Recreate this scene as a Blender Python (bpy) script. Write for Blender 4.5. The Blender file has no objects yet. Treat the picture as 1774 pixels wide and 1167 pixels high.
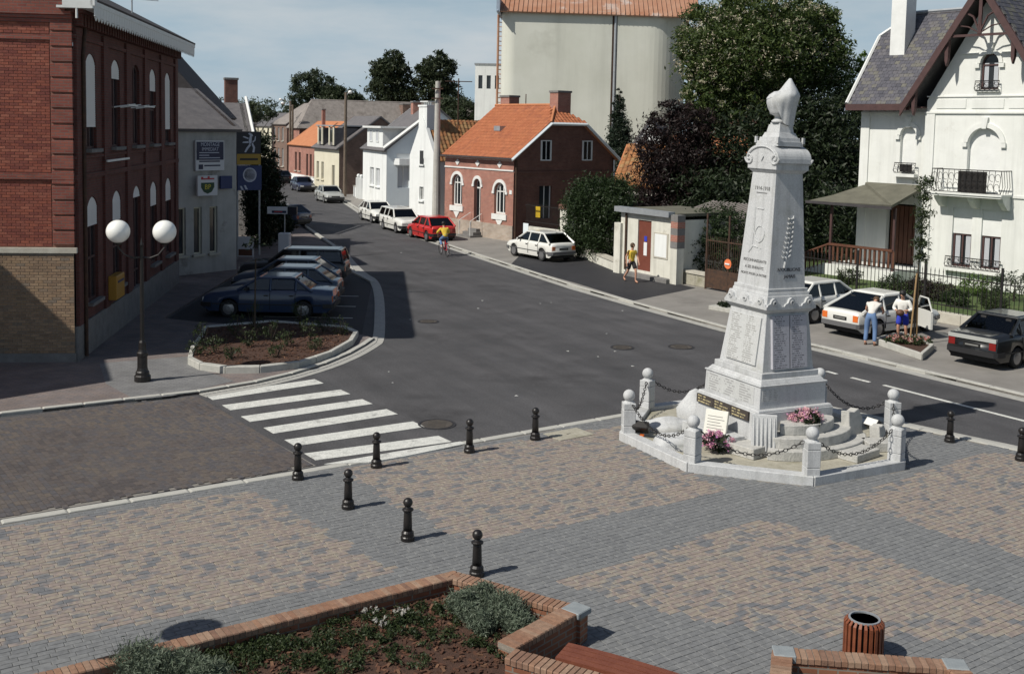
import bpy, bmesh, math, random
import numpy as np
from mathutils import Vector, Matrix
R = math.radians
random.seed(7); rng = np.random.default_rng(7)
scene = bpy.context.scene
C = scene.collection

# ------------------------------------------------------------------ camera
CAM_H = 6.5; FPX = 1877.0; CX = 887.0; CY = 376.4; PITCH = math.atan((376.4 - 222.3) / 1877.0); ROLL = 0.02
_fw = Vector((0, math.cos(PITCH), -math.sin(PITCH))); _r0 = Vector((1, 0, 0)); _u0 = _r0.cross(_fw)
_rt = math.cos(ROLL) * _r0 + math.sin(ROLL) * _u0
_up = -math.sin(ROLL) * _r0 + math.cos(ROLL) * _u0
cd = bpy.data.cameras.new('camera'); cam = bpy.data.objects.new('camera', cd); C.objects.link(cam)
cam.matrix_world = Matrix(((_rt.x, _up.x, -_fw.x, 0), (_rt.y, _up.y, -_fw.y, 0), (_rt.z, _up.z, -_fw.z, CAM_H), (0, 0, 0, 1)))
cd.sensor_width = 36; cd.sensor_fit = 'HORIZONTAL'; cd.lens = FPX / 1774 * 36
cd.shift_y = -(583.5 - CY) / 1774; cd.clip_end = 4000; cd.clip_start = 0.1
scene.camera = cam

def G(px, py, z=0.0):
    """survey helper: the point at height z seen at a photograph pixel"""
    d = _fw + (px - CX) / FPX * _rt - (py - CY) / FPX * _up
    t = (z - CAM_H) / d.z
    return (t * d.x, t * d.y)
def AT(px, py, Y):
    d = _fw + (px - CX) / FPX * _rt - (py - CY) / FPX * _up
    t = Y / d.y
    return (t * d.x, Y, CAM_H + t * d.z)

# ------------------------------------------------------------------ sky, sun, exposure
SUN_AZ = 31.0   # shadows run this many degrees from +X towards +Y
SUN_EL = 46.0
w = bpy.data.worlds.new('World'); scene.world = w; w.use_nodes = True
nt = w.node_tree; nt.nodes.clear()
out = nt.nodes.new('ShaderNodeOutputWorld'); bg = nt.nodes.new('ShaderNodeBackground')
sky = nt.nodes.new('ShaderNodeTexSky'); sky.sky_type = 'NISHITA'; sky.sun_disc = False
sky.sun_elevation = R(SUN_EL); sky.sun_rotation = R(239); sky.air_density = 1.1; sky.dust_density = 1.2; sky.ozone_density = 1.6
tc = nt.nodes.new('ShaderNodeTexCoord'); mp = nt.nodes.new('ShaderNodeMapping'); mp.inputs['Scale'].default_value = (1.6, 1.6, 7.0)
n1 = nt.nodes.new('ShaderNodeTexNoise'); n1.inputs['Scale'].default_value = 2.3; n1.inputs['Detail'].default_value = 7; n1.inputs['Roughness'].default_value = .58
rmp = nt.nodes.new('ShaderNodeValToRGB'); rmp.color_ramp.elements[0].position = .42; rmp.color_ramp.elements[1].position = .68
rmp.color_ramp.elements[0].color = (0, 0, 0, 1); rmp.color_ramp.elements[1].color = (.95, .95, .95, 1)
sep = nt.nodes.new('ShaderNodeSeparateXYZ'); hz = nt.nodes.new('ShaderNodeMapRange'); hz.inputs[1].default_value = .08; hz.inputs[2].default_value = .4; hz.inputs[3].default_value = 1.0; hz.inputs[4].default_value = .12
mul = nt.nodes.new('ShaderNodeMath'); mul.operation = 'MULTIPLY'
mixc = nt.nodes.new('ShaderNodeMixRGB'); mixc.inputs[2].default_value = (9.6, 10.5, 11.1, 1)
mixh = nt.nodes.new('ShaderNodeMixRGB'); mixh.inputs[2].default_value = (6.8, 9.0, 10.7, 1); hz2 = nt.nodes.new('ShaderNodeMapRange'); hz2.inputs[1].default_value = .08; hz2.inputs[2].default_value = .36; hz2.inputs[3].default_value = .9; hz2.inputs[4].default_value = 0.0
L = nt.links
L.new(tc.outputs['Generated'], mp.inputs[0]); L.new(mp.outputs[0], n1.inputs['Vector']); L.new(n1.outputs[0], rmp.inputs[0])
L.new(tc.outputs['Generated'], sep.inputs[0]); L.new(sep.outputs[2], hz.inputs[0]); L.new(hz.outputs[0], mul.inputs[0]); L.new(rmp.outputs[0], mul.inputs[1]); L.new(mul.outputs[0], mixc.inputs[0]); L.new(sep.outputs[2], hz2.inputs[0]); L.new(hz2.outputs[0], mixh.inputs[0]); L.new(sky.outputs[0], mixh.inputs[1]); L.new(mixh.outputs[0], mixc.inputs[1]); L.new(mixc.outputs[0], bg.inputs[0]); L.new(bg.outputs[0], out.inputs[0])
bg.inputs[1].default_value = 0.05
sl = bpy.data.lights.new('sun', 'SUN'); so = bpy.data.objects.new('sun', sl); C.objects.link(so)
sl.energy = 4.0; sl.angle = R(0.55); sl.color = (1.0, .95, .86)
_sd = Vector((math.cos(R(SUN_EL)) * math.cos(R(SUN_AZ)), math.cos(R(SUN_EL)) * math.sin(R(SUN_AZ)), -math.sin(R(SUN_EL))))
so.rotation_euler = _sd.to_track_quat('-Z', 'Y').to_euler(); so.location = (-30, -20, 40)
vs = scene.view_settings
scene.display_settings.display_device = 'sRGB'
vs.view_transform = 'Standard'; vs.look = 'None'; vs.exposure = 0.16; vs.gamma = 1.0; vs.use_curve_mapping = False
scene.cycles.max_bounces = 5; scene.cycles.diffuse_bounces = 3; scene.cycles.glossy_bounces = 3; scene.cycles.transparent_max_bounces = 6
scene.cycles.use_denoising = True

# ------------------------------------------------------------------ materials
MATS = {}
def _new(name):
    m = bpy.data.materials.new(name); m.use_nodes = True; nt = m.node_tree
    b = nt.nodes['Principled BSDF']; MATS[name] = m
    return m, nt, b
def _n(nt, t, **kw):
    n = nt.nodes.new('ShaderNode' + t)
    for k, v in kw.items(): n.inputs[k].default_value = v
    return n
def c4(c): return (c[0], c[1], c[2], 1)
def surf(name, c1, c2, scale=3.0, rough=.85, bump=.15, bscale=None, metallic=0.0, coat=0.0, detail=6, stain=None, streak=None, speck=None, tracks=None):
    """mottled surface: two close colours mixed by noise, fine relief, optional large stains of a third colour"""
    m, nt, b = _new(name); L = nt.links
    tc = _n(nt, 'TexCoord')
    n = _n(nt, 'TexNoise', Scale=scale, Detail=detail, Roughness=.65)
    L.new(tc.outputs['Object'], n.inputs['Vector'])
    r = _n(nt, 'ValToRGB'); r.color_ramp.elements[0].position = .3; r.color_ramp.elements[1].position = .7
    r.color_ramp.elements[0].color = c4(c1); r.color_ramp.elements[1].color = c4(c2)
    L.new(n.outputs[0], r.inputs[0]); col = r.outputs[0]
    if stain:
        n3 = _n(nt, 'TexNoise', Scale=stain[1], Detail=5.0, Roughness=.7); L.new(tc.outputs['Object'], n3.inputs['Vector'])
        r3 = _n(nt, 'ValToRGB'); r3.color_ramp.elements[0].position = stain[2]; r3.color_ramp.elements[1].position = stain[2] + .18
        L.new(n3.outputs[0], r3.inputs[0])
        mx = _n(nt, 'MixRGB'); mx.inputs[2].default_value = c4(stain[0]); L.new(r3.outputs[0], mx.inputs[0]); L.new(col, mx.inputs[1]); col = mx.outputs[0]
    def darken(col, sc, lo, hi, amt, det=5.0, rot=0.0):
        mp = _n(nt, 'Mapping'); mp.vector_type = 'TEXTURE' if rot else 'POINT'; mp.inputs['Rotation'].default_value = (0, 0, rot); mp.inputs['Scale'].default_value = sc; L.new(tc.outputs['Object'], mp.inputs[0])
        nn = _n(nt, 'TexNoise', Scale=1.0, Detail=det, Roughness=.65); L.new(mp.outputs[0], nn.inputs['Vector'])
        mr = _n(nt, 'MapRange'); mr.inputs[1].default_value = lo; mr.inputs[2].default_value = hi; mr.inputs[3].default_value = amt[0]; mr.inputs[4].default_value = amt[1]; L.new(nn.outputs[0], mr.inputs[0])
        hs = _n(nt, 'HueSaturation'); L.new(mr.outputs[0], hs.inputs['Value']); L.new(col, hs.inputs['Color']); return hs.outputs[0]
    if streak: col = darken(col, (streak[0], streak[0], streak[0] * .07), .48, .75, (1.03, streak[1]))      # rain streaks down the face
    if tracks: col = darken(col, tracks[1], .36, .66, tracks[2], 4.0, tracks[0])                            # lanes polished by tyres, along the road
    if speck: col = darken(col, (speck[0],) * 3, .3, .7, (1 - speck[1], 1 + speck[1]), 2.0)
    L.new(col, b.inputs['Base Color'])
    b.inputs['Roughness'].default_value = rough; b.inputs['Metallic'].default_value = metallic; b.inputs['Coat Weight'].default_value = coat
    if bump:
        n2 = _n(nt, 'TexNoise', Scale=bscale or scale * 8, Detail=4.0); L.new(tc.outputs['Object'], n2.inputs['Vector'])
        bp = _n(nt, 'Bump', Strength=bump, Distance=.02); L.new(n2.outputs[0], bp.inputs['Height']); L.new(bp.outputs[0], b.inputs['Normal'])
    return m
def flat(name, c, rough=.5, metallic=0.0, coat=0.0, spec=.5, trans=0.0):
    m, nt, b = _new(name)
    b.inputs['Base Color'].default_value = c4(c); b.inputs['Roughness'].default_value = rough; b.inputs['Metallic'].default_value = metallic
    b.inputs['Coat Weight'].default_value = coat; b.inputs['Specular IOR Level'].default_value = spec
    b.inputs['Coat Roughness'].default_value = .06
    return m
def brick(name, c1, c2, mortar, bw=.22, rh=.075, ms=.01, rough=.9, dark=None, bump=.35, freq=2):
    m, nt, b = _new(name); L = nt.links
    tc = _n(nt, 'TexCoord'); t = _n(nt, 'TexBrick', Scale=1.0)
    t.inputs['Brick Width'].default_value = bw; t.inputs['Row Height'].default_value = rh; t.inputs['Mortar Size'].default_value = ms
    t.inputs['Mortar Smooth'].default_value = .2; t.inputs['Bias'].default_value = 0
    t.inputs['Color1'].default_value = c4(c1); t.inputs['Color2'].default_value = c4(c2); t.inputs['Mortar'].default_value = c4(mortar)
    t.offset_frequency = freq
    L.new(tc.outputs['UV'], t.inputs['Vector'])
    n = _n(nt, 'TexNoise', Scale=1.3, Detail=6.0, Roughness=.7); L.new(tc.outputs['UV'], n.inputs['Vector'])
    hs = _n(nt, 'HueSaturation'); mr = _n(nt, 'MapRange'); mr.inputs[1].default_value = .3; mr.inputs[2].default_value = .7; mr.inputs[3].default_value = .72; mr.inputs[4].default_value = 1.22
    L.new(n.outputs[0], mr.inputs[0]); L.new(mr.outputs[0], hs.inputs['Value']); L.new(t.outputs['Color'], hs.inputs['Color'])
    L.new(hs.outputs[0], b.inputs['Base Color']); b.inputs['Roughness'].default_value = rough
    bp = _n(nt, 'Bump', Strength=bump, Distance=.01); bp.invert = True; L.new(t.outputs['Fac'], bp.inputs['Height']); L.new(bp.outputs[0], b.inputs['Normal'])
    return m
def piece(name, cols, rough=.85, patch=0.0, spread=.3, pscale=.9, bump=.2, bscale=40, spec=.4):
    """one colour for each brick, tile or leaf, drawn at random from cols (with neighbours leaning the same way where patch > 0)"""
    m, nt, b = _new(name); L = nt.links
    oi = _n(nt, 'ObjectInfo'); ge = _n(nt, 'NewGeometry'); tc = _n(nt, 'TexCoord')
    ad = _n(nt, 'Math'); ad.operation = 'ADD'; L.new(oi.outputs['Random'], ad.inputs[0]); L.new(ge.outputs['Random Per Island'], ad.inputs[1])
    wn = _n(nt, 'TexWhiteNoise'); wn.noise_dimensions = '1D'; L.new(ad.outputs[0], wn.inputs['W'])
    fac = wn.outputs['Value']
    if patch:
        n = _n(nt, 'TexNoise', Scale=pscale, Detail=3.0); L.new(ge.outputs['Position'], n.inputs['Vector'])
        mr = _n(nt, 'MapRange'); mr.inputs[1].default_value = .3; mr.inputs[2].default_value = .7; L.new(n.outputs[0], mr.inputs[0])
        mx = _n(nt, 'Mix'); mx.inputs[0].default_value = patch; L.new(fac, mx.inputs[2]); L.new(mr.outputs[0], mx.inputs[3])
        ct = _n(nt, 'MapRange'); ct.inputs[1].default_value = .5 - spread; ct.inputs[2].default_value = .5 + spread; L.new(mx.outputs[0], ct.inputs[0]); fac = ct.outputs[0]
    r = _n(nt, 'ValToRGB'); el = r.color_ramp.elements
    while len(el) < len(cols): el.new(.5)
    for i, c in enumerate(cols): el[i].position = i / max(1, len(cols) - 1); el[i].color = c4(c)
    L.new(fac, r.inputs[0])
    n2 = _n(nt, 'TexNoise', Scale=bscale * .25, Detail=4.0); L.new(ge.outputs['Position'], n2.inputs['Vector'])
    hs = _n(nt, 'HueSaturation'); m2 = _n(nt, 'MapRange'); m2.inputs[1].default_value = .3; m2.inputs[2].default_value = .7; m2.inputs[3].default_value = .82; m2.inputs[4].default_value = 1.15
    L.new(n2.outputs[0], m2.inputs[0]); L.new(m2.outputs[0], hs.inputs['Value']); L.new(r.outputs[0], hs.inputs['Color']); L.new(hs.outputs[0], b.inputs['Base Color'])
    b.inputs['Roughness'].default_value = rough; b.inputs['Specular IOR Level'].default_value = spec
    if bump:
        n3 = _n(nt, 'TexNoise', Scale=bscale, Detail=3.0); L.new(ge.outputs['Position'], n3.inputs['Vector'])
        bp = _n(nt, 'Bump', Strength=bump, Distance=.01); L.new(n3.outputs[0], bp.inputs['Height']); L.new(bp.outputs[0], b.inputs['Normal'])
    return m
def leafmat(name, cols, trans=.3):
    m = piece(name, cols, rough=.55, bump=0, spec=.35)
    nt = m.node_tree; b = nt.nodes['Principled BSDF']; L = nt.links; o = nt.nodes['Material Output']
    src = b.inputs['Base Color'].links[0].from_socket
    tr = _n(nt, 'BsdfTranslucent'); L.new(src, tr.inputs[0]); mx = _n(nt, 'MixShader'); mx.inputs[0].default_value = trans
    L.new(b.outputs[0], mx.inputs[1]); L.new(tr.outputs[0], mx.inputs[2]); L.new(mx.outputs[0], o.inputs['Surface'])
    return m

surf('asphalt', (.05, .05, .0535), (.081, .079, .083), scale=.55, rough=.9, bump=.35, bscale=90, stain=((.034, .033, .035), .28, .55), speck=(26, .34), tracks=(R(-62), (14, .9, 1), (.86, 1.2)))
surf('asphalt_new', (.018, .018, .022), (.03, .03, .034), scale=.8, rough=.85, bump=.3, bscale=90)
surf('gravel_pavement', (.19, .18, .165), (.27, .255, .235), scale=.8, rough=.95, bump=.4, bscale=60, stain=((.14, .13, .12), .35, .58))
surf('earth', (.12, .1, .07), (.1, .13, .05), scale=.05, rough=1, bump=.2, bscale=5)
surf('lawn', (.045, .085, .02), (.09, .12, .035), scale=1.2, rough=1, bump=.8, bscale=40)
surf('kerb_concrete', (.36, .36, .33), (.5, .49, .45), scale=5, rough=.9, bump=.2, bscale=60, stain=((.26, .25, .22), .9, .6))
surf('gutter_concrete', (.3, .3, .28), (.42, .41, .38), scale=4, rough=.9, bump=.2, bscale=60)
surf('road_paint', (.5, .51, .48), (.68, .68, .64), scale=6, rough=.8, bump=.1, bscale=80, stain=((.2, .2, .195), 2.2, .56), speck=(30, .2))
surf('granite', (.4, .41, .42), (.56, .57, .57), scale=35, rough=.8, bump=.12, bscale=90, stain=((.38, .385, .36), 1.1, .56), streak=(5, .74))
surf('granite_rough', (.36, .36, .34), (.52, .51, .48), scale=8, rough=.95, bump=.6, bscale=30)
surf('granite_floor', (.3, .28, .22), (.42, .4, .33), scale=5, rough=.95, bump=.4, bscale=50, stain=((.22, .21, .14), 1.0, .55))
flat('engraving', (.16, .16, .16), .9)
flat('engraving_dark', (.06, .06, .065), .9)
surf('dark_marble', (.035, .03, .028), (.06, .05, .045), scale=8, rough=.3, bump=0)
flat('gilt', (.55, .45, .22), .4)
surf('white_marble', (.66, .65, .58), (.76, .75, .68), scale=4, rough=.5, bump=.05)
surf('cast_iron', (.008, .007, .007), (.016, .013, .012), scale=6, rough=.42, bump=.06, bscale=50, coat=.12)
surf('black_iron', (.01, .01, .01), (.022, .018, .016), scale=8, rough=.5, bump=.1)
surf('cover_iron', (.05, .045, .04), (.085, .072, .06), scale=6, rough=.8, bump=.2)
surf('rusty_iron', (.03, .02, .015), (.09, .045, .025), scale=6, rough=.8, bump=.2)
flat('opal_globe', (.9, .9, .86), .3, coat=.5)
piece('paver_mixed', [(.15, .155, .165), (.19, .18, .178), (.245, .205, .188), (.285, .25, .2), (.262, .215, .19), (.225, .19, .175), (.29, .262, .215), (.2, .19, .185), (.16, .163, .17)], patch=.62, pscale=2.4, bump=.18, bscale=60)
piece('paver_grey', [(.16, .165, .17), (.175, .18, .184), (.168, .173, .178), (.19, .195, .197), (.158, .163, .168)], patch=.4, pscale=1.2, bump=.18, bscale=60)
piece('paver_dark', [(.075, .066, .066), (.105, .088, .08), (.082, .078, .084), (.12, .1, .085), (.092, .086, .09)], patch=.6, pscale=.5, bump=.35, bscale=60)
surf('joint_sand', (.18, .17, .155), (.22, .205, .185), scale=4, rough=1, bump=.3, bscale=60)
brick('paving_grey', (.16, .16, .165), (.19, .19, .19), (.11, .11, .11), bw=.22, rh=.11, ms=.006, bump=.2)
brick('paving_pink', (.2, .16, .145), (.16, .14, .14), (.1, .09, .085), bw=.22, rh=.11, ms=.006, bump=.2)
piece('planter_brick', [(.235, .125, .08), (.29, .17, .11), (.2, .115, .08), (.32, .215, .15), (.25, .14, .095)], bump=.4, bscale=60)
brick('planter_wall', (.2, .075, .04), (.26, .11, .06), (.2, .18, .15), bw=.22, rh=.075)
surf('grey_cap', (.2, .225, .24), (.28, .305, .315), scale=8, rough=.8, bump=.2)
surf('mulch', (.045, .023, .015), (.085, .042, .027), scale=14, rough=1, bump=1.0, bscale=45)
piece('mulch_chip', [(.075, .034, .02), (.125, .056, .033), (.05, .024, .015), (.18, .095, .055)], bump=0)
# townhall
piece('town_brick', [(.22, .062, .042), (.29, .088, .055), (.17, .048, .038), (.25, .08, .055), (.33, .115, .075)], bump=.4, bscale=80)
piece('town_brick_tan', [(.27, .185, .115), (.33, .23, .15), (.22, .15, .1), (.3, .2, .125), (.2, .16, .125)], bump=.4, bscale=80)
surf('mortar', (.2, .17, .14), (.28, .25, .21), scale=9, rough=1, bump=.3)
surf('mortar_red', (.2, .1, .075), (.26, .14, .105), scale=9, rough=1, bump=.3)
brick('brick_town_shaded', (.1, .031, .025), (.14, .042, .032), (.09, .06, .052), dark=1)  # town hall brick with the street front's shade darkened into its colour
brick('brick_end', (.2, .055, .042), (.27, .08, .055), (.16, .1, .085))  # same town hall brick without the painted shade, for the sunlit end
surf('stone_trim', (.42, .39, .33), (.52, .5, .43), scale=4, rough=.9, bump=.2)
surf('stone_grey', (.15, .145, .14), (.22, .215, .21), scale=3, rough=.95, bump=.3)
surf('white_paint', (.68, .69, .67), (.78, .79, .77), scale=2, rough=.6, bump=.05, stain=((.55, .55, .52), 1.3, .66))
surf('white_wall', (.72, .74, .73), (.8, .82, .81), scale=.9, rough=.85, bump=.08, bscale=40, stain=((.56, .56, .52), .5, .6), streak=(2, .85))
surf('villa_wall', (.67, .68, .645), (.75, .76, .73), scale=1.1, rough=.85, bump=.12, bscale=14, stain=((.55, .545, .5), .6, .62), streak=(2.2, .86))
surf('cream_wall', (.62, .58, .45), (.72, .68, .54), scale=.9, rough=.9, bump=.08, stain=((.5, .46, .36), .5, .6))
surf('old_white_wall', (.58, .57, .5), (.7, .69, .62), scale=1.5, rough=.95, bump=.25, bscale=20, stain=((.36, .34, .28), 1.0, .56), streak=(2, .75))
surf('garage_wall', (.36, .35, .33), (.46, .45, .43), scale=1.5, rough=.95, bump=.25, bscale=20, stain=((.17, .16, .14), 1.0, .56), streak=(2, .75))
surf('pale_blue_wall', (.66, .73, .77), (.73, .8, .83), scale=1, rough=.85, bump=.05)
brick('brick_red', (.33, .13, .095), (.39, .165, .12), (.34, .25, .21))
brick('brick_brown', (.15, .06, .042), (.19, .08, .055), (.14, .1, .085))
brick('brick_old', (.17, .1, .075), (.22, .13, .1), (.2, .17, .14))
brick('brick_plinth', (.34, .26, .2), (.4, .33, .27), (.42, .4, .36))
piece('tile_orange', [(.38, .13, .058), (.44, .16, .075), (.36, .12, .055), (.41, .15, .068), (.33, .115, .058)], patch=.35, pscale=.8, bump=.2)
piece('tile_brown', [(.3, .13, .05), (.36, .17, .07), (.22, .1, .045), (.33, .2, .09)], patch=.3, bump=.2)
piece('slate', [(.06, .06, .075), (.09, .088, .105), (.075, .075, .09), (.115, .11, .12), (.13, .125, .105)], patch=.35, pscale=.7, rough=.6, bump=.15)
surf('slate_far', (.1, .095, .1), (.16, .15, .15), scale=2.5, rough=.7, bump=.4, bscale=8)
surf('slate_dark', (.035, .032, .035), (.06, .055, .058), scale=3, rough=.8, bump=.4, bscale=10)
surf('roof_old', (.19, .17, .155), (.3, .27, .25), scale=2.2, rough=.9, bump=.5, bscale=7, stain=((.13, .11, .1), .7, .55))
surf('tile_far', (.4, .15, .065), (.5, .21, .1), scale=2.5, rough=.9, bump=.5, bscale=8)
surf('moss_felt', (.095, .092, .07), (.15, .145, .11), scale=1.6, rough=1, bump=.4, bscale=14)
surf('zinc', (.3, .32, .34), (.4, .42, .44), scale=3, rough=.45, bump=.1, metallic=.3)
surf('rusty_sheet', (.33, .15, .085), (.42, .25, .17), scale=.45, rough=.75, bump=.1, stain=((.5, .46, .43), .35, .56))
surf('blue_sheet', (.28, .34, .42), (.36, .42, .5), scale=.6, rough=.6, bump=.1)
surf('silo_wall', (.53, .535, .465), (.61, .615, .55), scale=.22, rough=.92, bump=.12, bscale=3, stain=((.44, .44, .38), .12, .55), streak=(.5, .86))
surf('villa_timber', (.055, .027, .026), (.085, .042, .04), scale=4, rough=.7, bump=.1)
surf('brown_wood', (.09, .036, .02), (.14, .056, .032), scale=5, rough=.6, bump=.2)
surf('bin_wood', (.15, .04, .018), (.24, .075, .032), scale=7, rough=.55, bump=.25)
surf('bench_wood', (.14, .04, .022), (.2, .065, .035), scale=6, rough=.6, bump=.25)
surf('pole_wood', (.12, .09, .065), (.19, .15, .115), scale=6, rough=.9, bump=.3)
surf('pole_concrete', (.4, .39, .36), (.52, .51, .47), scale=3, rough=.9, bump=.2)
surf('door_brown', (.15, .045, .03), (.19, .06, .04), scale=3, rough=.5, bump=.1)
surf('stake_wood', (.3, .19, .09), (.38, .25, .12), scale=8, rough=.85, bump=.2)
flat('glass_dark', (.012, .014, .016), .08, spec=.6)
_m, _t, _b = _new('car_glass'); _tr = _n(_t, 'BsdfTransparent'); _tr.inputs[0].default_value = (.5, .54, .55, 1); _gl = _n(_t, 'BsdfGlossy', Roughness=.04); _fr = _n(_t, 'Fresnel', IOR=1.7); _mx = _n(_t, 'MixShader')
_t.links.new(_fr.outputs[0], _mx.inputs[0]); _t.links.new(_tr.outputs[0], _mx.inputs[1]); _t.links.new(_gl.outputs[0], _mx.inputs[2]); _t.links.new(_mx.outputs[0], _t.nodes['Material Output'].inputs['Surface']); _t.nodes.remove(_b)
flat('car_trim', (.03, .028, .027), .8)
flat('glass_window', (.03, .035, .04), .1, spec=.6)
flat('curtain', (.5, .52, .55), .9)
flat('shutter_white', (.74, .74, .73), .6)
flat('void_dark', (.012, .011, .01), .9)
flat('rubber', (.014, .014, .015), .75)
flat('hubcap', (.35, .35, .36), .35, metallic=.7)
flat('chrome', (.6, .6, .6), .2, metallic=1)
flat('bumper_black', (.02, .02, .022), .5)
flat('bumper_grey', (.12, .12, .125), .45)
flat('lamp_red', (.2, .012, .01), .2, coat=.5)
flat('lamp_orange', (.7, .16, .03), .2, coat=.5)
flat('lamp_clear', (.75, .75, .72), .1, coat=.6)
flat('plate_black', (.012, .012, .012), .5)
flat('plate_mark', (.2, .2, .19), .6)
for n, c in dict(white=(.74, .74, .70), red=(.5, .022, .018), black=(.012, .013, .014), silver=(.4, .41, .39), navy=(.02, .025, .055), blue=(.028, .048, .1), greyblue=(.06, .085, .125), dark=(.012, .012, .016), charcoal=(.028, .03, .033)).items():
    flat('paint_' + n, c, .32, coat=.7)
flat('skin', (.52, .28, .19), .6); flat('hair_brown', (.07, .04, .02), .7); flat('hair_black', (.012, .01, .01), .6)
flat('cloth_yellow', (.72, .5, .06), .9); flat('cloth_green', (.03, .2, .12), .9); flat('cloth_jeans', (.12, .2, .36), .9); flat('cloth_white', (.78, .78, .74), .9)
flat('cloth_dark', (.025, .022, .025), .9); flat('cloth_blue', (.03, .05, .45), .9); flat('cloth_palegrey', (.66, .64, .6), .9); flat('shoe_white', (.65, .62, .58), .7); flat('leather', (.1, .045, .025), .6)
flat('sign_navy', (.015, .02, .06), .5); flat('sign_white', (.62, .62, .64), .5); flat('sign_black', (.01, .011, .02), .5); flat('sign_yellow', (.36, .22, .02), .5); flat('sign_blue', (.012, .03, .12), .5)
flat('sign_green', (.01, .05, .02), .5); flat('text_white', (.5, .52, .6), .6); flat('text_red', (.45, .05, .06), .6); flat('text_yellow', (.6, .5, .05), .6); flat('plaque_yellow', (.75, .5, .03), .5); flat('text_dark', (.02, .02, .02), .6)
flat('post_yellow', (.42, .22, .03), .5); flat('bike_red', (.45, .02, .02), .3, coat=.6); flat('prohibit', (.75, .2, .08), .5); flat('paper_white', (.75, .75, .75), .8)
leafmat('leaf_chestnut', [(.032, .058, .014), (.056, .086, .022), (.086, .115, .03), (.04, .068, .016)])
leafmat('leaf_dark', [(.008, .015, .006), (.014, .025, .009), (.024, .038, .013), (.01, .018, .007)], .12)
leafmat('leaf_purple', [(.015, .009, .009), (.023, .012, .012), (.011, .008, .007), (.034, .018, .016)], .2)
leafmat('leaf_bright', [(.07, .13, .02), (.11, .18, .035), (.085, .15, .03)])
leafmat('leaf_hedge', [(.013, .026, .009), (.022, .041, .012), (.034, .056, .017), (.018, .034, .01)], .2)
leafmat('leaf_poplar', [(.026, .04, .018), (.04, .056, .026), (.055, .07, .032)], .25)
leafmat('leaf_far', [(.04, .06, .035), (.06, .08, .045), (.075, .095, .055)], .25)
leafmat('leaf_conifer', [(.012, .024, .014), (.02, .035, .02), (.03, .045, .024)], .1)
leafmat('leaf_lavender', [(.09, .12, .08), (.14, .17, .12), (.11, .145, .1), (.17, .195, .145)], .2)
leafmat('leaf_ground', [(.022, .036, .014), (.036, .055, .02), (.055, .075, .027), (.028, .046, .016)], .25)
leafmat('candle_flower', [(.55, .5, .36), (.65, .6, .45), (.45, .4, .26)], .3)
leafmat('flower_pink', [(.7, .2, .34), (.75, .45, .5), (.55, .18, .5), (.8, .6, .55)], .3)
leafmat('flower_pale', [(.8, .42, .45), (.82, .58, .52), (.6, .25, .5), (.8, .5, .5)], .3)
leafmat('flower_white', [(.6, .58, .55), (.5, .48, .42)], .3)
leafmat('flower_mixed', [(.6, .1, .1), (.6, .5, .4), (.6, .25, .25), (.7, .6, .5)], .3)
surf('bark', (.04, .032, .022), (.075, .06, .045), scale=7, rough=1, bump=.6, bscale=20)
# ------------------------------------------------------------------ mesh helpers
def finish(name, me, mat, parent=None, smooth=False):
    """box-projected UVs in metres, material, object"""
    me.materials.append(MATS[mat] if isinstance(mat, str) else mat)
    n = len(me.polygons)
    if n:
        nl = len(me.loops)
        no = np.empty(n * 3); me.polygons.foreach_get('normal', no); no = np.abs(no.reshape(-1, 3))
        tot = np.empty(n, int); me.polygons.foreach_get('loop_total', tot)
        vi = np.empty(nl, int); me.loops.foreach_get('vertex_index', vi)
        co = np.empty(len(me.vertices) * 3); me.vertices.foreach_get('co', co); co = co.reshape(-1, 3)[vi]
        ax = np.repeat(np.where(no[:, 2] > .75, 2, np.where(no[:, 0] > no[:, 1], 0, 1)), tot)
        uv = np.stack([np.where(ax == 0, co[:, 1], co[:, 0]), np.where(ax == 2, co[:, 1], co[:, 2])], 1)
        me.uv_layers.new(name='UVMap').data.foreach_set('uv', uv.ravel())
        me.polygons.foreach_set('use_smooth', np.full(n, bool(smooth)))
    o = bpy.data.objects.new(name, me); C.objects.link(o)
    if parent is not None: o.parent = parent
    return o
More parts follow.
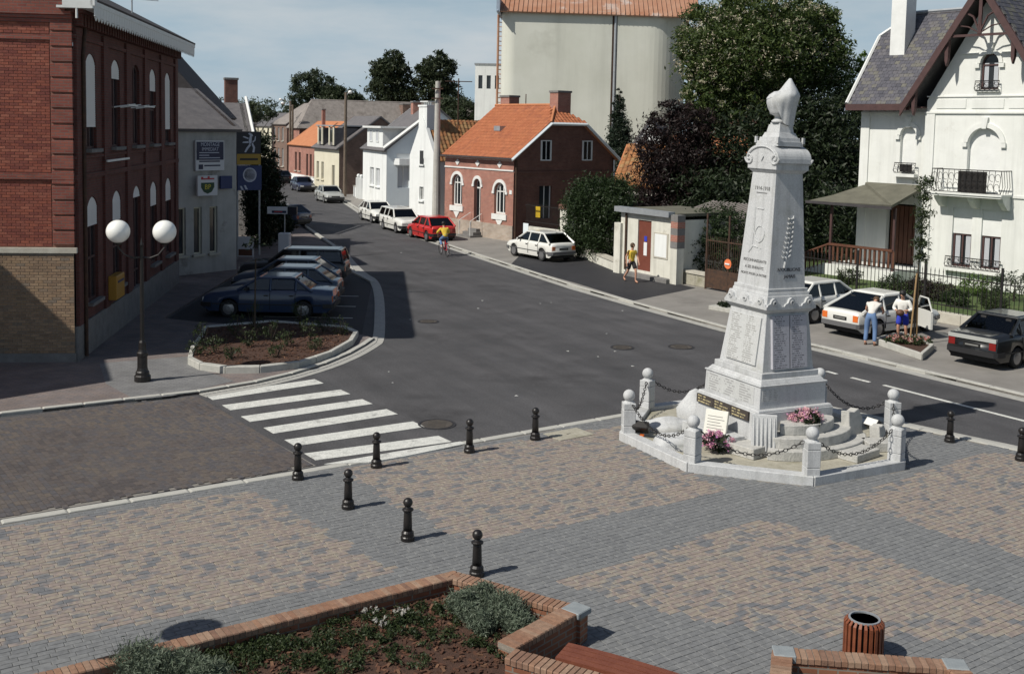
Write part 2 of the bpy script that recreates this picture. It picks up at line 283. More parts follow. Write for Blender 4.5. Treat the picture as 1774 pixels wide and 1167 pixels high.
class MB:
    def __init__(s): s.v = []; s.f = []
    def add(s, vs, fs):
        b = len(s.v); s.v += [tuple(p) for p in vs]; s.f += [tuple(b + i for i in f) for f in fs]; return s
    def box(s, x0, y0, z0, x1, y1, z1):
        x0, x1 = min(x0, x1), max(x0, x1); y0, y1 = min(y0, y1), max(y0, y1); z0, z1 = min(z0, z1), max(z0, z1)
        return s.add([(x0, y0, z0), (x1, y0, z0), (x1, y1, z0), (x0, y1, z0), (x0, y0, z1), (x1, y0, z1), (x1, y1, z1), (x0, y1, z1)],
                     [(0, 3, 2, 1), (4, 5, 6, 7), (0, 1, 5, 4), (1, 2, 6, 5), (2, 3, 7, 6), (3, 0, 4, 7)])
    def prism(s, poly, z0, z1, zs=None):
        """vertical prism over a plan polygon"""
        n = len(poly); a = sum(poly[i][0] * poly[(i + 1) % n][1] - poly[(i + 1) % n][0] * poly[i][1] for i in range(n))
        if a < 0: poly = poly[::-1]
        return s.add([(p[0], p[1], z0) for p in poly] + [(p[0], p[1], z1) for p in poly],
                     [tuple(range(n))[::-1], tuple(range(n, 2 * n))] + [(i, (i + 1) % n, n + (i + 1) % n, n + i) for i in range(n)])
    def yprism(s, poly, y0, y1):
        """prism over an (x,z) outline, along y"""
        n = len(poly); a = sum(poly[i][0] * poly[(i + 1) % n][1] - poly[(i + 1) % n][0] * poly[i][1] for i in range(n))
        if a < 0: poly = poly[::-1]
        return s.add([(p[0], y0, p[1]) for p in poly] + [(p[0], y1, p[1]) for p in poly],
                     [tuple(range(n)), tuple(range(n, 2 * n))[::-1]] + [(i, n + i, n + (i + 1) % n, (i + 1) % n) for i in range(n)])
    def xprism(s, poly, x0, x1):
        """prism over a (y,z) outline, along x"""
        n = len(poly); a = sum(poly[i][0] * poly[(i + 1) % n][1] - poly[(i + 1) % n][0] * poly[i][1] for i in range(n))
        if a < 0: poly = poly[::-1]
        return s.add([(x0, p[0], p[1]) for p in poly] + [(x1, p[0], p[1]) for p in poly],
                     [tuple(range(n))[::-1], tuple(range(n, 2 * n))] + [(i, (i + 1) % n, n + (i + 1) % n, n + i) for i in range(n)])
    def quad(s, *p): return s.add(p, [tuple(range(len(p)))])
    def tube(s, p0, p1, r0, r1=None, n=8, caps=True):
        r1 = r0 if r1 is None else r1
        a = Vector(p0); b = Vector(p1); d = (b - a).normalized()
        t = Vector((0, 0, 1)) if abs(d.z) < .9 else Vector((1, 0, 0)); e = d.cross(t).normalized(); g = d.cross(e)
        vs = [a + r0 * (math.cos(k * 2 * math.pi / n) * e + math.sin(k * 2 * math.pi / n) * g) for k in range(n)] + [b + r1 * (math.cos(k * 2 * math.pi / n) * e + math.sin(k * 2 * math.pi / n) * g) for k in range(n)]
        fs = [(i, n + i, n + (i + 1) % n, (i + 1) % n) for i in range(n)]
        if caps: fs += [tuple(range(n)), tuple(range(n, 2 * n))[::-1]]
        return s.add(vs, fs)
    def path(s, pts, r, n=6):
        for i in range(len(pts) - 1):
            ra, rb = (r[i], r[i + 1]) if isinstance(r, (list, tuple)) else (r, r)
            s.tube(pts[i], pts[i + 1], ra, rb, n)
        return s
    def lathe(s, prof, n=16, c=(0, 0, 0)):
        """prof: (radius, z)"""
        vs = []; m = len(prof)
        for (r, z) in prof:
            vs += [(c[0] + max(r, 1e-4) * math.cos(2 * math.pi * k / n), c[1] + max(r, 1e-4) * math.sin(2 * math.pi * k / n), c[2] + z) for k in range(n)]
        fs = [(j * n + i, j * n + (i + 1) % n, (j + 1) * n + (i + 1) % n, (j + 1) * n + i) for j in range(m - 1) for i in range(n)]
        fs += [tuple(range(n))[::-1], tuple(range((m - 1) * n, m * n))]
        return s.add(vs, fs)
    def ball(s, c, r, n=14, sz=1.0):
        m = max(6, n // 2 + 2)
        return s.lathe([(r * math.sin(math.pi * k / m), -r * sz * math.cos(math.pi * k / m)) for k in range(m + 1)], n, c)
    def ybar(s, prof, y0, y1, c=(0, 0, 0), n=20):
        """disc or ring along y: prof (radius, y) turned round the y axis at c"""
        b = MB(); b.lathe([(r, y) for r, y in prof], n); s.add([(c[0] + x, c[1] + z, c[2] - y) for x, y, z in b.v], b.f); return s
    def xf(s, M):
        s.v = [tuple(M @ Vector(p)) for p in s.v]; return s
    def build(s, name, mat, parent=None, smooth=False, bevel=0.0):
        me = bpy.data.meshes.new(name); me.from_pydata(s.v, [], s.f)
        if bevel:
            bm = bmesh.new(); bm.from_mesh(me); bmesh.ops.remove_doubles(bm, verts=bm.verts, dist=1e-5)
            es = [e for e in bm.edges if len(e.link_faces) == 2 and e.calc_face_angle(0) > .5]
            bmesh.ops.bevel(bm, geom=es, offset=bevel, segments=1, affect='EDGES', profile=.5); bm.to_mesh(me); bm.free()
        me.update()
        return finish(name, me, mat, parent, smooth)
def box(name, mat, parent, *a, **k): return MB().box(*a).build(name, mat, parent, **k)
def np_mesh(name, V, F, mat, parent=None, smooth=False):
    """V (n,3), F (m,k) numpy"""
    me = bpy.data.meshes.new(name); k = F.shape[1]
    me.vertices.add(len(V)); me.vertices.foreach_set('co', np.asarray(V, np.float32).ravel())
    me.loops.add(F.size); me.loops.foreach_set('vertex_index', F.astype(np.int32).ravel())
    me.polygons.add(len(F)); me.polygons.foreach_set('loop_start', (np.arange(len(F)) * k).astype(np.int32))
    me.update(calc_edges=True); return finish(name, me, mat, parent, smooth)
def tag(o, label, cat, group=None):
    o['label'] = label; o['category'] = cat
    if group: o['group'] = group
    return o
def struct(o): o['kind'] = 'structure'; return o
def stuff(o, label=None, cat=None):
    o['kind'] = 'stuff'
    if label: o['label'] = label
    if cat: o['category'] = cat
    return o
def thing(name, label, cat, loc=(0, 0, 0), rotz=0.0, group=None):
    o = bpy.data.objects.new(name, None); C.objects.link(o); o.empty_display_size = .2
    o.location = loc if len(loc) == 3 else (loc[0], loc[1], 0); o.rotation_euler = (0, 0, rotz)
    return tag(o, label, cat, group)
def dup(root, loc, rotz, label, group=None):
    def cp(o, par):
        c = o.copy(); C.objects.link(c); c.parent = par
        for ch in list(o.children): cp(ch, c)
        return c
    r = cp(root, None); r.location = loc if len(loc) == 3 else (loc[0], loc[1], 0); r.rotation_euler = (0, 0, rotz); r['label'] = label
    if group: r['group'] = group
    return r
def frame(P0, u):
    """location and rotation of a building whose front runs along u"""
    return (P0[0], P0[1], 0), math.atan2(u[1], u[0])
# many alike pieces: the nearest 300 are objects of their own, the rest one joined mesh
BOXV = np.array([(-.5, -.5, -.5), (.5, -.5, -.5), (.5, .5, -.5), (-.5, .5, -.5), (-.5, -.5, .5), (.5, -.5, .5), (.5, .5, .5), (-.5, .5, .5)])
BOXF = np.array([(0, 3, 2, 1), (4, 5, 6, 7), (0, 1, 5, 4), (1, 2, 6, 5), (2, 3, 7, 6), (3, 0, 4, 7)])
def chamfer_box(ch):
    """unit-size box (scaled per piece) whose +z face is drawn in by ch on every side"""
    b = .5 - ch
    V = np.array([(-.5, -.5, -.5), (.5, -.5, -.5), (.5, .5, -.5), (-.5, .5, -.5), (-.5, -.5, .3), (.5, -.5, .3), (.5, .5, .3), (-.5, .5, .3), (-b, -b, .5), (b, -b, .5), (b, b, .5), (-b, b, .5)])
    F = np.array([(8, 9, 10, 11), (4, 5, 9, 8), (5, 6, 10, 9), (6, 7, 11, 10), (7, 4, 8, 11), (0, 1, 5, 4), (1, 2, 6, 5), (2, 3, 7, 6), (3, 0, 4, 7)])
    return V, F
def pieces(name, mat, parent, mats, base=None, cap=300, world=None, cam_xy=(0, 0, 6.5), stuffname=None, shown=None):
    """mats: (n,4,4) placement of each piece in the parent's frame; base: (V,F) unit shape"""
    V, F = base if base is not None else (BOXV, BOXF)
    mats = np.asarray(mats); n = len(mats)
    if not n: return
    pos = mats[:, :3, 3]
    if parent is not None:
        pw = np.array(Matrix.Translation(parent.location) @ parent.rotation_euler.to_matrix().to_4x4())
        q = parent.parent
        if q is not None: pw = np.array(Matrix.Translation(q.location) @ q.rotation_euler.to_matrix().to_4x4()) @ pw
        pos = pos @ pw[:3, :3].T + pw[:3, 3]
    d = np.linalg.norm(pos - np.array(cam_xy), axis=1)
    if shown is not None: d = d + np.where(shown(pos), 0, 1e4)
    order = np.argsort(d)
    near, far = order[:cap], order[cap:]
    me = bpy.data.meshes.new(name); me.from_pydata([tuple(v) for v in V], [], [tuple(f) for f in F]); me.update(); me.polygons.foreach_set('use_smooth', np.zeros(len(F), bool))
    me.materials.append(MATS[mat])
    for i in near:
        o = bpy.data.objects.new(name, me); C.objects.link(o); o.parent = parent; o.matrix_local = Matrix(mats[i].tolist())
    if len(far):
        Vh = np.concatenate([V, np.ones((len(V), 1))], 1)
        VV = np.einsum('nij,kj->nki', mats[far], Vh)[:, :, :3].reshape(-1, 3)
        FF = (F[None] + (np.arange(len(far)) * len(V))[:, None, None]).reshape(-1, F.shape[1])
        stuff(np_mesh(stuffname or name + 's', VV, FF, mat, parent))
def place(c, size, ax=(1, 0, 0), ay=(0, 1, 0), az=(0, 0, 1)):
    m = np.eye(4); m[:3, 0] = np.array(ax) * size[0]; m[:3, 1] = np.array(ay) * size[1]; m[:3, 2] = np.array(az) * size[2]; m[:3, 3] = c
    return m
def inside(P, poly):
    P = np.asarray(P); poly = np.asarray(poly); x, y = P[:, 0], P[:, 1]; r = np.zeros(len(P), bool); j = len(poly) - 1
    for i in range(len(poly)):
        xi, yi, xj, yj = *poly[i], *poly[j]
        r ^= ((yi > y) != (yj > y)) & (x < (xj - xi) * (y - yi) / (yj - yi + 1e-12) + xi); j = i
    return r
def text(name, s, size, mat, parent, M, align='CENTER', depth=.004, sx=1.0):
    """lettering as a thin mesh; M places the text plane (x right, y up)"""
    cu = bpy.data.curves.new(name, 'FONT'); cu.body = s; cu.size = size; cu.align_x = align; cu.align_y = 'CENTER'; cu.extrude = depth; cu.resolution_u = 2
    o = bpy.data.objects.new(name, cu); C.objects.link(o)
    dg = bpy.context.evaluated_depsgraph_get(); me = bpy.data.meshes.new_from_object(o.evaluated_get(dg))
    bpy.data.objects.remove(o); bpy.data.curves.remove(cu)
    me.transform(M @ Matrix.Diagonal((sx, 1, 1, 1))); me.materials.clear(); me.name = name
    return finish(name, me, mat, parent)
def plane_on(loc, right, up):
    r = Vector(right).normalized(); u = Vector(up).normalized(); n = r.cross(u)
    return Matrix(((r.x, u.x, n.x, loc[0]), (r.y, u.y, n.y, loc[1]), (r.z, u.z, n.z, loc[2]), (0, 0, 0, 1)))
FRONT = lambda x, y, z: plane_on((x, y, z), (1, 0, 0), (0, 0, 1))     # on a wall that faces local -y

# walls with openings: a wall in the local plane y = y0 (outside towards -y)
def arch_pts(x0, x1, zs, rise, n=10):
    if rise <= 0: return [(x0, zs), (x1, zs)]
    w2 = (x1 - x0) / 2; cx = (x0 + x1) / 2
    if rise >= w2 * .98: return [(cx - w2 * math.cos(math.pi * k / n), zs + rise * math.sin(math.pi * k / n)) for k in range(n + 1)]
    rad = (w2 * w2 + rise * rise) / (2 * rise); a = math.asin(min(1, w2 / rad))
    return [(cx + rad * math.sin(-a + 2 * a * k / n), zs + rise - rad + rad * math.cos(-a + 2 * a * k / n)) for k in range(n + 1)]
def wall(name, mat, parent, x0, x1, z0, z1, ops, y=0.0, d=.22, axis='x', flip=False, top=None):
    """ops: (x0,x1,z0,zspring,rise). Builds the face, the arch heads and the reveals. axis 'y': wall in plane x=y0 running along local y"""
    b = MB(); xs = sorted({x0, x1, *[o[0] for o in ops], *[o[1] for o in ops]}); zs = sorted({z0, z1, *[o[2] for o in ops], *[o[3] + o[4] for o in ops]})
    xs = [x for x in xs if x0 <= x <= x1]; zs = [z for z in zs if z0 <= z <= z1]
    P = (lambda x, z, e=0: (x, y + e, z)) if axis == 'x' else (lambda x, z, e=0: (y + (-e if flip else e), x, z))
    for i in range(len(xs) - 1):
        for j in range(len(zs) - 1):
            mx, mz = (xs[i] + xs[i + 1]) / 2, (zs[j] + zs[j + 1]) / 2
            if any(o[0] < mx < o[1] and o[2] < mz < o[3] + o[4] for o in ops): continue
            b.quad(P(xs[i], zs[j]), P(xs[i + 1], zs[j]), P(xs[i + 1], zs[j + 1]), P(xs[i], zs[j + 1]))
    for o in ops:
        a, c, zb, zsp, rise = o; pts = arch_pts(a, c, zsp, rise); zt = zsp + rise
        if rise > 0:
            for k in range(len(pts) - 1):
                p, q = pts[k], pts[k + 1]; b.quad(P(p[0], p[1]), P(q[0], q[1]), P(q[0], zt), P(p[0], zt))
        ring = [(a, zb), (a, zsp)] + pts[1:-1] + [(c, zsp), (c, zb)] if rise > 0 else [(a, zb), (a, zsp), (c, zsp), (c, zb)]
        for k in range(len(ring)):
            p, q = ring[k], ring[(k + 1) % len(ring)]; b.quad(P(p[0], p[1]), P(p[0], p[1], d), P(q[0], q[1], d), P(q[0], q[1]))
    return b.build(name, mat, parent)
def shape_panel(name, mat, parent, o, y, inset=0.0, axis='x', th=.02, zcut=None, ztop=None):
    """a flat panel filling an opening (arched head included), its face at y"""
    a, c, zb, zsp, rise = o; pts = arch_pts(a + inset, c - inset, zsp, max(0, rise - inset), 10) if rise > 0 else [(a + inset, zsp - inset), (c - inset, zsp - inset)]
    lo = zb + inset if zcut is None else zcut
    poly = [(a + inset, lo)] + [p for p in pts if p[1] > lo] + [(c - inset, lo)]
    b = MB()
    (b.yprism if axis == 'x' else b.xprism)(poly, y, y + th)
    return b.build(name, mat, parent)
def win(parent, o, y=0.16, frame='white_paint', glass='glass_window', mull=1, bars=(), axis='x', sill=True, curtain=False, sillmat='stone_trim', fw=.06, proud=.06):
    """window part: pane with frame, mullions and sill as sub-parts"""
    a, c, zb, zsp, rise = o
    p = shape_panel('window', glass, parent, o, y + .03, 0, axis); m = MB(); zt = zsp + rise
    def bx(x0, x1, z0, z1, e0, e1):
        if axis == 'x': m.box(x0, y + e0, z0, x1, y + e1, z1)
        else: m.box(y + e0, x0, z0, y + e1, x1, z1)
    bx(a, a + fw, zb, zsp, -.02, .025); bx(c - fw, c, zb, zsp, -.02, .025); bx(a + fw, c - fw, zb, zb + fw, -.02, .025)
    if rise <= 0: bx(a + fw, c - fw, zt - fw, zt, -.02, .025)
    else:
        pts = arch_pts(a + fw / 2, c - fw / 2, zsp, max(.02, rise - fw / 2))
        for k in range(len(pts) - 1):
            q = lambda pt: (pt[0], y, pt[1]) if axis == 'x' else (y, pt[0], pt[1])
            m.tube(q(pts[k]), q(pts[k + 1]), fw * .5, n=5)
    for k in range(mull):
        x = a + (c - a) * (k + 1) / (mull + 1); bx(x - .035, x + .035, zb + fw, (zsp if rise <= 0 else zt - fw) , -.03, .02)
    for z in bars: bx(a + fw, c - fw, z - .03, z + .03, -.025, .022)
    m.build('frame', frame, p)
    if sill:
        s = MB()
        if axis == 'x': s.box(a - .1, y - .22 - proud, zb - .1, c + .1, y + .02, zb - .005)
        else: s.box(y - .22 - proud, a - .1, zb - .1, y + .02, c + .1, zb - .005)
        s.build('sill', sillmat, p)
    if curtain:
        cu = MB(); 
        for (x0, x1) in ((a + .1, a + (c - a) * .36), (c - (c - a) * .36, c - .1)):
            nn = 8
            for k in range(nn):
                xa = x0 + (x1 - x0) * k / nn; xb = x0 + (x1 - x0) * (k + 1) / nn; e = .012 + (.012 if k % 2 else 0)
                if axis == 'x': cu.box(xa, y + .028 - e, zb + .1, xb, y + .0285, zsp)
                else: cu.box(y + .028 - e, xa, zb + .1, y + .0285, xb, zsp)
        cu.build('curtain', 'curtain', p)
    return p
def roof_slab(b, pts, th=.12):
    """pts: planar polygon (ccw seen from above); gives it thickness downwards"""
    n = len(pts); v = [Vector(p) for p in pts]; nn = (v[1] - v[0]).cross(v[2] - v[0]).normalized()
    if nn.z < 0: v = v[::-1]; nn = -nn
    b.add([tuple(p) for p in v] + [tuple(p - nn * th) for p in v], [tuple(range(n)), tuple(range(n, 2 * n))[::-1]] + [(i, n + i, n + (i + 1) % n, (i + 1) % n) for i in range(n)])
def tile_field(name, mat, parent, p00, p10, p01, tw, th, lift=.025, clip=None, cap=300, base=None):
    """tiles over the parallelogram p00 (eave left), p10 (eave right), p01 (up the slope); each a tilted slip overlapping the one below"""
    p00, p10, p01 = map(Vector, (p00, p10, p01)); ex = p10 - p00; ey = p01 - p00; W = ex.length; H = ey.length; ex.normalize(); ey.normalize(); ez = ex.cross(ey).normalized()
    if ez.z < 0: ez = -ez
    nx = max(1, round(W / tw)); ny = max(1, round(H / th)); tw = W / nx; th = H / ny; ms = []
    for j in range(ny):
        off = .5 * tw if (j % 2 and base is None) else 0
        for i in range(nx + (1 if off else 0)):
            s = (i + .5) * tw - off; t = (j + .5) * th
            if s < tw * .3 or s > W - tw * .3: continue
            if clip and not clip(s / W, t / H): continue
            ty = (ey * math.cos(-.05) + ez * math.sin(-.05)); tz = ex.cross(ty)
            if tz.z < 0: tz = -tz
            c = p00 + ex * s + ey * t + ez * (lift + random.uniform(-.003, .003))
            ms.append(place(tuple(c), (tw * .95, th * 1.12, .02), tuple(ex), tuple(ty), tuple(tz)))
    pieces(name, mat, parent, ms, base=base, cap=cap)
# a pantile: an S-curved slip in unit size
_pt = [(-.5, 0), (-.3, -.6), (-.1, 0), (.1, 1.2), (.3, 1.4), (.5, .2)]
PANV = np.array([(x, y, z) for y in (-.5, .5) for (x, z) in _pt] + [(x, -.5, z - 1.2) for (x, z) in _pt]); _k = len(_pt)
PANF = np.array([(i, i + 1, _k + i + 1, _k + i) for i in range(_k - 1)] + [(2 * _k + i, 2 * _k + i + 1, i + 1, i) for i in range(_k - 1)])

# foliage: thousands of small leaf faces gathered in clumps through the crown's volume
def leaves(name, blobs, n, size, mat, parent=None, clump=.35, shell=.55, up=.0, per=60, flat_=1.0, aspect=.6):
    V = []; vol = np.array([b[1][0] * b[1][1] * b[1][2] for b in blobs]) ** .75; vol /= vol.sum()
    for (c, r), f in zip(blobs, vol):
        m = max(1, int(n * f / per)); d = rng.normal(size=(m, 3)); d /= np.linalg.norm(d, axis=1)[:, None]
        rad = shell + (1 - shell) * rng.random(m) ** .6
        cc = np.array(c) + d * rad[:, None] * np.array(r)
        rc = clump * min(r) * (.6 + .8 * rng.random(m))
        k = per
        p = rng.normal(size=(m, k, 3)) * .5
        pts = cc[:, None] + p * rc[:, None, None] * np.array([1, 1, .75])
        V.append(pts.reshape(-1, 3))
    P = np.concatenate(V); m = len(P)
    a = rng.normal(size=(m, 3)); a[:, 2] *= flat_; a /= np.linalg.norm(a, axis=1)[:, None]
    b = np.cross(a, rng.normal(size=(m, 3))); b /= np.linalg.norm(b, axis=1)[:, None]
    s = size * (.6 + .8 * rng.random(m))[:, None]
    Q = np.stack([P - a * s, P - b * s * aspect * .5, P + a * s, P + b * s * aspect * .5], 1).reshape(-1, 3)
    return np_mesh(name, Q, np.arange(m * 4).reshape(-1, 4), mat, parent)
def tree(name, label, base, trunk_h, trunk_r, blobs, n, size, mat, group=None, limbs=8, per=60, clump=.35, shell=.5, cat='tree', flowers=None, bark='bark', aspect=.6):
    t = thing(name, label, cat, base, 0, group)
    bl = [((c[0] - base[0], c[1] - base[1], c[2]), r) for c, r in blobs]
    cr = leaves('crown', bl, n, size, mat, t, clump, shell, per=per, aspect=aspect)
    b = MB(); top = (bl[0][0][0] * .3, bl[0][0][1] * .3, trunk_h)
    b.path([(0, 0, -.1), (.03, .02, trunk_h * .5), top], [trunk_r * 1.25, trunk_r, trunk_r * .75], 9)
    for k in range(limbs):
        c, r = bl[k % len(bl)]; d = rng.normal(size=3); d /= np.linalg.norm(d); e = np.array(c) + d * np.array(r) * .7
        mid = (np.array(top) * .45 + e * .55 + rng.normal(size=3) * .15)
        b.path([top, tuple(mid), tuple(e)], [trunk_r * .5, trunk_r * .3, trunk_r * .1], 6)
    b.build('trunk', bark, t)
    if flowers: leaves('blossom', [(c, (r[0] * 1.02, r[1] * 1.02, r[2] * 1.02)) for c, r in bl], flowers[0], flowers[1], flowers[2], t, clump=.12, shell=.9, per=flowers[3])
    return t
def blades(name, cs, mat, parent=None, n=200, h=.4, spread=.25, wd=.012, curl=.3):
    """bushy tufts of narrow upright blades, one tuft for each centre (x,y,z,scale)"""
    Q = []
    for (x, y, z, s) in cs:
        a = rng.random(n) * 2 * np.pi; r = np.sqrt(rng.random(n)) * spread * s; lean = rng.normal(size=(n, 2)) * .25 + np.stack([np.cos(a), np.sin(a)], 1) * r[:, None] / (spread * s) * curl
        hh = h * s * (.45 + .6 * rng.random(n)); b0 = np.stack([x + np.cos(a) * r * .6, y + np.sin(a) * r * .6, np.full(n, z)], 1)
        tip = b0 + np.stack([lean[:, 0] * hh, lean[:, 1] * hh, hh], 1); t = rng.random(n) * np.pi * 2; wv = np.stack([np.cos(t), np.sin(t), np.zeros(n)], 1) * wd * s
        mid = (b0 + tip) / 2 + np.stack([np.zeros(n), np.zeros(n), hh * .06], 1)
        Q.append(np.stack([b0, mid - wv, tip, mid + wv], 1).reshape(-1, 3))
    P = np.concatenate(Q); return np_mesh(name, P, np.arange(len(P)).reshape(-1, 4), mat, parent)
# ------------------------------------------------------------------ the ground
MON = (5.381, 22.541); OCT_A0 = -3.049
def octa(r, a0=OCT_A0): return [(MON[0] + r * math.cos(a0 - k * math.pi / 4), MON[1] + r * math.sin(a0 - k * math.pi / 4)) for k in range(8)]
ZP = .05   # paving level; the carriageway is 0
struct(MB().prism([(-900, -60), (900, -60), (900, 1500), (-900, 1500)], -.6, -.06).build('ground', 'earth'))
KR = [(-46, 180), (-30.5, 142), (-23.5, 118), (-18.3, 104), (-13.6, 89.5), (-10, 76), (-6.2, 65.5), (-2.61, 56.75), (2.73, 44.06), (5.1, 39.3), (7.18, 35.36), (9.37, 32.6), (12.95, 26.77), (17, 20), (24, 8)]
KB = [(-26, 5.6), (-8.15, 16.98), (-3.95, 19.75), (2.78, 24.45), (4.6, 25.7), (6.1, 26.1), (7.6, 25.3), (9.24, 23.63), (10.77, 22.13), (16, 16.8), (28, 4.5)]
KA = [(-28, 12.6), (-11.09, 23.21), (-7.41, 25.52), (-6.3, 26.6), (-5.6, 27.6), (-4.95, 28.9), (-4.5, 30.3), (-4.25, 31.5), (-4.1, 32.5)]
KL = [(-4.1, 32.5), (-5.65, 44.6), (-6.9, 47.6), (-9.5, 58), (-13.5, 70), (-19, 86), (-29, 112), (-40, 143), (-54, 180)]   # left edge of the carriageway
struct(MB().prism([(-30, -2), (40, -2), (40, 20), (24, 40), (-5, 90), (-35, 185), (-80, 185), (-40, 60), (-40, 5)], -.05, 0).build('road', 'asphalt'))
def chaikin(poly, it=2):
    for _ in range(it):
        q = [poly[0]]
        for i in range(len(poly) - 1):
            a, b = Vector(poly[i]), Vector(poly[i + 1]); q += [tuple(a.lerp(b, .25)), tuple(a.lerp(b, .75))]
        poly = q + [poly[-1]]
    return poly
def inset(poly, d):
    out_ = []
    for i, p in enumerate(poly):
        a = Vector(poly[max(0, i - 1)]); b = Vector(poly[min(len(poly) - 1, i + 1)]); t = (b - a).normalized(); n = Vector((-t.y, t.x))
        out_.append((p[0] + n.x * d, p[1] + n.y * d))
    return out_
def resample(poly, step):
    pts = [Vector(p) for p in poly]; res = [pts[0]]; 
    for i in range(len(pts) - 1):
        L_ = (pts[i + 1] - pts[i]).length; n = max(1, round(L_ / step))
        res += [pts[i].lerp(pts[i + 1], k / n) for k in range(1, n + 1)]
    return res
def kerb_stones(parent, poly, width, z0, z1, side, mat='kerb_concrete', step=1.0, name='kerb_stone', gap=.012, cap=300):
    pts = resample(poly, step); ms = []
    for i in range(len(pts) - 1):
        a, b = pts[i], pts[i + 1]; t = b - a; l = t.length; t.normalize(); n = Vector((-t.y, t.x)) * side
        c = (a + b) / 2 + n * width / 2
        ms.append(place((c.x, c.y, (z0 + z1) / 2), (l - gap, width, z1 - z0), (t.x, t.y, 0), (-t.y, t.x, 0)))
    V, F = chamfer_box(.035); V = V.copy(); V[4:8, 2] = .38
    pieces(name, mat, parent, ms, base=(V, F), cap=cap)
# right-hand pavement, kerb and garden ground
rp = struct(MB().prism(KR + [(70, 8), (70, 180)], -.05, .07).build('pavement', 'gravel_pavement'))
kerb_stones(rp, KR, .17, -.05, .10, 1, step=1.0)
KRg = inset(KR, -.32)
gt = struct(MB().prism(inset(KR, -.003) + KRg[::-1], -.04, .012).build('gutter', 'gutter_concrete'))
ap = MB().prism([G(884, 459, .07), G(1000, 491, .07), G(1097, 521, .07), G(1205, 499, .07), G(1120, 478, .07), G(1060, 466, .07), G(1000, 444, .07), G(900, 443, .07)], .06, .075)
struct(ap.build('asphalt_apron', 'asphalt_new'))
struct(MB().prism([(12.6, 42.6), (15.1, 38.5), (24.5, 24), (60, 30), (60, 120), (14, 120)], .05, .16).build('garden_lawn', 'lawn'))
# left pavement
KS = chaikin(KA[2:] + KL[1:4], 3)
lp_poly = KA + [(-4.7, 33.2), (-9.9, 34.6), (-11.4, 35.2), (-11.8, 47.4), (-7.3, 47.9), (-9.9, 58), (-14, 70), (-19.5, 86), (-29.5, 112), (-40.5, 143), (-54.5, 180), (-95, 180), (-60, 12)]
lp = struct(MB().prism(lp_poly, -.05, .06).build('pavement', 'paving_pink'))
kerb_stones(lp, KA, .16, -.05, .085, 1, step=.9)
kerb_stones(lp, KL[1:], .2, -.05, .085, 1, step=1.2)
gl = struct(MB().prism(inset(KS, -.01) + inset(KS, -.36)[::-1], -.04, .012).build('gutter', 'gutter_concrete'))
kerb_stones(gl, KS, .17, -.04, .026, -1, mat='gutter_concrete', step=1.0, name='gutter_stone')
bay = struct(MB().prism([(-4.6, 33.3), (-9.9, 34.7), (-11.3, 35.3), (-11.7, 47.3), (-6.2, 47.0), (-5.75, 44.6)], -.04, .006).build('parking_bay', 'asphalt_new'))
for k, y in enumerate((33.9, 36.2, 38.55, 40.9)):
    box('bay_line', 'road_paint', bay, -8.3, y - .035, .004, -5.0 - .1 * (y - 33), y + .035, .0105)
# pedestrian crossing and centre line
zebra = thing('pedestrian_crossing', 'white striped pedestrian crossing painted at the mouth of the brick-paved street', 'crossing')
RE = [(-4.97, 27.29), (-4.14, 26.25), (-3.48, 25.36), (-2.8, 24.5), (-2.1, 23.5), (-1.46, 22.42)]
LE = [(-7.24, 25.42), (-6.6, 24.55), (-5.93, 23.62), (-5.23, 22.76), (-4.6, 21.9), (-4.02, 21.0)]
for (a, b) in zip(LE, RE):
    t = (Vector(b) - Vector(a)).normalized(); n = Vector((.585, -.81)) * .52
    MB().prism([a, b, (b[0] + n.x, b[1] + n.y), (a[0] + n.x, a[1] + n.y)], .003, .0085).build('stripe', 'road_paint', zebra)
ek = thing('edge_strip', 'white painted strip along the lowered kerb in front of the crossing', 'road marking')
MB().prism([G(562, 803, .07), G(690, 781, .07), G(798, 764, .07), G(806, 768, .07), G(700, 790, .07), G(640, 800, .07)], .05, .0705).build('strip', 'road_paint', ek)
cl = thing('centre_line', 'broken white centre line painted on the main road beside the monument', 'road marking')
for (a, b) in (((1432, 643), (1450, 648)), ((1475, 654), (1507, 662)), ((1531, 667), (1640, 695)), ((1640, 695), (1790, 733)), ((1830, 744), (1950, 775))):
    p, q = Vector(G(*a)), Vector(G(*b)); t = (q - p).normalized(); n = Vector((-t.y, t.x)) * .06
    MB().prism([(p.x - n.x, p.y - n.y), (q.x - n.x, q.y - n.y), (q.x + n.x, q.y + n.y), (p.x + n.x, p.y + n.y)], .003, .0085).build('dash', 'road_paint', cl)
for i, (px, py, r, lb) in enumerate(((757, 735, .42, 'round iron manhole cover in the asphalt near the crossing'), (1078, 602, .36, 'small manhole cover on the far side of the road bend'), (1180, 601, .4, 'round manhole cover in the asphalt left of the monument'), (742, 557, .36, 'small round manhole cover in the road near the parking bay'))):
    x, y = G(px, py); m = thing('manhole_cover', lb, 'manhole', (x, y, 0), 0, 'manhole covers in the road')
    MB().lathe([(r, .002), (r, .012), (r - .05, .013), (r - .05, .006), (0, .006)], 24).build('frame', 'asphalt_new', m)
    MB().lathe([(r - .075, .004), (r - .075, .014), (0, .014)], 24).build('lid', 'cover_iron', m)
    g = MB()
    for k in range(-3, 4): g.box(-.2, k * .07 - .012, .014, .2, k * .07 + .012, .019)
    g.build('tread', 'cover_iron', m)
x, y = G(985, 752, ZP)
m = thing('inspection_cover', 'rectangular paved inspection cover by the kerb right of the far bollard', 'manhole', (x, y, ZP), R(35))
box('lid', 'granite_floor', m, -.45, -.3, 0, .45, .3, .012); box('slot', 'void_dark', m, -.05, -.01, .012, .05, .01, .016)

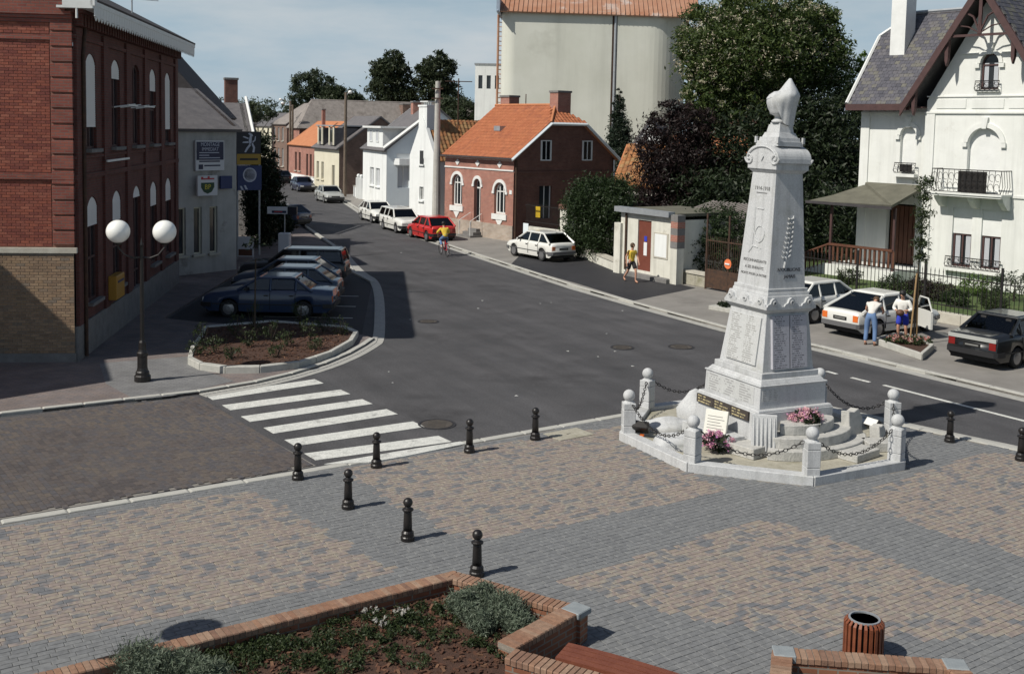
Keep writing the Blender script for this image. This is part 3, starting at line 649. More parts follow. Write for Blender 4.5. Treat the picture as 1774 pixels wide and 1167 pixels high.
# plaza paving: bricks in running bond, grey bands between mixed fields
pz = struct(MB().prism(inset(KB, -.0) + [(28, 1), (-26, 1)], -.05, ZP - .012).build('plaza_paving', 'joint_sand'))
kerb_stones(pz, KB, .2, -.05, ZP + .012, -1, step=1.0, name='kerb_stone')
gz = struct(MB().prism(inset(KB[3:], .004) + inset(KB[3:], .3)[::-1], -.04, .012).build('gutter', 'gutter_concrete'))
Z = lambda L_: [G(x, y, ZP) for x, y in L_]
MIX = [Z([(-400, 975), (0, 915), (440, 848), (690, 990), (500, 1030), (0, 1125), (-400, 1230)]),
       Z([(590, 812), (700, 793), (1085, 735), (1120, 790), (1260, 848), (1000, 905), (815, 938), (715, 890)]),
       Z([(968, 1006), (1150, 950), (1290, 903), (1350, 900), (1560, 975), (1774, 1052), (2000, 1130), (1774, 1098), (1620, 1108), (1450, 1103), (1250, 1080), (1100, 1045)]),
       Z([(1455, 864), (1560, 830), (1650, 800), (1716, 783), (1790, 788), (2000, 850), (2050, 1045), (1774, 964), (1610, 914)])]
PLANT_OUT = []   # filled below: footprints without paving
P1 = [G(785, 990, .42), G(-60, 1200, .42), (-6.5, 8.5), (1.5, 8.5), G(1010, 1170, .42), G(905, 1128, .42), G(1020, 1052, .42)]
P2 = [G(1338, 1118, .45), G(1690, 1142, .45), (7.5, 9), (3, 9)]
def pavers(parent, region, az, bw, bl, classify, z, jitter=.003, cap=300, stuffed=None):
    c, s = math.cos(az), math.sin(az); pol = np.array(region); loc = np.stack([pol[:, 0] * c + pol[:, 1] * s, -pol[:, 0] * s + pol[:, 1] * c], 1)
    lo, hi = loc.min(0), loc.max(0); nx = int((hi[0] - lo[0]) / bl) + 1; ny = int((hi[1] - lo[1]) / bw) + 1
    I, J = np.meshgrid(np.arange(nx), np.arange(ny)); I = I.ravel(); J = J.ravel()
    ro = np.random.default_rng(3).random(ny) * .5 + .25 * (np.arange(ny) % 2); a = lo[0] + (I + ro[J]) * bl; b = lo[1] + J * bw
    P = np.stack([a * c - b * s, a * s + b * c], 1); keep = inside(P, region); P = P[keep]
    cls = classify(P); n = len(P); tilt = rng.normal(size=(n, 2)) * .006
    M = np.zeros((n, 4, 4)); M[:, 3, 3] = 1; l = bl - .006; w_ = bw - .006
    M[:, 0, 0] = c * l; M[:, 1, 0] = s * l; M[:, 0, 1] = -s * w_; M[:, 1, 1] = c * w_; M[:, 2, 0] = tilt[:, 0] * l; M[:, 2, 1] = tilt[:, 1] * w_; M[:, 2, 2] = .03
    M[:, 0, 3] = P[:, 0]; M[:, 1, 3] = P[:, 1]; M[:, 2, 3] = z - .015 + rng.normal(size=n) * jitter * .4
    B = chamfer_box(.022)
    for mat, nm, k, cp in cls[1]:
        sel = cls[0] == k
        if sel.any(): pieces(nm, mat, parent, M[sel], base=B, cap=cp, shown=lambda p: (np.abs(p[:, 0] / np.maximum(p[:, 1], 1)) < .47) & (p[:, 1] > 12.6))
def cls_plaza(P):
    k = np.zeros(len(P), int)
    for z in MIX: k[inside(P, z)] = 1
    k[inside(P, octa(3.08)) | inside(P, P1) | inside(P, P2)] = -1
    return k, [('paver_grey', 'paver', 0, 150), ('paver_mixed', 'paver', 1, 150)]
pavers(pz, inset(KB, -.24)[1:-1] + [(14, 8), (-9, 8), (-12.5, 13)], R(34), .105, .21, cls_plaza, ZP)
# the brick-paved side street
st = struct(MB().prism([(-28, 12.4), (-11.09, 23.0), (-7.45, 25.3), (-3.65, 20.25), (-8.15, 17.2), (-26, 5.9)], -.04, .003).build('paved_street', 'joint_sand'))
pavers(st, [(-13, 21.85), (-11.09, 23.05), (-7.42, 25.32), (-3.68, 20.3), (-8.15, 17.25), (-11.5, 15.0)], R(126), .105, .21, lambda P: (np.zeros(len(P), int), [('paver_dark', 'paver', 0, 120)]), .018)
# pale flecks of litter and grit on the carriageway
fl_ = []
for k in range(22):
    px, py = (rng.uniform(640, 1150), rng.uniform(460, 690)) if k < 15 else (rng.uniform(520, 760), rng.uniform(380, 450)); x, y = G(px, py); fl_.append((x, y, rng.uniform(.02, .06), rng.uniform(0, 3)))
m_ = MB()
for x, y, s, a in fl_: m_.prism([(x + s * math.cos(a + t) * (1 if i % 2 else .5), y + s * math.sin(a + t) * (1 if i % 2 else .5)) for i, t in enumerate((0, .9, 2.1, 3.3, 4.4, 5.4))], .001, .008)
stuff(m_.build('road_litter', 'road_paint'), 'pale flecks of litter and grit scattered on the asphalt', 'litter')
# grey band of paving at the street corner by the lamp
struct(MB().prism([G(183, 664, .06), G(172, 629, .06), G(330, 617, .06), G(350, 640, .06), G(405, 660, .06), G(300, 685, .06), G(235, 692, .06)], .05, .0645).build('paving_band', 'paving_grey'))
# ------------------------------------------------------------------ war memorial
MROT = R(27.8)
mon = thing('war_memorial', 'tall grey granite war memorial with draped urn, name panels and scrolled cap', 'monument', (MON[0], MON[1], 0), MROT)
mon.rotation_euler = (Matrix.Rotation(R(1.25), 3, 'Y') @ Matrix.Rotation(MROT, 3, 'Z')).to_euler()      # it leans a little to the right
def sq(b, a0, z0, a1, z1):
    b.add([(-a0, -a0, z0), (a0, -a0, z0), (a0, a0, z0), (-a0, a0, z0), (-a1, -a1, z1), (a1, -a1, z1), (a1, a1, z1), (-a1, a1, z1)],
          [(0, 3, 2, 1), (4, 5, 6, 7), (0, 1, 5, 4), (1, 2, 6, 5), (2, 3, 7, 6), (3, 0, 4, 7)])
b = MB(); sq(b, 1.0, .1, 1.0, .92); sq(b, .99, .92, .97, .97); b.build('base_block', 'granite', mon, bevel=.012)
b = MB(); sq(b, .885, .965, .875, 1.42); sq(b, .9, 1.418, .9, 1.45); sq(b, .86, 1.449, .79, 1.54); sq(b, .76, 1.538, .76, 1.66); b.build('lower_block', 'granite', mon, bevel=.01)
b = MB(); sq(b, .686, 1.655, .565, 2.84); b.build('name_block', 'granite', mon, bevel=.01)
b = MB(); sq(b, .57, 2.838, .655, 2.93); sq(b, .668, 2.928, .668, 3.0); sq(b, .64, 2.998, .6, 3.2); sq(b, .56, 3.198, .545, 3.27); sq(b, .535, 3.268, .535, 3.34); b.build('cornice', 'granite', mon, bevel=.008)
for (nx, ny) in ((0, -1), (-1, 0), (1, 0), (0, 1)):
    for k in (-.46, 0, .46):
        o = MB(); c = (nx * .665 + (k if nx == 0 else 0), ny * .665 + (k if ny == 0 else 0), 3.0)
        pts = [(-.19, 0), (-.16, .05), (-.1, .07), (-.06, .15), (0, .18), (.06, .15), (.1, .07), (.16, .05), (.19, 0)]
        if nx == 0: o.yprism([(c[0] + p, 2.99 + q) for p, q in pts], ny * .6, ny * .668)
        else: o.xprism([(c[1] + p, 2.99 + q) for p, q in pts], nx * .6, nx * .668)
        a = o.build('acroterion', 'granite', mon)
        r = MB(); r.ybar([(.035, 0), (.055, .012), (.035, .024), (.03, 0)], 0, 0, n=12); 
        Mx = Matrix.Translation((c[0] + (0 if nx == 0 else nx * .004), c[1] + (0 if ny == 0 else ny * .004), 3.075)) @ Matrix.Rotation(0 if ny == 0 and nx == 0 else math.atan2(ny, nx) + math.pi / 2, 4, 'Z') @ Matrix.Rotation(math.pi, 4, 'X')
        r.xf(Mx).build('rosette', 'granite', a)
b = MB(); sq(b, .494, 3.33, .36, 5.7); b.build('shaft', 'granite', mon, bevel=.008)
b = MB(); sq(b, .37, 5.69, .43, 5.76); sq(b, .44, 5.758, .44, 5.9); b.build('cap_block', 'granite', mon, bevel=.008)
# scrolled cap: a cushion roll running along x with volutes on its two ends (faces -x and +x)
prof = []
for k in range(25):
    a = math.pi * k / 24; prof.append((-.5 * math.cos(a), 5.9 + .37 * math.sin(a) ** .7))
cap = MB(); cap.xprism([(y, z) for y, z in prof] + [(.42, 5.898), (-.42, 5.898)], -.44, .44); cap.build('scroll_cap', 'granite', mon, smooth=False)
for sx in (-1, 1):
    for sy in (-1, 1):
        v = MB(); pts = []
        for k in range(22):
            a = k / 21 * 2.6 * math.pi; rr = .13 - .034 * a / math.pi * 1.2
            pts.append((sx * .45, sy * (.395 + rr * math.cos(a + .2)), 5.985 - 0.0 + rr * math.sin(-a)))
        v.path(pts, .022, 6); v.build('volute', 'granite', mon)
    v = MB(); v.path([(sx * .45, .46 * math.cos(math.pi * (k + 1.2) / 14.4), 5.93 + .3 * math.sin(math.pi * (k + 1.2) / 14.4)) for k in range(13)], .022, 6); v.build('scroll_band', 'granite', mon)
    v = MB(); v.yprism([(-.06, 0), (0, -.09), (.06, 0), (.03, .04), (-.03, .04)], -.02, .02); v.xf(Matrix.Translation((sx * .445, 0, 6.02)) @ Matrix.Rotation(math.pi / 2, 4, 'Z')); v.build('heart_ornament', 'granite', mon)
b = MB(); sq(b, .34, 6.24, .34, 6.34); sq(b, .3, 6.338, .29, 6.42); sq(b, .26, 6.418, .22, 6.52); sq(b, .2, 6.518, .17, 6.68); sq(b, .15, 6.678, .15, 6.72); b.build('urn_pedestal', 'granite', mon, bevel=.006)
for sx in (-1, 1):
    for sy in (-1, 1): box('corner_stud', 'granite', mon, sx * .31, sy * .31, 6.3, sx * .36, sy * .36, 6.43)
urn = MB(); urn.lathe([(.15, 6.72), (.16, 6.76), (.1, 6.8), (.1, 6.86), (.2, 6.9), (.21, 6.95), (.25, 7.02), (.28, 7.12), (.28, 7.2), (.24, 7.29), (.14, 7.36), (0, 7.38)], 24, (-.06, -.02, 0)); urn.build('urn', 'granite', mon, smooth=True)
# the mourning cloth draped over the urn, peaked at the top and falling to the right in folds
cl_ = MB(); NU, NV = 72, 22; gv = []; A0_ = R(-38); PR = [(6.66, .2), (6.95, .25), (7.15, .31), (7.3, .31), (7.42, .21), (7.55, .09), (7.64, .012)]; PL = [(6.66, .2), (7.0, .27), (7.16, .312), (7.26, .285), (7.31, .19), (7.4, .1), (7.55, .05), (7.64, .012)]
for j in range(NV + 1):
    t = j / NV
    for i in range(NU):
        ph = -math.pi + 2 * math.pi * i / NU; k = min(1, max(0, (abs(ph) - R(55)) / R(85))); k = k * k * (3 - 2 * k); hem = 6.66 + .56 * k + .02 * math.sin(ph * 5)
        z = 7.64 + (hem - 7.64) * t; kk = min(1, max(0, (abs(ph) - R(70)) / R(60))); r = (1 - kk) * float(np.interp(z, [p[0] for p in PR], [p[1] for p in PR])) + kk * float(np.interp(z, [p[0] for p in PL], [p[1] for p in PL])); fo = max(0, 1 - abs(ph) / R(105)); r += fo * (.042 * math.sin(ph * 7 + 1.5) + .014 * math.sin(ph * 15)) * min(1, max(0, (t - .25) * 2)) + .012
        lean = .17 * max(0, (z - 7.15) / .49) + .03 * fo * t; gv.append((-.05 + lean * math.cos(A0_) + r * math.cos(A0_ + ph), -.01 + lean * math.sin(A0_) + r * math.sin(A0_ + ph), z))
cl_.add(gv, [(j * NU + i, (j + 1) * NU + i, (j + 1) * NU + (i + 1) % NU, j * NU + (i + 1) % NU) for j in range(NV) for i in range(NU)])
cl_.build('draped_cloth', 'granite', mon, smooth=True)
# faces of the tapering blocks: matrix of a plane lying on face 'L' (-x) or 'F' (-y)
def face(side, a0, z0, a1, z1, s, z, off=.004):
    t = (z - z0) / (z1 - z0); a = a0 + (a1 - a0) * t; up = Vector((0, (a0 - a1), z1 - z0)).normalized()
    if side == 'F': return plane_on((s, -a - off, z), (1, 0, 0), (0, up.y, up.z))
    return plane_on((-a - off, -s, z), (0, -1, 0), (up.y, 0, up.z))
SH = (.494, 3.33, .36, 5.7); NB = (.686, 1.655, .565, 2.84)
text('inscription', '1914-1918', .11, 'engraving', mon, face('L', *SH, 0, 5.36))
pl = MB().box(-.16, -.008, 0, .16, .008, .004); pl.xf(face('L', *SH, 0, 5.27)); pl.build('rule', 'engraving', mon)
for s_, z_ in (('RECONNAISSANTE', 3.86), ('A SES ENFANTS', 3.72), ('MORTS POUR LA PATRIE', 3.58)): text('inscription', s_, .085 if len(s_) < 18 else .074, 'engraving', mon, face('L', *SH, 0, z_), sx=.98)
text('inscription', "N'OUBLIONS", .105, 'engraving_dark', mon, face('F', *SH, .04, 3.72)); text('inscription', 'JAMAIS', .1, 'engraving_dark', mon, face('F', *SH, .06, 3.58))
# palm branch in relief on the right face
pb = MB()
stem = [(-.1 + .26 * k / 10 - .1 * (k / 10) ** 2, 3.76 + 1.0 * k / 10) for k in range(11)]
Mf = lambda s, z, o=.0: tuple(face('F', *SH, s, z, .006 + o) @ Vector((0, 0, 0)))
pb.path([Mf(s, z) for s, z in stem], [.022 - .0014 * k for k in range(11)], 6)
for k in range(2, 11):
    s0, z0 = stem[k]
    for sg in (-1, 1):
        l = .2 * (1 - .05 * k); e = (s0 + sg * l * .75, z0 + l * (.35 if sg < 0 else .75)); m_ = ((s0 + e[0]) / 2 + sg * .02, (z0 + e[1]) / 2 - .02)
        pb.path([Mf(s0, z0), Mf(*m_, .012), Mf(*e)], [.01, .022, .004], 5)
pb.build('palm_branch', 'granite', mon)
# soldier's relief on the left face: sword, wreath and rifle lines carved shallow
rl = MB(); Ml = lambda s, z, o=0: tuple(face('L', *SH, s, z, .004 + o) @ Vector((0, 0, 0)))
rl.path([Ml(-.14, 4.96), Ml(-.12, 4.5), Ml(-.13, 4.2)], .012, 5); rl.path([Ml(-.08, 4.94), Ml(.12, 4.94)], .014, 5)
rl.path([Ml(.06 + .14 * math.cos(a), 4.42 + .17 * math.sin(a)) for a in np.linspace(0, 2 * math.pi, 16)], .014, 5)
rl.path([Ml(-.2, 4.55), Ml(.0, 4.3), Ml(.14, 4.12)], .012, 5); rl.path([Ml(-.22, 4.02), Ml(-.1, 4.16), Ml(.05, 4.14)], .012, 5)
rl.build('relief', 'granite', mon)
# name panels
def names_mat(name, base1, base2, ink, rows, cols, wd):
    """stone panel cut with rows of small lettering (flat print): UV.x in columns, UV.y in rows"""
    m = surf(name, base1, base2, scale=30, rough=.75, bump=.05); nt = m.node_tree; L_ = nt.links; b = nt.nodes['Principled BSDF']; src = b.inputs['Base Color'].links[0].from_socket
    tc = _n(nt, 'TexCoord'); sp = _n(nt, 'SeparateXYZ'); L_.new(tc.outputs['UV'], sp.inputs[0])
    def M_(op, a, b_=None):
        n = _n(nt, 'Math'); n.operation = op; L_.new(a, n.inputs[0])
        if b_ is not None:
            if isinstance(b_, (int, float)): n.inputs[1].default_value = b_
            else: L_.new(b_, n.inputs[1])
        return n.outputs[0]
    y = M_('MULTIPLY', sp.outputs[1], float(rows)); fy = M_('FRACT', y); row = M_('FLOOR', y)
    inrow = M_('MULTIPLY', M_('GREATER_THAN', fy, .3), M_('LESS_THAN', fy, .78))
    x = M_('MULTIPLY', sp.outputs[0], float(cols)); fx = M_('FRACT', x); 
    cb = _n(nt, 'CombineXYZ'); L_.new(M_('MULTIPLY', sp.outputs[0], 38.0 / wd), cb.inputs[0]); L_.new(M_('MULTIPLY', row, 7.31), cb.inputs[1])
    nz = _n(nt, 'TexWhiteNoise'); nz.noise_dimensions = '2D'
    c2 = _n(nt, 'CombineXYZ'); L_.new(M_('FLOOR', M_('MULTIPLY', sp.outputs[0], 34.0)), c2.inputs[0]); L_.new(row, c2.inputs[1]); L_.new(c2.outputs[0], nz.inputs['Vector'])
    let = M_('GREATER_THAN', nz.outputs['Value'], .3)
    c3 = _n(nt, 'CombineXYZ'); L_.new(row, c3.inputs[0]); L_.new(M_('FLOOR', x), c3.inputs[1]); n3 = _n(nt, 'TexWhiteNoise'); n3.noise_dimensions = '2D'; L_.new(c3.outputs[0], n3.inputs['Vector'])
    ln = M_('LESS_THAN', fx, M_('ADD', M_('MULTIPLY', n3.outputs['Value'], .35), .5)); st = M_('GREATER_THAN', fx, .08)
    k = M_('MULTIPLY', M_('MULTIPLY', inrow, let), M_('MULTIPLY', ln, st))
    mx = _n(nt, 'MixRGB'); mx.inputs[2].default_value = c4(ink); L_.new(k, mx.inputs[0]); L_.new(src, mx.inputs[1]); L_.new(mx.outputs[0], b.inputs['Base Color'])
    return m
names_mat('names_left', (.44, .45, .45), (.56, .57, .56), (.3, .3, .29), 22, 2, 1); names_mat('names_grey', (.36, .36, .4), (.46, .46, .5), (.13, .13, .15), 24, 1, 1)
names_mat('names_low', (.42, .43, .43), (.54, .55, .54), (.3, .3, .3), 7, 3, 1); names_mat('names_dark', (.04, .033, .028), (.065, .052, .045), (.42, .36, .2), 3, 1, 1)
names_mat('names_tablet', (.7, .69, .62), (.76, .75, .68), (.5, .49, .42), 8, 1, 1)
def panel(name, mat, side, blk, s0, s1, z0, z1, th, parent=mon):
    """a slab lying on a tapering face"""
    zs = (z0 + z1) / 2; Mx = face(side, *blk, (s0 + s1) / 2, zs, th / 2); w2, h2 = (s1 - s0) / 2, (z1 - z0) / 2
    bb = MB().box(-w2, -h2, -th / 2, w2, h2, th / 2)
    me = bpy.data.meshes.new(name); me.from_pydata([tuple(Mx @ Vector(p)) for p in bb.v], [], bb.f); me.update()
    o = finish(name, me, mat, parent)
    uv = me.uv_layers[0].data
    for p in me.polygons:
        for li in p.loop_indices:
            q = Vector(bb.v[me.loops[li].vertex_index]); uv[li].uv = ((q.x / w2 + 1) / 2, (q.y / h2 + 1) / 2)
    return o
panel('name_panel', 'names_left', 'L', NB, -.47, .47, 1.76, 2.74, .035)
panel('name_panel', 'names_grey', 'F', NB, -.46, -.015, 1.72, 2.8, .06); panel('name_panel', 'names_grey', 'F', NB, .015, .46, 1.72, 2.8, .06)
LB = (.885, .965, .875, 1.42); panel('name_panel', 'names_low', 'L', LB, -.78, .7, 1.02, 1.38, .006); panel('name_panel', 'names_low', 'F', LB, -.82, -.4, 1.12, 1.36, .006)
BB = (1.0, .1, 1.0, .92)
for k in range(3): panel('marble_plaque', 'names_dark', 'L', BB, -.92 + .56 * k, -.37 + .56 * k, .72, .9, .05)

# enclosure: octagonal kerbed floor
enc = thing('memorial_enclosure', 'octagonal kerbed stone floor round the foot of the war memorial', 'enclosure', (MON[0], MON[1], 0))
oc = lambda r: [(x - MON[0], y - MON[1]) for x, y in octa(r)]
MB().prism(oc(2.86), -.02, .13).build('floor', 'granite_floor', enc)
o1, o0 = oc(3.06), oc(2.78)
for k in range(8):
    j = (k + 1) % 8; MB().prism([Vector(o1[k]).lerp(Vector(o1[j]), .004), Vector(o1[k]).lerp(Vector(o1[j]), .996), Vector(o0[k]).lerp(Vector(o0[j]), .996), Vector(o0[k]).lerp(Vector(o0[j]), .004)], -.02, .22).build('kerb_stone', 'granite', enc, bevel=.012)
POSTS = octa(2.87); OL = ['leftmost granite post of the memorial chain, standing beside a black floodlight', 'rear left granite post of the memorial chain, nearest the road bend', 'granite post of the memorial chain hidden behind the shaft', 'rear right granite post whose ball shows dark beside the memorial base', 'right rear granite post with chain, standing closest to the road centre line', 'right granite post of the memorial with its shadow on the paving', 'front granite post of the memorial chain, nearest the camera', 'front left granite post of the memorial beside the pink flowers']
post0 = None; order = [0, 1, 2, 3, 4, 5, 6, 7]
for k in order:
    x, y = POSTS[k]; rz = OCT_A0 - k * math.pi / 4
    if post0 is None:
        post0 = thing('chain_post', OL[k], 'post', (x, y, .2), rz, 'granite posts round the memorial')
        for (z0, z1) in ((0, .16), (.165, .5), (.505, .64)): box('block', 'granite', post0, -.13, -.13, z0, .13, .13, z1, bevel=.01)
        MB().lathe([(.13, .638), (.1, .665), (.07, .68), (.07, .7)], 12).build('neck', 'granite', post0)
        MB().ball((0, 0, .79), .125, 18).build('ball', 'granite', post0, smooth=True)
    else: dup(post0, (x, y, .2), rz, OL[k])
CL = ['chain sagging between the leftmost and rear left memorial posts', 'chain behind the memorial from the rear left post', 'chain behind the memorial running to the rear right post', 'chain sagging down from the dark ball post towards the road side', 'short chain between the two right-hand memorial posts', 'spiked chain in front of the low broken steps at right', 'spiked chain hanging in front of the curved memorial steps', 'chain between the leftmost post and the front left post']
for k in range(8):
    a = Vector((*POSTS[k], .82)); b_ = Vector((*POSTS[(k + 1) % 8], .82)); n = 26; m = MB(); d = (b_ - a).normalized(); a += d * .14; b_ -= d * .14
    pts = [a.lerp(b_, i / n) + Vector((0, 0, -.36 * (1 - (2 * i / n - 1) ** 2))) for i in range(n + 1)]
    for i in range(n):
        p, q = pts[i], pts[i + 1]; t = (q - p).normalized(); s = t.cross(Vector((0, 0, 1))) if i % 2 else Vector((0, 0, 1)) - t * t.z; s.normalize(); s *= .026
        loop = [p - t * .01, p + t * .02 + s, q - t * .02 + s, q + t * .01, q - t * .02 - s, p + t * .02 - s, p - t * .01]
        m.path([tuple(v) for v in loop], .0085, 5)
        if i % 4 == 2:
            u = t.cross(s).normalized() * .06; m.tube(tuple(p - u), tuple(p + u), .004, .004, 4); m.tube(tuple(p - s * 2.2), tuple(p + s * 2.2), .004, .004, 4)
    tag(m.build('chain', 'black_iron'), CL[k], 'chain', 'spiked iron chains round the memorial')
# curved steps before the right-hand face
E_ = lambda s, d: (MON[0] + (s * math.cos(MROT) + d * math.sin(MROT)), MON[1] + (s * math.sin(MROT) - d * math.cos(MROT)))   # s along the right face, d outwards from the axis
stp = thing('memorial_steps', 'three curved granite steps below the pink wreath at the memorial front', 'steps', (MON[0], MON[1], .13), MROT)
for (r, z0, z1, off, nm) in ((1.5, 0, .2, .22, 'step'), (1.18, .195, .4, .16, 'step'), (.82, .395, .6, .1, 'step')):
    pts = [(off + r * math.cos(a), -1.0 - r * .62 * math.sin(a)) for a in np.linspace(.25, math.pi - .5, 18)] + [(off - r * .6, -1.0), (off + r * .9, -1.0)]
    MB().prism(pts, z0, z1).build(nm, 'granite_rough', stp, bevel=.012)
def slab(name, label, cat, mat, s, d, z, w_, h, th, lean, yaw, group=None, rough=0):
    x, y = E_(s, d); o = thing(name, label, cat, (x, y, z), MROT + yaw, group); o.rotation_euler = (0, 0, MROT + yaw)
    b = MB()
    if rough:
        pts = [(-w_ / 2, 0), (w_ / 2, 0), (w_ / 2 * .9, h * .5), (w_ / 2 * .95, h * .72), (w_ * .22, h), (-w_ * .1, h * .93), (-w_ / 2 * .9, h * .97)]
    else: pts = [(-w_ / 2, 0), (w_ / 2, 0), (w_ / 2, h), (-w_ / 2, h)]
    b.yprism(pts, -th / 2, th / 2); b.xf(Matrix.Rotation(lean, 4, 'X')); b.build('slab', mat, o, bevel=.012); return o
o = slab('carved_stele', 'tall fluted granite slab leaning at the front corner of the memorial', 'stele', 'granite', -.98, 1.2, .13, .5, .82, .14, R(-8), R(-38))
fl = MB()
for k in range(6): fl.tube((-.2 + .08 * k, -.07 - .02, .12), (-.2 + .08 * k, -.07 + .02 + .04, .76), .018, .018, 6)
fl.xf(Matrix.Rotation(R(-4), 4, 'X')); fl.build('fluting', 'granite', o)
slab('broken_slab', 'rough broken stone slab standing right of the memorial steps', 'stone', 'granite_rough', 1.36, 1.25, .13, .5, .72, .2, R(-5), R(10), rough=1)
slab('broken_stone', 'low jagged stone fragment at the right end of the memorial steps', 'stone', 'granite_rough', 1.78, 1.55, .13, .32, .42, .22, R(-6), R(20), rough=1)
slab('step_fragment', 'thin flat stone slab lying before the curved steps', 'stone', 'granite_rough', .72, 2.02, .13, .8, .16, .5, 0, R(12))
slab('step_fragment', 'curved stone block lying right of the steps near the chain', 'stone', 'granite_rough', 1.5, 1.82, .13, .6, .2, .4, 0, R(-20))
x, y = G(1236, 768, .2)
o = thing('marble_tablet', 'white marble tablet leaning on the left side of the memorial base', 'plaque', (x, y, .2), R(-32))
me_b = MB().box(-.24, -.04, 0, .24, .04, .68); me_b.xf(Matrix.Rotation(R(-16), 4, 'X')); tb = me_b.build('tablet', 'white_marble', o, bevel=.008)
ln = MB()
for k in range(8): ln.box(-.18, -.0435, .12 + .06 * k, .18 - .04 * (k % 3), -.041, .132 + .06 * k)
ln.xf(Matrix.Rotation(R(-16), 4, 'X')); ln.build('lettering', 'plate_mark', o)
# boulders and low plinth stones on the left side
def boulder(label, px, py, z, r, sq_=.7, seed=1):
    x, y = G(px, py, z); b = MB(); b.ball((0, 0, 0), 1, 18); rs = np.random.default_rng(seed); ph = rs.random(6) * 6
    v = []
    for p in b.v:
        k = 1 + .13 * math.sin(3 * p[0] + ph[0]) + .11 * math.sin(5 * p[1] + ph[1]) + .1 * math.sin(7 * p[2] + ph[2])
        v.append((p[0] * r[0] * k, p[1] * r[1] * k, max(-.3, p[2]) * r[2] * k))
    b.v = v; o = b.build('boulder', 'granite', None, smooth=True); o.location = (x, y, z); return tag(o, label, 'stone', 'rough stones left of the memorial')
boulder('rough grey boulder at the left rear of the memorial base', 1203, 728, .14, (.42, .34, .62), seed=2)
boulder('low mound of stone between the rear left post and the memorial', 1150, 742, .14, (.62, .4, .24), seed=3)
boulder('flat mossy stone in front of the rounded boulder', 1170, 772, .14, (.45, .4, .26), seed=5)
slab('base_stone', 'squared granite block under the dark name plaques, left of the memorial', 'stone', 'granite', -1.3, .0, .13, .45, .3, 1.5, 0, 0)
slab('base_stone', 'long low granite sill along the left foot of the memorial', 'stone', 'granite_rough', -1.2, .95, .13, .5, .22, .7, 0, R(14), rough=0)
# bouquets
def bouquet(label, px, py, z, r, mat, n=260):
    x, y = G(px, py, z); t = thing('bouquet', label, 'flowers', (x, y, z), 0, 'flowers laid at the memorial')
    leaves('foliage', [((0, 0, r * .5), (r, r, r * .5))], 700, .06, 'leaf_dark', t, clump=.4, per=20)
    fl = []
    for k in range(46):
        a = rng.random() * 6.28; q = math.sqrt(rng.random()) * r * .98; s = .035 + .03 * rng.random()
        fl.append(((q * math.cos(a), q * math.sin(a), r * (.95 - .45 * (q / r) ** 2) + rng.normal() * .02), (s, s, s * .8)))
    leaves('blooms', fl, 46 * 44, .022, mat, t, clump=1.3, per=22, shell=.3, aspect=1.2)
    return t
bouquet('pale pink flower wreath on the top memorial step', 1394, 737, .62, .3, 'flower_pale')
bouquet('bright pink bouquet leaning beside the front left memorial post', 1240, 778, .16, .32, 'flower_pink')
def floodlight(label, px, py, yaw):
    x, y = G(px, py, .13); t = thing('floodlight', label, 'floodlight', (x, y, .13), yaw, 'floodlights inside the memorial chain')
    MB().tube((0, 0, 0), (0, 0, .12), .03).build('stand', 'rusty_iron', t)
    b = MB().box(-.17, -.09, -.1, .17, .09, .1); b.xf(Matrix.Translation((0, 0, .22)) @ Matrix.Rotation(R(40), 4, 'X')); h = b.build('housing', 'black_iron', t, bevel=.015)
    b = MB().box(-.15, .091, -.085, .15, .1, .085); b.xf(Matrix.Translation((0, 0, .22)) @ Matrix.Rotation(R(40), 4, 'X')); b.build('lens', 'lamp_clear', h)
    MB().box(.02, -.2, 0, .1, -.1, .1).build('gear_box', 'lamp_orange', t)
floodlight('black floodlight by the leftmost memorial post', 1110, 757, R(-20)); floodlight('tilted floodlight with white face by the right memorial posts', 1512, 752, R(120))
# ------------------------------------------------------------------ town hall (left)
TC = G(133, 630); tu = Vector((-.124, 1)).normalized()
th = thing('town_hall', 'large dark red brick town hall with white lambrequin eaves and tall arched windows', 'building', *frame(TC, tu))
# local x runs along the street front (away), y into the building; street front faces -y, the sunlit end wall faces -x
TL, TD, TH = 14.7, 11.0, 9.35
cxs = (1.8, 4.65, 7.42, 10.12, 12.85)
ops = [(c - .53, c + .53, 5.7, 8.08, .25) for c in cxs] + [(c - .55, c + .55, 1.45 if i != 2 else .35, 4.1, .26) for i, c in enumerate(cxs)]
fw_ = wall('street_wall', 'brick_town_shaded', th, 0.02, TL, 1.0, TH, ops, d=.16)
blind = {0: 6.3, 1: 7.75, 2: None, 3: 7.55, 4: 6.2, 5: 3.55, 6: 3.45, 7: 3.98, 8: 3.5, 9: 3.5}
for i, o in enumerate(ops):
    p = win(th, o, .1, frame='villa_timber', mull=1, bars=(o[2] + 1.2,), sill=(i != 7), sillmat='stone_grey', proud=.04)
    if blind[i]:
        zt = blind[i]; sb = MB(); a, c = o[0] + .02, o[1] - .02
        shape_panel('roller_blind', 'shutter_white', p, o, .035, .01, th=.03, zcut=zt)
        n = int((o[3] - zt) / .06)
        for k in range(n): sb.box(a, .022, zt + k * .06, c, .0345, zt + k * .06 + .045)
        if n > 0: sb.build('blind_slats', 'shutter_white', p)
MB().box(0, -.06, 0, TL, .3, 1.0).build('plinth', 'stone_grey', th)
for z, h, d in ((4.9, .14, .07), (5.45, .08, .05), (8.62, .1, .06)): MB().box(0.0, -d, z, TL, .02, z + h).build('string_course', 'brick_town_shaded', th)
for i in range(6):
    x = (.35, 3.2, 6.05, 8.75, 11.5, 14.3)[i]; MB().box(x - .26, -.075, 1.0, x + .26, .01, 8.9).build('pilaster', 'brick_town_shaded', th)
cb = MB()
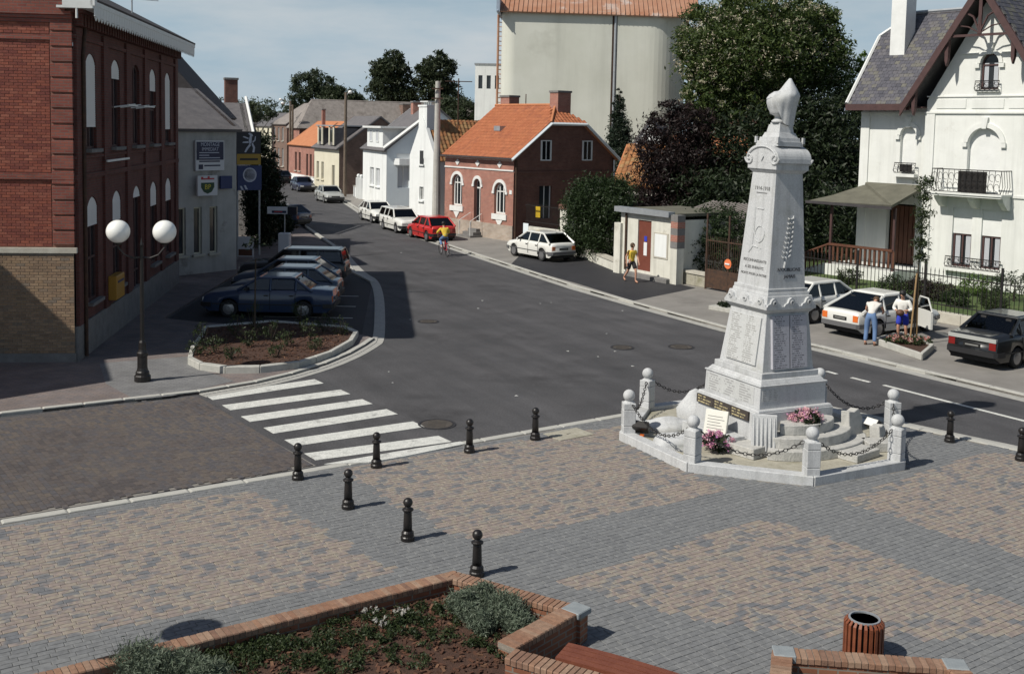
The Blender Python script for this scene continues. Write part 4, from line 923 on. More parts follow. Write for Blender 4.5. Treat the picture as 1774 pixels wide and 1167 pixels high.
for k in range(48): cb.box(.1 + k * .303, -.22, 8.95, .1 + k * .303 + .15, .01, 9.3)
cb.build('corbels', 'brick_town_shaded', th); MB().box(-.1, -.3, 9.27, TL, .01, 9.36).build('cornice', 'brick_town_shaded', th)
# sunlit end wall: plain mortar bed with real bricks laid on it
wall('end_wall', 'mortar_red', th, 0.02, TD, 3.1, TH, [], y=0.0, axis='y')
wall('end_wall_base', 'mortar', th, 0.02, TD, 0, 3.02, [], y=-.05, axis='y')
def bond(parent, mat, y0, y1, z0, z1, x, bl=.225, bh=.075, t=.012, zskip=()):
    ms = []; j = 0; z = z0
    while z + bh <= z1 + 1e-6:
        off = (j % 2) * bl * .5; y = y0 - off
        if not any(a < z + bh / 2 < b for a, b in zskip):
            while y < y1:
                a, b_ = max(y, y0), min(y + bl, y1)
                if b_ - a > .05: ms.append(place((x - t / 2 + random.uniform(-.003, .002), (a + b_) / 2, z + bh / 2), (b_ - a - .011, bh - .012, t), (0, -1, 0), (0, 0, 1), (-1, 0, 0)))
                y += bl
        z += bh; j += 1
    pieces('brick', mat, parent, ms, base=chamfer_box(.03), cap=150)
bond(th, 'town_brick', .58, 2.9, 3.15, 9.3, 0.0, zskip=((4.92, 5.1), (8.55, 8.68)))
bond(th, 'town_brick_tan', .02, 2.9, .3, 2.98, -.05)
for j in range(15):
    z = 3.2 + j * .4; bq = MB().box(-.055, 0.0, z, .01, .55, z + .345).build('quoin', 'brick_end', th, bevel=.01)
MB().box(-.1, -.06, 2.98, .02, TD, 3.12).build('stone_band', 'stone_trim', th); MB().box(-.07, 0, .0, .02, TD, .3).build('end_plinth', 'stone_grey', th)
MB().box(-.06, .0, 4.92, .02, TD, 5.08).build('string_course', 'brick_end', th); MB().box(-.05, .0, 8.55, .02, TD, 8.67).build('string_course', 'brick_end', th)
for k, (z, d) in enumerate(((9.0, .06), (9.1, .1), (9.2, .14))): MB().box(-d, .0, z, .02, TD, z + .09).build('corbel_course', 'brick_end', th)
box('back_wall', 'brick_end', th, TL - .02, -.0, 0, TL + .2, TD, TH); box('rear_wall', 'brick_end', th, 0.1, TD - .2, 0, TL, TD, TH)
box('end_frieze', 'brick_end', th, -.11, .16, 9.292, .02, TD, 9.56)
# eaves: white boarded soffit with a fringe of boards (lambrequin)
box('soffit', 'white_paint', th, -.35, -.62, 9.36, TL + .35, .3, 9.42)
lb = [place((-.3 + .3 * k + .15, -.63, 9.3 + (.0 if k % 2 else .015)), (.285, .022, .3), (1, 0, 0), (0, 1, 0)) for k in range(51)]
pieces('lambrequin_board', 'white_paint', th, lb)
tp = MB()
for k in range(51): tp.yprism([(-.3 + .3 * k + .02, 9.152), (-.3 + .3 * k + .28, 9.152), (-.3 + .3 * k + .15, 9.05)], -.641, -.62)
tp.build('lambrequin_points', 'white_paint', th)
box('eaves_board', 'white_paint', th, -.36, -.655, 9.43, TL + .36, -.55, 9.58); MB().box(-.36, -.6, 9.36, -.3, .15, 9.58).build('end_gutter', 'white_paint', th)
MB().tube((-.33, -.2, 9.4), (-.33, -.2, 9.1), .03).build('downpipe', 'white_paint', th)
rf = MB(); roof_slab(rf, [(-.12, -.68, 9.6), (TL + .3, -.68, 9.6), (TL - 2.6, 4.6, 12.2), (2.8, 4.6, 12.2)], .08); roof_slab(rf, [(-.12, TD + .5, 9.6), (-.12, -.68, 9.6), (2.8, 4.6, 12.2)], .08); roof_slab(rf, [(TL + .3, -.68, 9.6), (TL + .3, TD + .5, 9.5), (TL - 2.6, 4.6, 12.2)], .08); roof_slab(rf, [(TL + .3, TD + .5, 9.5), (-.3, TD + .5, 9.5), (2.8, 4.6, 12.2), (TL - 2.6, 4.6, 12.2)], .08)
rf.build('roof', 'slate_dark', th)
fb = MB()     # flag holders between the upper windows
for s in (4.4, 5.2, 6.4, 7.4): fb.tube((s, 0, 6.9), (s + .35, -.55, 7.0), .02)
fb.box(4.1, -.5, 6.94, 5.4, -.46, 6.99); fb.box(6.3, -.5, 6.94, 7.9, -.46, 6.99); fb.box(2.6, -.25, 5.3, 5.3, -.2, 5.36); fb.build('flag_rail', 'white_paint', th)
dp = MB().tube((.9, -.1, 9.2), (.55, -.12, 8.2), .05); dp.tube((.55, -.12, 8.2), (.55, -.12, .1), .05); dp.build('drainpipe', 'rusty_iron', th)
an = thing('tv_antenna', 'bare metal television antenna on the town hall roof', 'antenna', (TC[0] - 1.35, TC[1] + 8.3, 9.75))
m_ = MB().tube((0, 0, -.3), (0, 0, 2.2), .025); m_.build('mast', 'zinc', an)
m_ = MB()
for z, l in ((1.3, .9), (.85, .8)):
    m_.tube((-l * .6, 0, z), (l, .3, z - .05), .012)
    for k in range(5): m_.tube((-l * .5 + k * .35 * l, -.2 + k * .05, z), (-l * .5 + k * .35 * l, .25 + k * .05, z), .007)
m_.build('elements', 'zinc', an)
mb_ = thing('letter_box', 'yellow letter box fixed to the shaded town hall front', 'letter box', (TC[0] + tu.x * 3.7 + .0, TC[1] + tu.y * 3.7, 1.2), math.atan2(tu.y, tu.x))
box('case', 'post_yellow', mb_, -.55, -.32, 0, .45, -.07, .72, bevel=.02); box('flap', 'sign_blue', mb_, -.4, -.335, .5, .3, -.322, .56)
# wall flagstone notice
# ------------------------------------------------------------------ neighbouring house whose corner stands just out of frame
NB0 = Vector((-16.4, 22.5)); e1 = Vector((-.41, .91)); e2 = Vector((-.69, -.73))
q0 = NB0; q1 = NB0 + e1 * 3.4; q2 = q1 + Vector((-5, -.6)); q3 = NB0 + e2 * 9 + Vector((-5, 2)); q4 = NB0 + e2 * 9
nh = thing('corner_house', 'brick corner house standing just outside the left edge of the picture', 'building', (q0.x, q0.y, 0))
pl_ = [(p - q0).to_tuple() for p in (q0, q1, q2, q3, q4)]
MB().prism(pl_, 0, 7.9).build('wall', 'brick_town_shaded', nh); MB().prism([(p[0] * 1.0, p[1] * 1.0) for p in pl_], 7.905, 8.0).build('parapet', 'stone_trim', nh)
# ------------------------------------------------------------------ street lamps with two opal globes
def lamp(label, loc, rz):
    t = thing('street_lamp', label, 'street lamp', loc, rz, 'black cast iron lamps with twin globes')
    MB().lathe([(.19, 0), (.2, .02), (.2, .14), (.17, .17), (.165, .24), (.14, .27), (.125, .34), (.12, .62), (.135, .64), (.135, .72), (.105, .75), (.09, .8), (.085, .98), (.06, 1.03), (.055, 1.1)], 16).build('base', 'cast_iron', t, smooth=False, bevel=0)
    MB().lathe([(.05, 1.08), (.045, 2.4), (.038, 3.35), (.05, 3.4), (.03, 3.46), (.0, 3.6)], 12).build('post', 'cast_iron', t)
    for s in (-1, 1):
        a = MB(); a.path([(0, 0, 3.1), (s * .2, 0, 3.08), (s * .4, 0, 3.16), (s * .55, 0, 3.34), (s * .55, 0, 3.46)], .022, 7); a.lathe([(.06, 3.4), (.09, 3.44), (.1, 3.48)], 12, (s * .55, 0, 0)); a.build('arm', 'cast_iron', t)
        MB().ball((s * .55, 0, 3.73), .285, 28).build('globe', 'opal_globe', t, smooth=True)
    return t
lx, ly = G(247, 660, .06)
lp_ = lamp('black twin-globe street lamp on the pavement before the town hall', (lx, ly, .06), R(8))
ex_, ey_ = G(305, 1090, ZP); sh_ = 3.73 / math.tan(R(SUN_EL))
dup(lp_, (ex_ - sh_ * math.cos(R(SUN_AZ)) + .1, ey_ - sh_ * math.sin(R(SUN_AZ)) - .54, .05), R(80), 'twin-globe lamp just outside the lower left of the picture, throwing the round shadow')
# ------------------------------------------------------------------ raised kerbed bed with shrubs
bedp = [G(325, 622, .2), G(330, 602, .2), G(345, 582, .2), G(352, 566, .2), G(470, 556, .2), G(600, 566, .2), G(621, 575, .2), G(612, 590, .2), G(575, 611, .2), G(520, 629, .2), G(450, 637, .2), G(390, 638, .2), G(345, 632, .2)]
bed = thing('street_planter', 'kerbed mulch bed with young shrubs at the street corner, before the parked cars', 'planter', (-7, 31, 0))
bl_ = [(p[0] + 7, p[1] - 31) for p in bedp]
MB().prism([(x * .96, y * .96) for x, y in bl_], -.02, .2).build('mulch', 'mulch', bed)
pts = [Vector(p) for p in resample(bl_ + [bl_[0]], .75)]; ctr = Vector((0, 0)); ms = []
for i in range(len(pts) - 1):
    a, b_ = pts[i], pts[i + 1]; na, nb_ = a * .94, b_ * .94
    k0, k1 = .006, .994; st_ = MB().prism([a.lerp(b_, k0), a.lerp(b_, k1), na.lerp(nb_, k1), na.lerp(nb_, k0)], -.02, .24).build('kerb_stone', 'kerb_concrete', bed, bevel=.015)
def chips(name, poly, z, n, parent, size=.05):
    P = np.array(poly); lo, hi = P.min(0), P.max(0); q = lo + rng.random((n * 2, 2)) * (hi - lo); q = q[inside(q, poly)][:n]; k = len(q)
    a = rng.random(k) * 6.28; l = size * (.4 + rng.random(k)); M = np.zeros((k, 4, 4)); M[:, 3, 3] = 1; tl = rng.normal(size=k) * .3
    M[:, 0, 0] = np.cos(a) * l; M[:, 1, 0] = np.sin(a) * l; M[:, 2, 0] = tl * l; M[:, 0, 1] = -np.sin(a) * l * .45; M[:, 1, 1] = np.cos(a) * l * .45; M[:, 2, 2] = .012; M[:, 0, 3] = q[:, 0]; M[:, 1, 3] = q[:, 1]; M[:, 2, 3] = z + rng.random(k) * .02
    Vh = np.concatenate([BOXV, np.ones((8, 1))], 1); VV = np.einsum('nij,kj->nki', M, Vh)[:, :, :3].reshape(-1, 3); FF = (BOXF[None] + (np.arange(k) * 8)[:, None, None]).reshape(-1, 4)
    return stuff(np_mesh(name, VV, FF, 'mulch_chip', parent))
chips('mulch_chips', [(x * .92, y * .92) for x, y in bl_], .2, 1400, bed, .07)
SP = [(352, 600, .75), (372, 612, .55), (408, 585, .8), (440, 575, .95), (470, 590, .6), (497, 600, .5), (520, 570, 1.0), (537, 590, .7), (560, 575, .6), (590, 580, .55), (430, 600, .6), (400, 622, .45), (480, 618, .4), (340, 615, .4), (545, 605, .35)]
SL = ['low rose shrub at the left tip of the kerbed bed', 'small shrub just inside the left kerb of the bed', 'leafy shrub in the left third of the bed', 'tall thin shrub in the shade at the left of the bed', 'bushy shrub near the middle of the bed', 'small green shrub in the sunny middle of the bed', 'tallest young shrub in the bed, by the blue car', 'shrub in the sunny right part of the bed', 'low shrub behind the right side of the bed', 'low shrub at the right end of the bed', 'leafy shrub in the sunny left part of the bed', 'tiny shrub near the front left kerb of the bed', 'tiny shrub near the front kerb of the bed', 'tiny shrub at the extreme left tip of the bed', 'tiny shrub near the right kerb of the bed']
for (px, py, h), lab in zip(SP, SL):
    x, y = G(px, py, .2); t = thing('rose_shrub', lab, 'shrub', (x, y, .2), 0, 'young shrubs in the kerbed bed')
    leaves('foliage', [((0, 0, h * .5), (.24, .24, h * .45))], 230, .042, 'leaf_ground', t, clump=.5, per=14)
    m_ = MB()
    for k in range(5): m_.tube((0, 0, -.05), (rng.normal() * .1, rng.normal() * .1, h * .8), .012, .006, 5)
    m_.build('stems', 'bark', t)
st_t = thing('young_tree', 'thin staked young tree trunk standing in the shaded bed before the cars', 'tree', (*G(441, 590, .2), .2))
MB().tube((0, 0, -.1), (.03, 0, 2.4), .032, .018).build('trunk', 'bark', st_t); leaves('crown', [((0, 0, 2.7), (.3, .3, .5))], 120, .06, 'leaf_dark', st_t, per=16)
# ------------------------------------------------------------------ buildings beyond the town hall
def simple_house(name, label, P0, u, W, D, eave, ridge, wallm, sidem, roofm, ops=(), sideops=(), over=.25, gable_front=False, frame_='white_paint', sillm='stone_trim', glass='glass_window', hip=0.0, mull=1, z0=0.0, gback=-.12):
    """front wall along local x from -W to 0 at y=0, depth D towards +y; the end wall at x=0 shows on the right"""
    t = thing(name, label, 'house', *frame(P0, u))
    wall('front_wall', wallm, t, -W, 0, z0, eave, list(ops), d=.2)
    for o in ops: win(t, o, .12, frame=frame_, mull=mull, sill=True, sillmat=sillm, glass=glass, proud=.02)
    rise = ridge - eave; rf = MB()
    if gable_front:
        MB().yprism([(-W, eave), (0, eave), (-W / 2, ridge)], 0.0, .2).build('gable', wallm, t)
        box('side_wall', sidem, t, -.2, .005, z0, -.001, D, eave); box('left_wall', sidem, t, -W, .005, z0, -W + .2, D, eave)
        for sg in (-1, 1):
            x0 = -W / 2 + sg * (W / 2 + over); zz = eave - rise / (W / 2) * over
            roof_slab(rf, [(x0, gback, zz), (x0, D, zz), (-W / 2, D, ridge), (-W / 2, gback, ridge)], .14)
    else:
        wall('side_wall', sidem, t, 0.02, D, z0, eave, list(sideops), y=-.0, axis='y', flip=True, d=.2)
        for o in sideops:
            p = shape_panel('window', glass, t, o, -.2, 0, 'y'); 
            box('frame', frame_, p, -.17, o[0], o[2], -.14, o[0] + .07, o[3]); box('frame', frame_, p, -.17, o[1] - .07, o[2], -.14, o[1], o[3]); box('frame', frame_, p, -.17, (o[0] + o[1]) / 2 - .03, o[2], -.14, (o[0] + o[1]) / 2 + .03, o[3])
        hz = ridge - hip
        if hip: g_ = [(0.0, eave), (D, eave), (D / 2 + (D / 2) * (hip / rise), hz), (D / 2 - (D / 2) * (hip / rise), hz)]
        else: g_ = [(0, eave), (D, eave), (D / 2, ridge)]
        MB().xprism(g_, -.2, 0.0).build('gable', sidem, t); MB().xprism(g_, -W, -W + .2).build('left_gable', sidem, t); box('left_wall', sidem, t, -W, .005, z0, -W + .2, D, eave)
        zz = eave - rise / (D / 2) * over; hb = hip * 1.1
        f_ = [(-W - .1, -over, zz), (.15, -over, zz), (.15, D / 2 - (D / 2) * (hip / rise), hz), (-hb, D / 2, ridge), (-W - .1, D / 2, ridge)] if hip else [(-W - .1, -over, zz), (.15, -over, zz), (.15, D / 2, ridge), (-W - .1, D / 2, ridge)]
        k_ = [(.15, D + over, zz), (-W - .1, D + over, zz), (-W - .1, D / 2, ridge), (-hb, D / 2, ridge), (.15, D / 2 + (D / 2) * (hip / rise), hz)] if hip else [(.15, D + over, zz), (-W - .1, D + over, zz), (-W - .1, D / 2, ridge), (.15, D / 2, ridge)]
        roof_slab(rf, f_, .14); roof_slab(rf, k_, .14)
        if hip: roof_slab(rf, [(.15, D / 2 - (D / 2) * (hip / rise), hz), (.15, D / 2 + (D / 2) * (hip / rise), hz), (-hb, D / 2, ridge)], .14)
    box('rear_wall', sidem, t, -W, D - .2, z0, 0, D - .005, eave)
    t['_roof'] = 0; r_ = rf.build('roof', roofm, t); del t['_roof']
    return t, r_
def chimney(parent, x, y, z0, z1, w_=.5, d_=.5, mat='brick_old', cap='stone_grey'):
    c = box('chimney', mat, parent, x - w_ / 2, y - d_ / 2, z0, x + w_ / 2, y + d_ / 2, z1); box('chimney_cap', cap, c, x - w_ / 2 - .05, y - d_ / 2 - .05, z1 - .1, x + w_ / 2 + .05, y + d_ / 2 + .05, z1 + .02); return c
# rear wing and garage
t_, r_ = simple_house('rear_wing', 'dark slate roofed wing rising behind the town hall', (-13.9, 50.5), (.99, .14), 5.2, 7, 7.0, 9.9, 'slate_dark', 'garage_wall', 'slate_dark', gable_front=True)
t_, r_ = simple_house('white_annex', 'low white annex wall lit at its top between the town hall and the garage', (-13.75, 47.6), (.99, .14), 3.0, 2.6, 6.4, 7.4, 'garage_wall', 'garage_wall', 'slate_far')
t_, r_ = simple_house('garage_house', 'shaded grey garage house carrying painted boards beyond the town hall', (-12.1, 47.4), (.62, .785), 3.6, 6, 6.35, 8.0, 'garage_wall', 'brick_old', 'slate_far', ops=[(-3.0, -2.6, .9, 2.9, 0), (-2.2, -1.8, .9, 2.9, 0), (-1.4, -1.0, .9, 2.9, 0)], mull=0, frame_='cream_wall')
GP = Vector((-12.1, 47.4)); gu = Vector((.62, .785)).normalized()
gp = lambda s, d=-.06: (GP.x + gu.x * s + gu.y * (-d), GP.y + gu.y * s + gu.x * d)
def board(name, label, s0, s1, z0, z1, mat, d=-.06, cat='sign', group=None, at=None):
    t = thing(name, label, cat, (*(at or gp((s0 + s1) / 2, d)), z0), math.atan2(gu.y, gu.x) if at is None else R(38), group); w2 = (s1 - s0) / 2
    box('panel', mat, t, -w2, -.05, 0, w2, .04, z1 - z0); return t, w2
t, w2 = board('advertising_board', 'navy board lettered MONTAGE IMMEDIAT above a pale strip', -2.2, -.75, 4.45, 5.72, 'sign_white', -.1)
box('field', 'sign_navy', t, -w2 + .04, -.056, .45, w2 - .04, -.048, 1.22)
text('lettering', 'MONTAGE', .23, 'text_white', t, FRONT(0, -.06, 1.1), sx=.85); text('lettering', 'IMMEDIAT', .22, 'text_white', t, FRONT(0, -.06, .9), sx=.85)
m_ = MB()
for k, (l, z) in enumerate(((1.0, .74), (.5, .63), (1.05, .52))): m_.box(-.55, -.06, z, -.55 + l, -.054, z + .035)
m_.build('small_lettering', 'text_white', t); m_ = MB(); m_.box(-.55, -.056, .36, .5, -.049, .42); m_.box(-.3, -.056, .18, .52, -.049, .24); m_.box(-.58, -.056, .06, -.36, -.049, .26); m_.build('strip_lettering', 'sign_navy', t)
t, w2 = board('fuel_sign', 'square white fuel sign with dark shield below the navy board', -2.25, -1.25, 3.4, 4.25, 'sign_white', -.3)
MB().yprism([(-.33, .55), (-.33, .35), (-.2, .16), (0, .08), (.2, .16), (.33, .35), (.33, .55)], -.058, -.049).build('shield', 'sign_green', t); text('lettering', 'BP', .3, 'text_yellow', t, FRONT(0, -.062, .36))
m_ = MB(); m_.box(-.33, -.058, .68, .33, -.049, .74); m_.box(-.33, -.058, .74, -.22, -.049, .8); m_.box(.0, -.058, .74, .1, -.049, .82); m_.build('red_script', 'text_red', t)
t, w2 = board('black_sign', 'tall black sign with a white rampant lion over a yellow panel', .25, 1.45, 4.55, 6.1, 'sign_black', at=(-12.45, 51.0))
box('yellow_panel', 'sign_yellow', t, -w2, -.056, .0, w2, -.049, .5); box('yellow_lettering', 'text_dark', t, -.45, -.06, .2, .45, -.054, .3)
li = MB()
for pts in ([(.1, 1.62), (.2, 1.66), (.32, 1.6), (.36, 1.5), (.24, 1.5), (.18, 1.56)], [(.2, 1.52), (.3, 1.5), (.28, 1.2), (.18, 1.1), (.14, 1.3)], [(.14, 1.42), (-.1, 1.5), (-.16, 1.46), (.12, 1.36)], [(.12, 1.26), (-.14, 1.24), (-.18, 1.18), (.14, 1.18)], [(.18, 1.14), (.02, .95), (-.08, .76), (.0, .74), (.12, .92), (.26, 1.08)], [(.28, 1.14), (.36, .95), (.32, .74), (.42, .74), (.46, .98), (.34, 1.2)], [(.36, 1.2), (.48, 1.3), (.5, 1.5), (.46, 1.5), (.42, 1.32), (.32, 1.26)]):
    li.yprism([(x - .15, z - .17) for x, z in pts], -.056, -.049)
li.build('lion_emblem', 'text_white', t)
MB().tube((w2 - .05, 0, -4.3), (w2 - .05, 0, 0), .05).build('post', 'zinc', t); MB().tube((-w2 + .05, 0, -4.3), (-w2 + .05, 0, 0), .05).build('post', 'zinc', t)
t, w2 = board('blue_sign', 'blue sign with a round emblem under the black lion sign', .25, 1.45, 3.35, 4.5, 'sign_blue', at=(-12.4, 50.95))
m_ = MB(); m_.ybar([(.34, 0), (.34, .012), (.28, .012), (.28, 0)], 0, 0, n=24); m_.xf(Matrix.Translation((0, -.05, .72)) @ Matrix.Rotation(math.pi, 4, 'X')); m_.build('round_emblem', 'text_white', t)
m_ = MB(); m_.yprism([(-.5, .2), (-.4, .2), (-.3, .02), (-.4, .02)], -.058, -.049); m_.yprism([(-.3, .24), (-.2, .24), (-.1, .04), (-.2, .04)], -.058, -.049); m_.build('stripes', 'text_white', t)
t, w2 = board('small_blue_sign', 'small blue panel beside the white fuel sign', -.95, -.35, 3.65, 4.2, 'sign_blue', -.12)
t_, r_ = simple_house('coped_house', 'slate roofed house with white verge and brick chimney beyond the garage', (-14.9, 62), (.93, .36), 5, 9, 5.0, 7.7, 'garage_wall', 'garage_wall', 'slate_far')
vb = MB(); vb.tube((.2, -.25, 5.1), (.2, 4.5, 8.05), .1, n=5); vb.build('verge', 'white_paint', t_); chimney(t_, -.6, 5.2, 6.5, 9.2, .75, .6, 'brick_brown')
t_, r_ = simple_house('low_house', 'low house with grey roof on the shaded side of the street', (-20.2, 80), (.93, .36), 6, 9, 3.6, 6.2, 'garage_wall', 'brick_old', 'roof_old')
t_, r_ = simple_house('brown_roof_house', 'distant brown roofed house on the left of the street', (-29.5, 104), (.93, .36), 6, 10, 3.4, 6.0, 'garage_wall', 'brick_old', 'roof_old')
# ivy-clad screen by the forecourt, casting the round shadows on the road
for i, (x, y, r, h, lab) in enumerate(((-13.2, 57.0, (.95, 1.2, 3.0), 2.9, 'dark upright evergreen beside the lion sign'), (-13.2, 60.4, (.8, .9, 1.0), 1.0, 'round dark shrub at the forecourt edge'), (-18.4, 76, (1.2, 1.6, 2.4), 2.4, 'tall dark hedge behind the forecourt sign'))):
    tree('evergreen_shrub', lab, (x, y, 0), h, .12, [((x, y, h), r)], 12000, .12, 'leaf_dark', 'dark shrubs on the shaded side of the street', limbs=3, cat='shrub')
# forecourt sign on a thin pole with a white block base
x, y = G(493, 440); fs = thing('forecourt_sign', 'thin forecourt sign pole with two boxes and a white block base', 'sign', (x, y, .06))
box('base', 'sign_white', fs, -.28, -.25, 0, .28, .25, 1.0, bevel=.03); MB().tube((0, 0, 1.0), (0, 0, 2.0), .03).build('pole', 'zinc', fs)
box('panel', 'sign_white', fs, -.85, -.1, 1.95, .15, .1, 2.3); box('dark_panel', 'sign_black', fs, .17, -.1, 1.92, .62, .1, 2.32); box('lettering', 'sign_navy', fs, -.62, -.106, 2.0, .1, -.1, 2.12)
box('red_strip', 'text_red', fs, -.5, -.11, 2.04, -.1, -.106, 2.09)
# low shop board in the shade
x, y = G(425, 452); fs = thing('pavement_board', 'pale a-frame board standing in the shade by the garage', 'sign', (x, y, .06)); box('panel', 'sign_white', fs, -.4, -.02, .15, .4, .02, 1.1); box('picture', 'brown_wood', fs, -.33, -.026, .2, .33, -.021, .5)
for s in (-1, 1): MB().tube((s * .36, 0, 0), (s * .36, 0, .2), .02).build('leg', 'zinc', fs)
# ------------------------------------------------------------------ red brick house
RP = (0.05, 61.4); ru = Vector((4.2, -5.35)).normalized()
rops = [(-6.05, -5.0, 1.75, 3.15, .52), (-3.78, -3.12, .75, 3.15, .34), (-1.78, -.72, 1.55, 2.85, .53)]
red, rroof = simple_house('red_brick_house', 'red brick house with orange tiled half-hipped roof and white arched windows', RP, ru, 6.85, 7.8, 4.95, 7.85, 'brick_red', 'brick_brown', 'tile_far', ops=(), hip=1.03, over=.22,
                          sideops=[(1.9, 2.85, 1.3, 3.2, 0), (1.95, 2.6, 4.72, 4.93, 0)])
# replace the plain front by one with openings
for o in list(red.children):
    if o.name.startswith('front_wall'): bpy.data.objects.remove(o)
wall('front_wall', 'brick_red', red, -6.85, 0, 0, 4.95, rops, d=.25)
for i, o in enumerate(rops):
    if i == 1:
        d = shape_panel('door', 'white_paint', red, o, .2); d2 = MB(); d2.box(-3.72, .17, 1.0, -3.5, .2, 2.9); d2.box(-3.4, .17, 1.0, -3.18, .2, 2.9); d2.build('door_panel', 'glass_dark', d); MB().ball((-3.45, .15, 1.75), .03, 8).build('handle', 'chrome', d)
        shape_panel('fanlight', 'glass_dark', d, (o[0] + .08, o[1] - .08, 3.0, 3.12, .25), .18)
    else:
        win(red, o, .17, mull=2, bars=(o[3],), sill=False, glass='glass_dark', fw=.1)
        box('window_apron', 'white_paint', red, o[0] - .16, -.08, o[2] - .32, o[1] + .16, .05, o[2]); MB().yprism([(o[0] + .2, o[2] - .33), (o[1] - .2, o[2] - .33), ((o[0] + o[1]) / 2, o[2] - .75)], -.05, .02).build('apron_drop', 'white_paint', red)
    pts = arch_pts(o[0] - .14, o[1] + .14, o[3] - .0, o[4] + .18, 14); ins = arch_pts(o[0] - .0, o[1] + .0, o[3], o[4], 14); ar = MB()
    for k in range(14):
        ar.add([(pts[k][0], -.06, pts[k][1]), (pts[k + 1][0], -.06, pts[k + 1][1]), (ins[k + 1][0], -.06, ins[k + 1][1]), (ins[k][0], -.06, ins[k][1]), (pts[k][0], .02, pts[k][1]), (pts[k + 1][0], .02, pts[k + 1][1]), (ins[k + 1][0], .02, ins[k + 1][1]), (ins[k][0], .02, ins[k][1])], [(0, 1, 2, 3), (4, 7, 6, 5), (0, 4, 5, 1), (3, 2, 6, 7), (0, 3, 7, 4), (1, 5, 6, 2)])
    ar.box(o[0] - .2, -.06, o[3] - .14, o[0] + .0, .02, o[3]); ar.box(o[1], -.06, o[3] - .14, o[1] + .2, .02, o[3]); ar.build('arch_trim', 'white_paint', red)
box('string_course', 'white_paint', red, -6.85, -.05, 4.05, 0.0, .02, 4.13); box('eaves_frieze', 'white_paint', red, -6.85, -.07, 4.72, 0, .02, 4.84)
dn = MB()
for k in range(34): dn.box(-6.8 + k * .2, -.07, 4.62, -6.7 + k * .2, .015, 4.73)
dn.build('dentils', 'white_paint', red)
for cx in (-5.5, -3.45, -1.3): m_ = MB(); m_.box(-.14, -.05, -.14, .14, .02, .14); m_.xf(Matrix.Translation((cx, 0, 4.4)) @ Matrix.Rotation(R(45), 4, 'Y')); m_.build('diamond', 'white_paint', red)
box('plinth', 'brick_plinth', red, -6.86, -.06, 0, .02, .02, .95); box('name_plate', 'white_paint', red, -.35, -.03, 2.75, -.12, .01, 2.98)
for k, (a, c) in enumerate(((0, .18), (.18, .36), (.36, .54))): box('doorstep', 'stone_grey', red, -4.1 + .12 * k, -.95 + .3 * k, a, -2.8 - .12 * k, -.055, c)
m_ = MB()
for s in (-4.0, -2.9): m_.path([(s, -.9, .4), (s, -.85, 1.05), (s, -.08, 1.45)], .02, 5); m_.tube((s, -.9, 0), (s, -.9, 1.0), .02, n=5)
m_.build('handrail', 'white_paint', red)
tile_field('tile', 'tile_orange', red, (-6.9, -.2, 4.8), (.12, -.2, 4.8), (-6.9, 3.85, 7.86), .27, .3, lift=.03, base=(PANV, PANF), clip=lambda s, t: not (s > 1 - .19 * max(0, (t - .645) / .355)))
MB().path([(-6.95, 3.9, 7.93), (-1.1, 3.9, 7.93)], .1, 6).build('ridge_tile', 'tile_far', red); MB().path([(-1.1, 3.9, 7.93), (.17, 2.55, 6.88)], .09, 6).build('hip_tile', 'tile_far', red)
tile_field('hip_tile_course', 'tile_orange', red, (.16, 2.5, 6.84), (.16, 5.35, 6.84), (-1.13, 2.5, 7.87), .27, .3, lift=.03, base=(PANV, PANF), clip=lambda s, t: abs(s - .5) < .5 * (1 - t))
vb = MB()
vb.path([(.2, -.3, 4.72), (.2, 2.56, 6.8)], .09, 4); vb.path([(.2, 2.56, 6.8), (.2, 5.3, 6.8)], .09, 4); vb.path([(.2, 5.3, 6.8), (.2, 8.1, 4.72)], .09, 4); vb.build('verge_board', 'pale_blue_wall', red)
for (a, c) in ((1.98, 2.68), (5.18, 5.88)):
    p = box('gable_window', 'glass_dark', red, .0, a, 4.72, .012, c, 5.8); f_ = MB(); f_.box(0, a - .05, 4.67, .05, a + .05, 5.85); f_.box(0, c - .05, 4.67, .05, c + .05, 5.85); f_.box(0, a, 4.66, .07, c, 4.73); f_.box(0, a, 5.79, .05, c, 5.85); f_.box(0.012, (a + c) / 2 - .025, 4.73, .04, (a + c) / 2 + .025, 5.8); f_.build('frame', 'white_paint', p)
box('string_course', 'brick_brown', red, 0, .0, 3.95, .06, 7.8, 4.05); MB().tube((.08, .12, 4.7), (.08, .12, .1), .06).build('drainpipe', 'rusty_iron', red); MB().tube((.08, 7.7, 4.7), (.08, 7.7, .1), .05).build('drainpipe', 'white_paint', red)
box('gutter', 'slate_dark', red, -6.9, -.34, 4.72, .15, -.22, 4.82)
chimney(red, -1.0, 4.2, 6.8, 8.75, .75, 1.0, 'brick_red'); chimney(red, -6.4, 4.6, 7.0, 8.55, .9, .8, 'brick_red'); box('roof_hatch', 'zinc', red, -4.2, 1.7, 6.33, -3.6, 2.2, 6.62)
MB().tube((-3.9, 3.9, 7.9), (-3.9, 3.9, 8.6), .03).build('vent_pipe', 'rusty_iron', red)
yp = tag(box('yellow_plaque', 'plaque_yellow', None, -.2, -.02, 0, .2, .02, .62), 'yellow plate hung on the railing beside the red brick house', 'sign'); yp.location = (1.45, 60.55, 1.55); yp.rotation_euler = (0, 0, ru.angle_signed(Vector((1, 0))) )
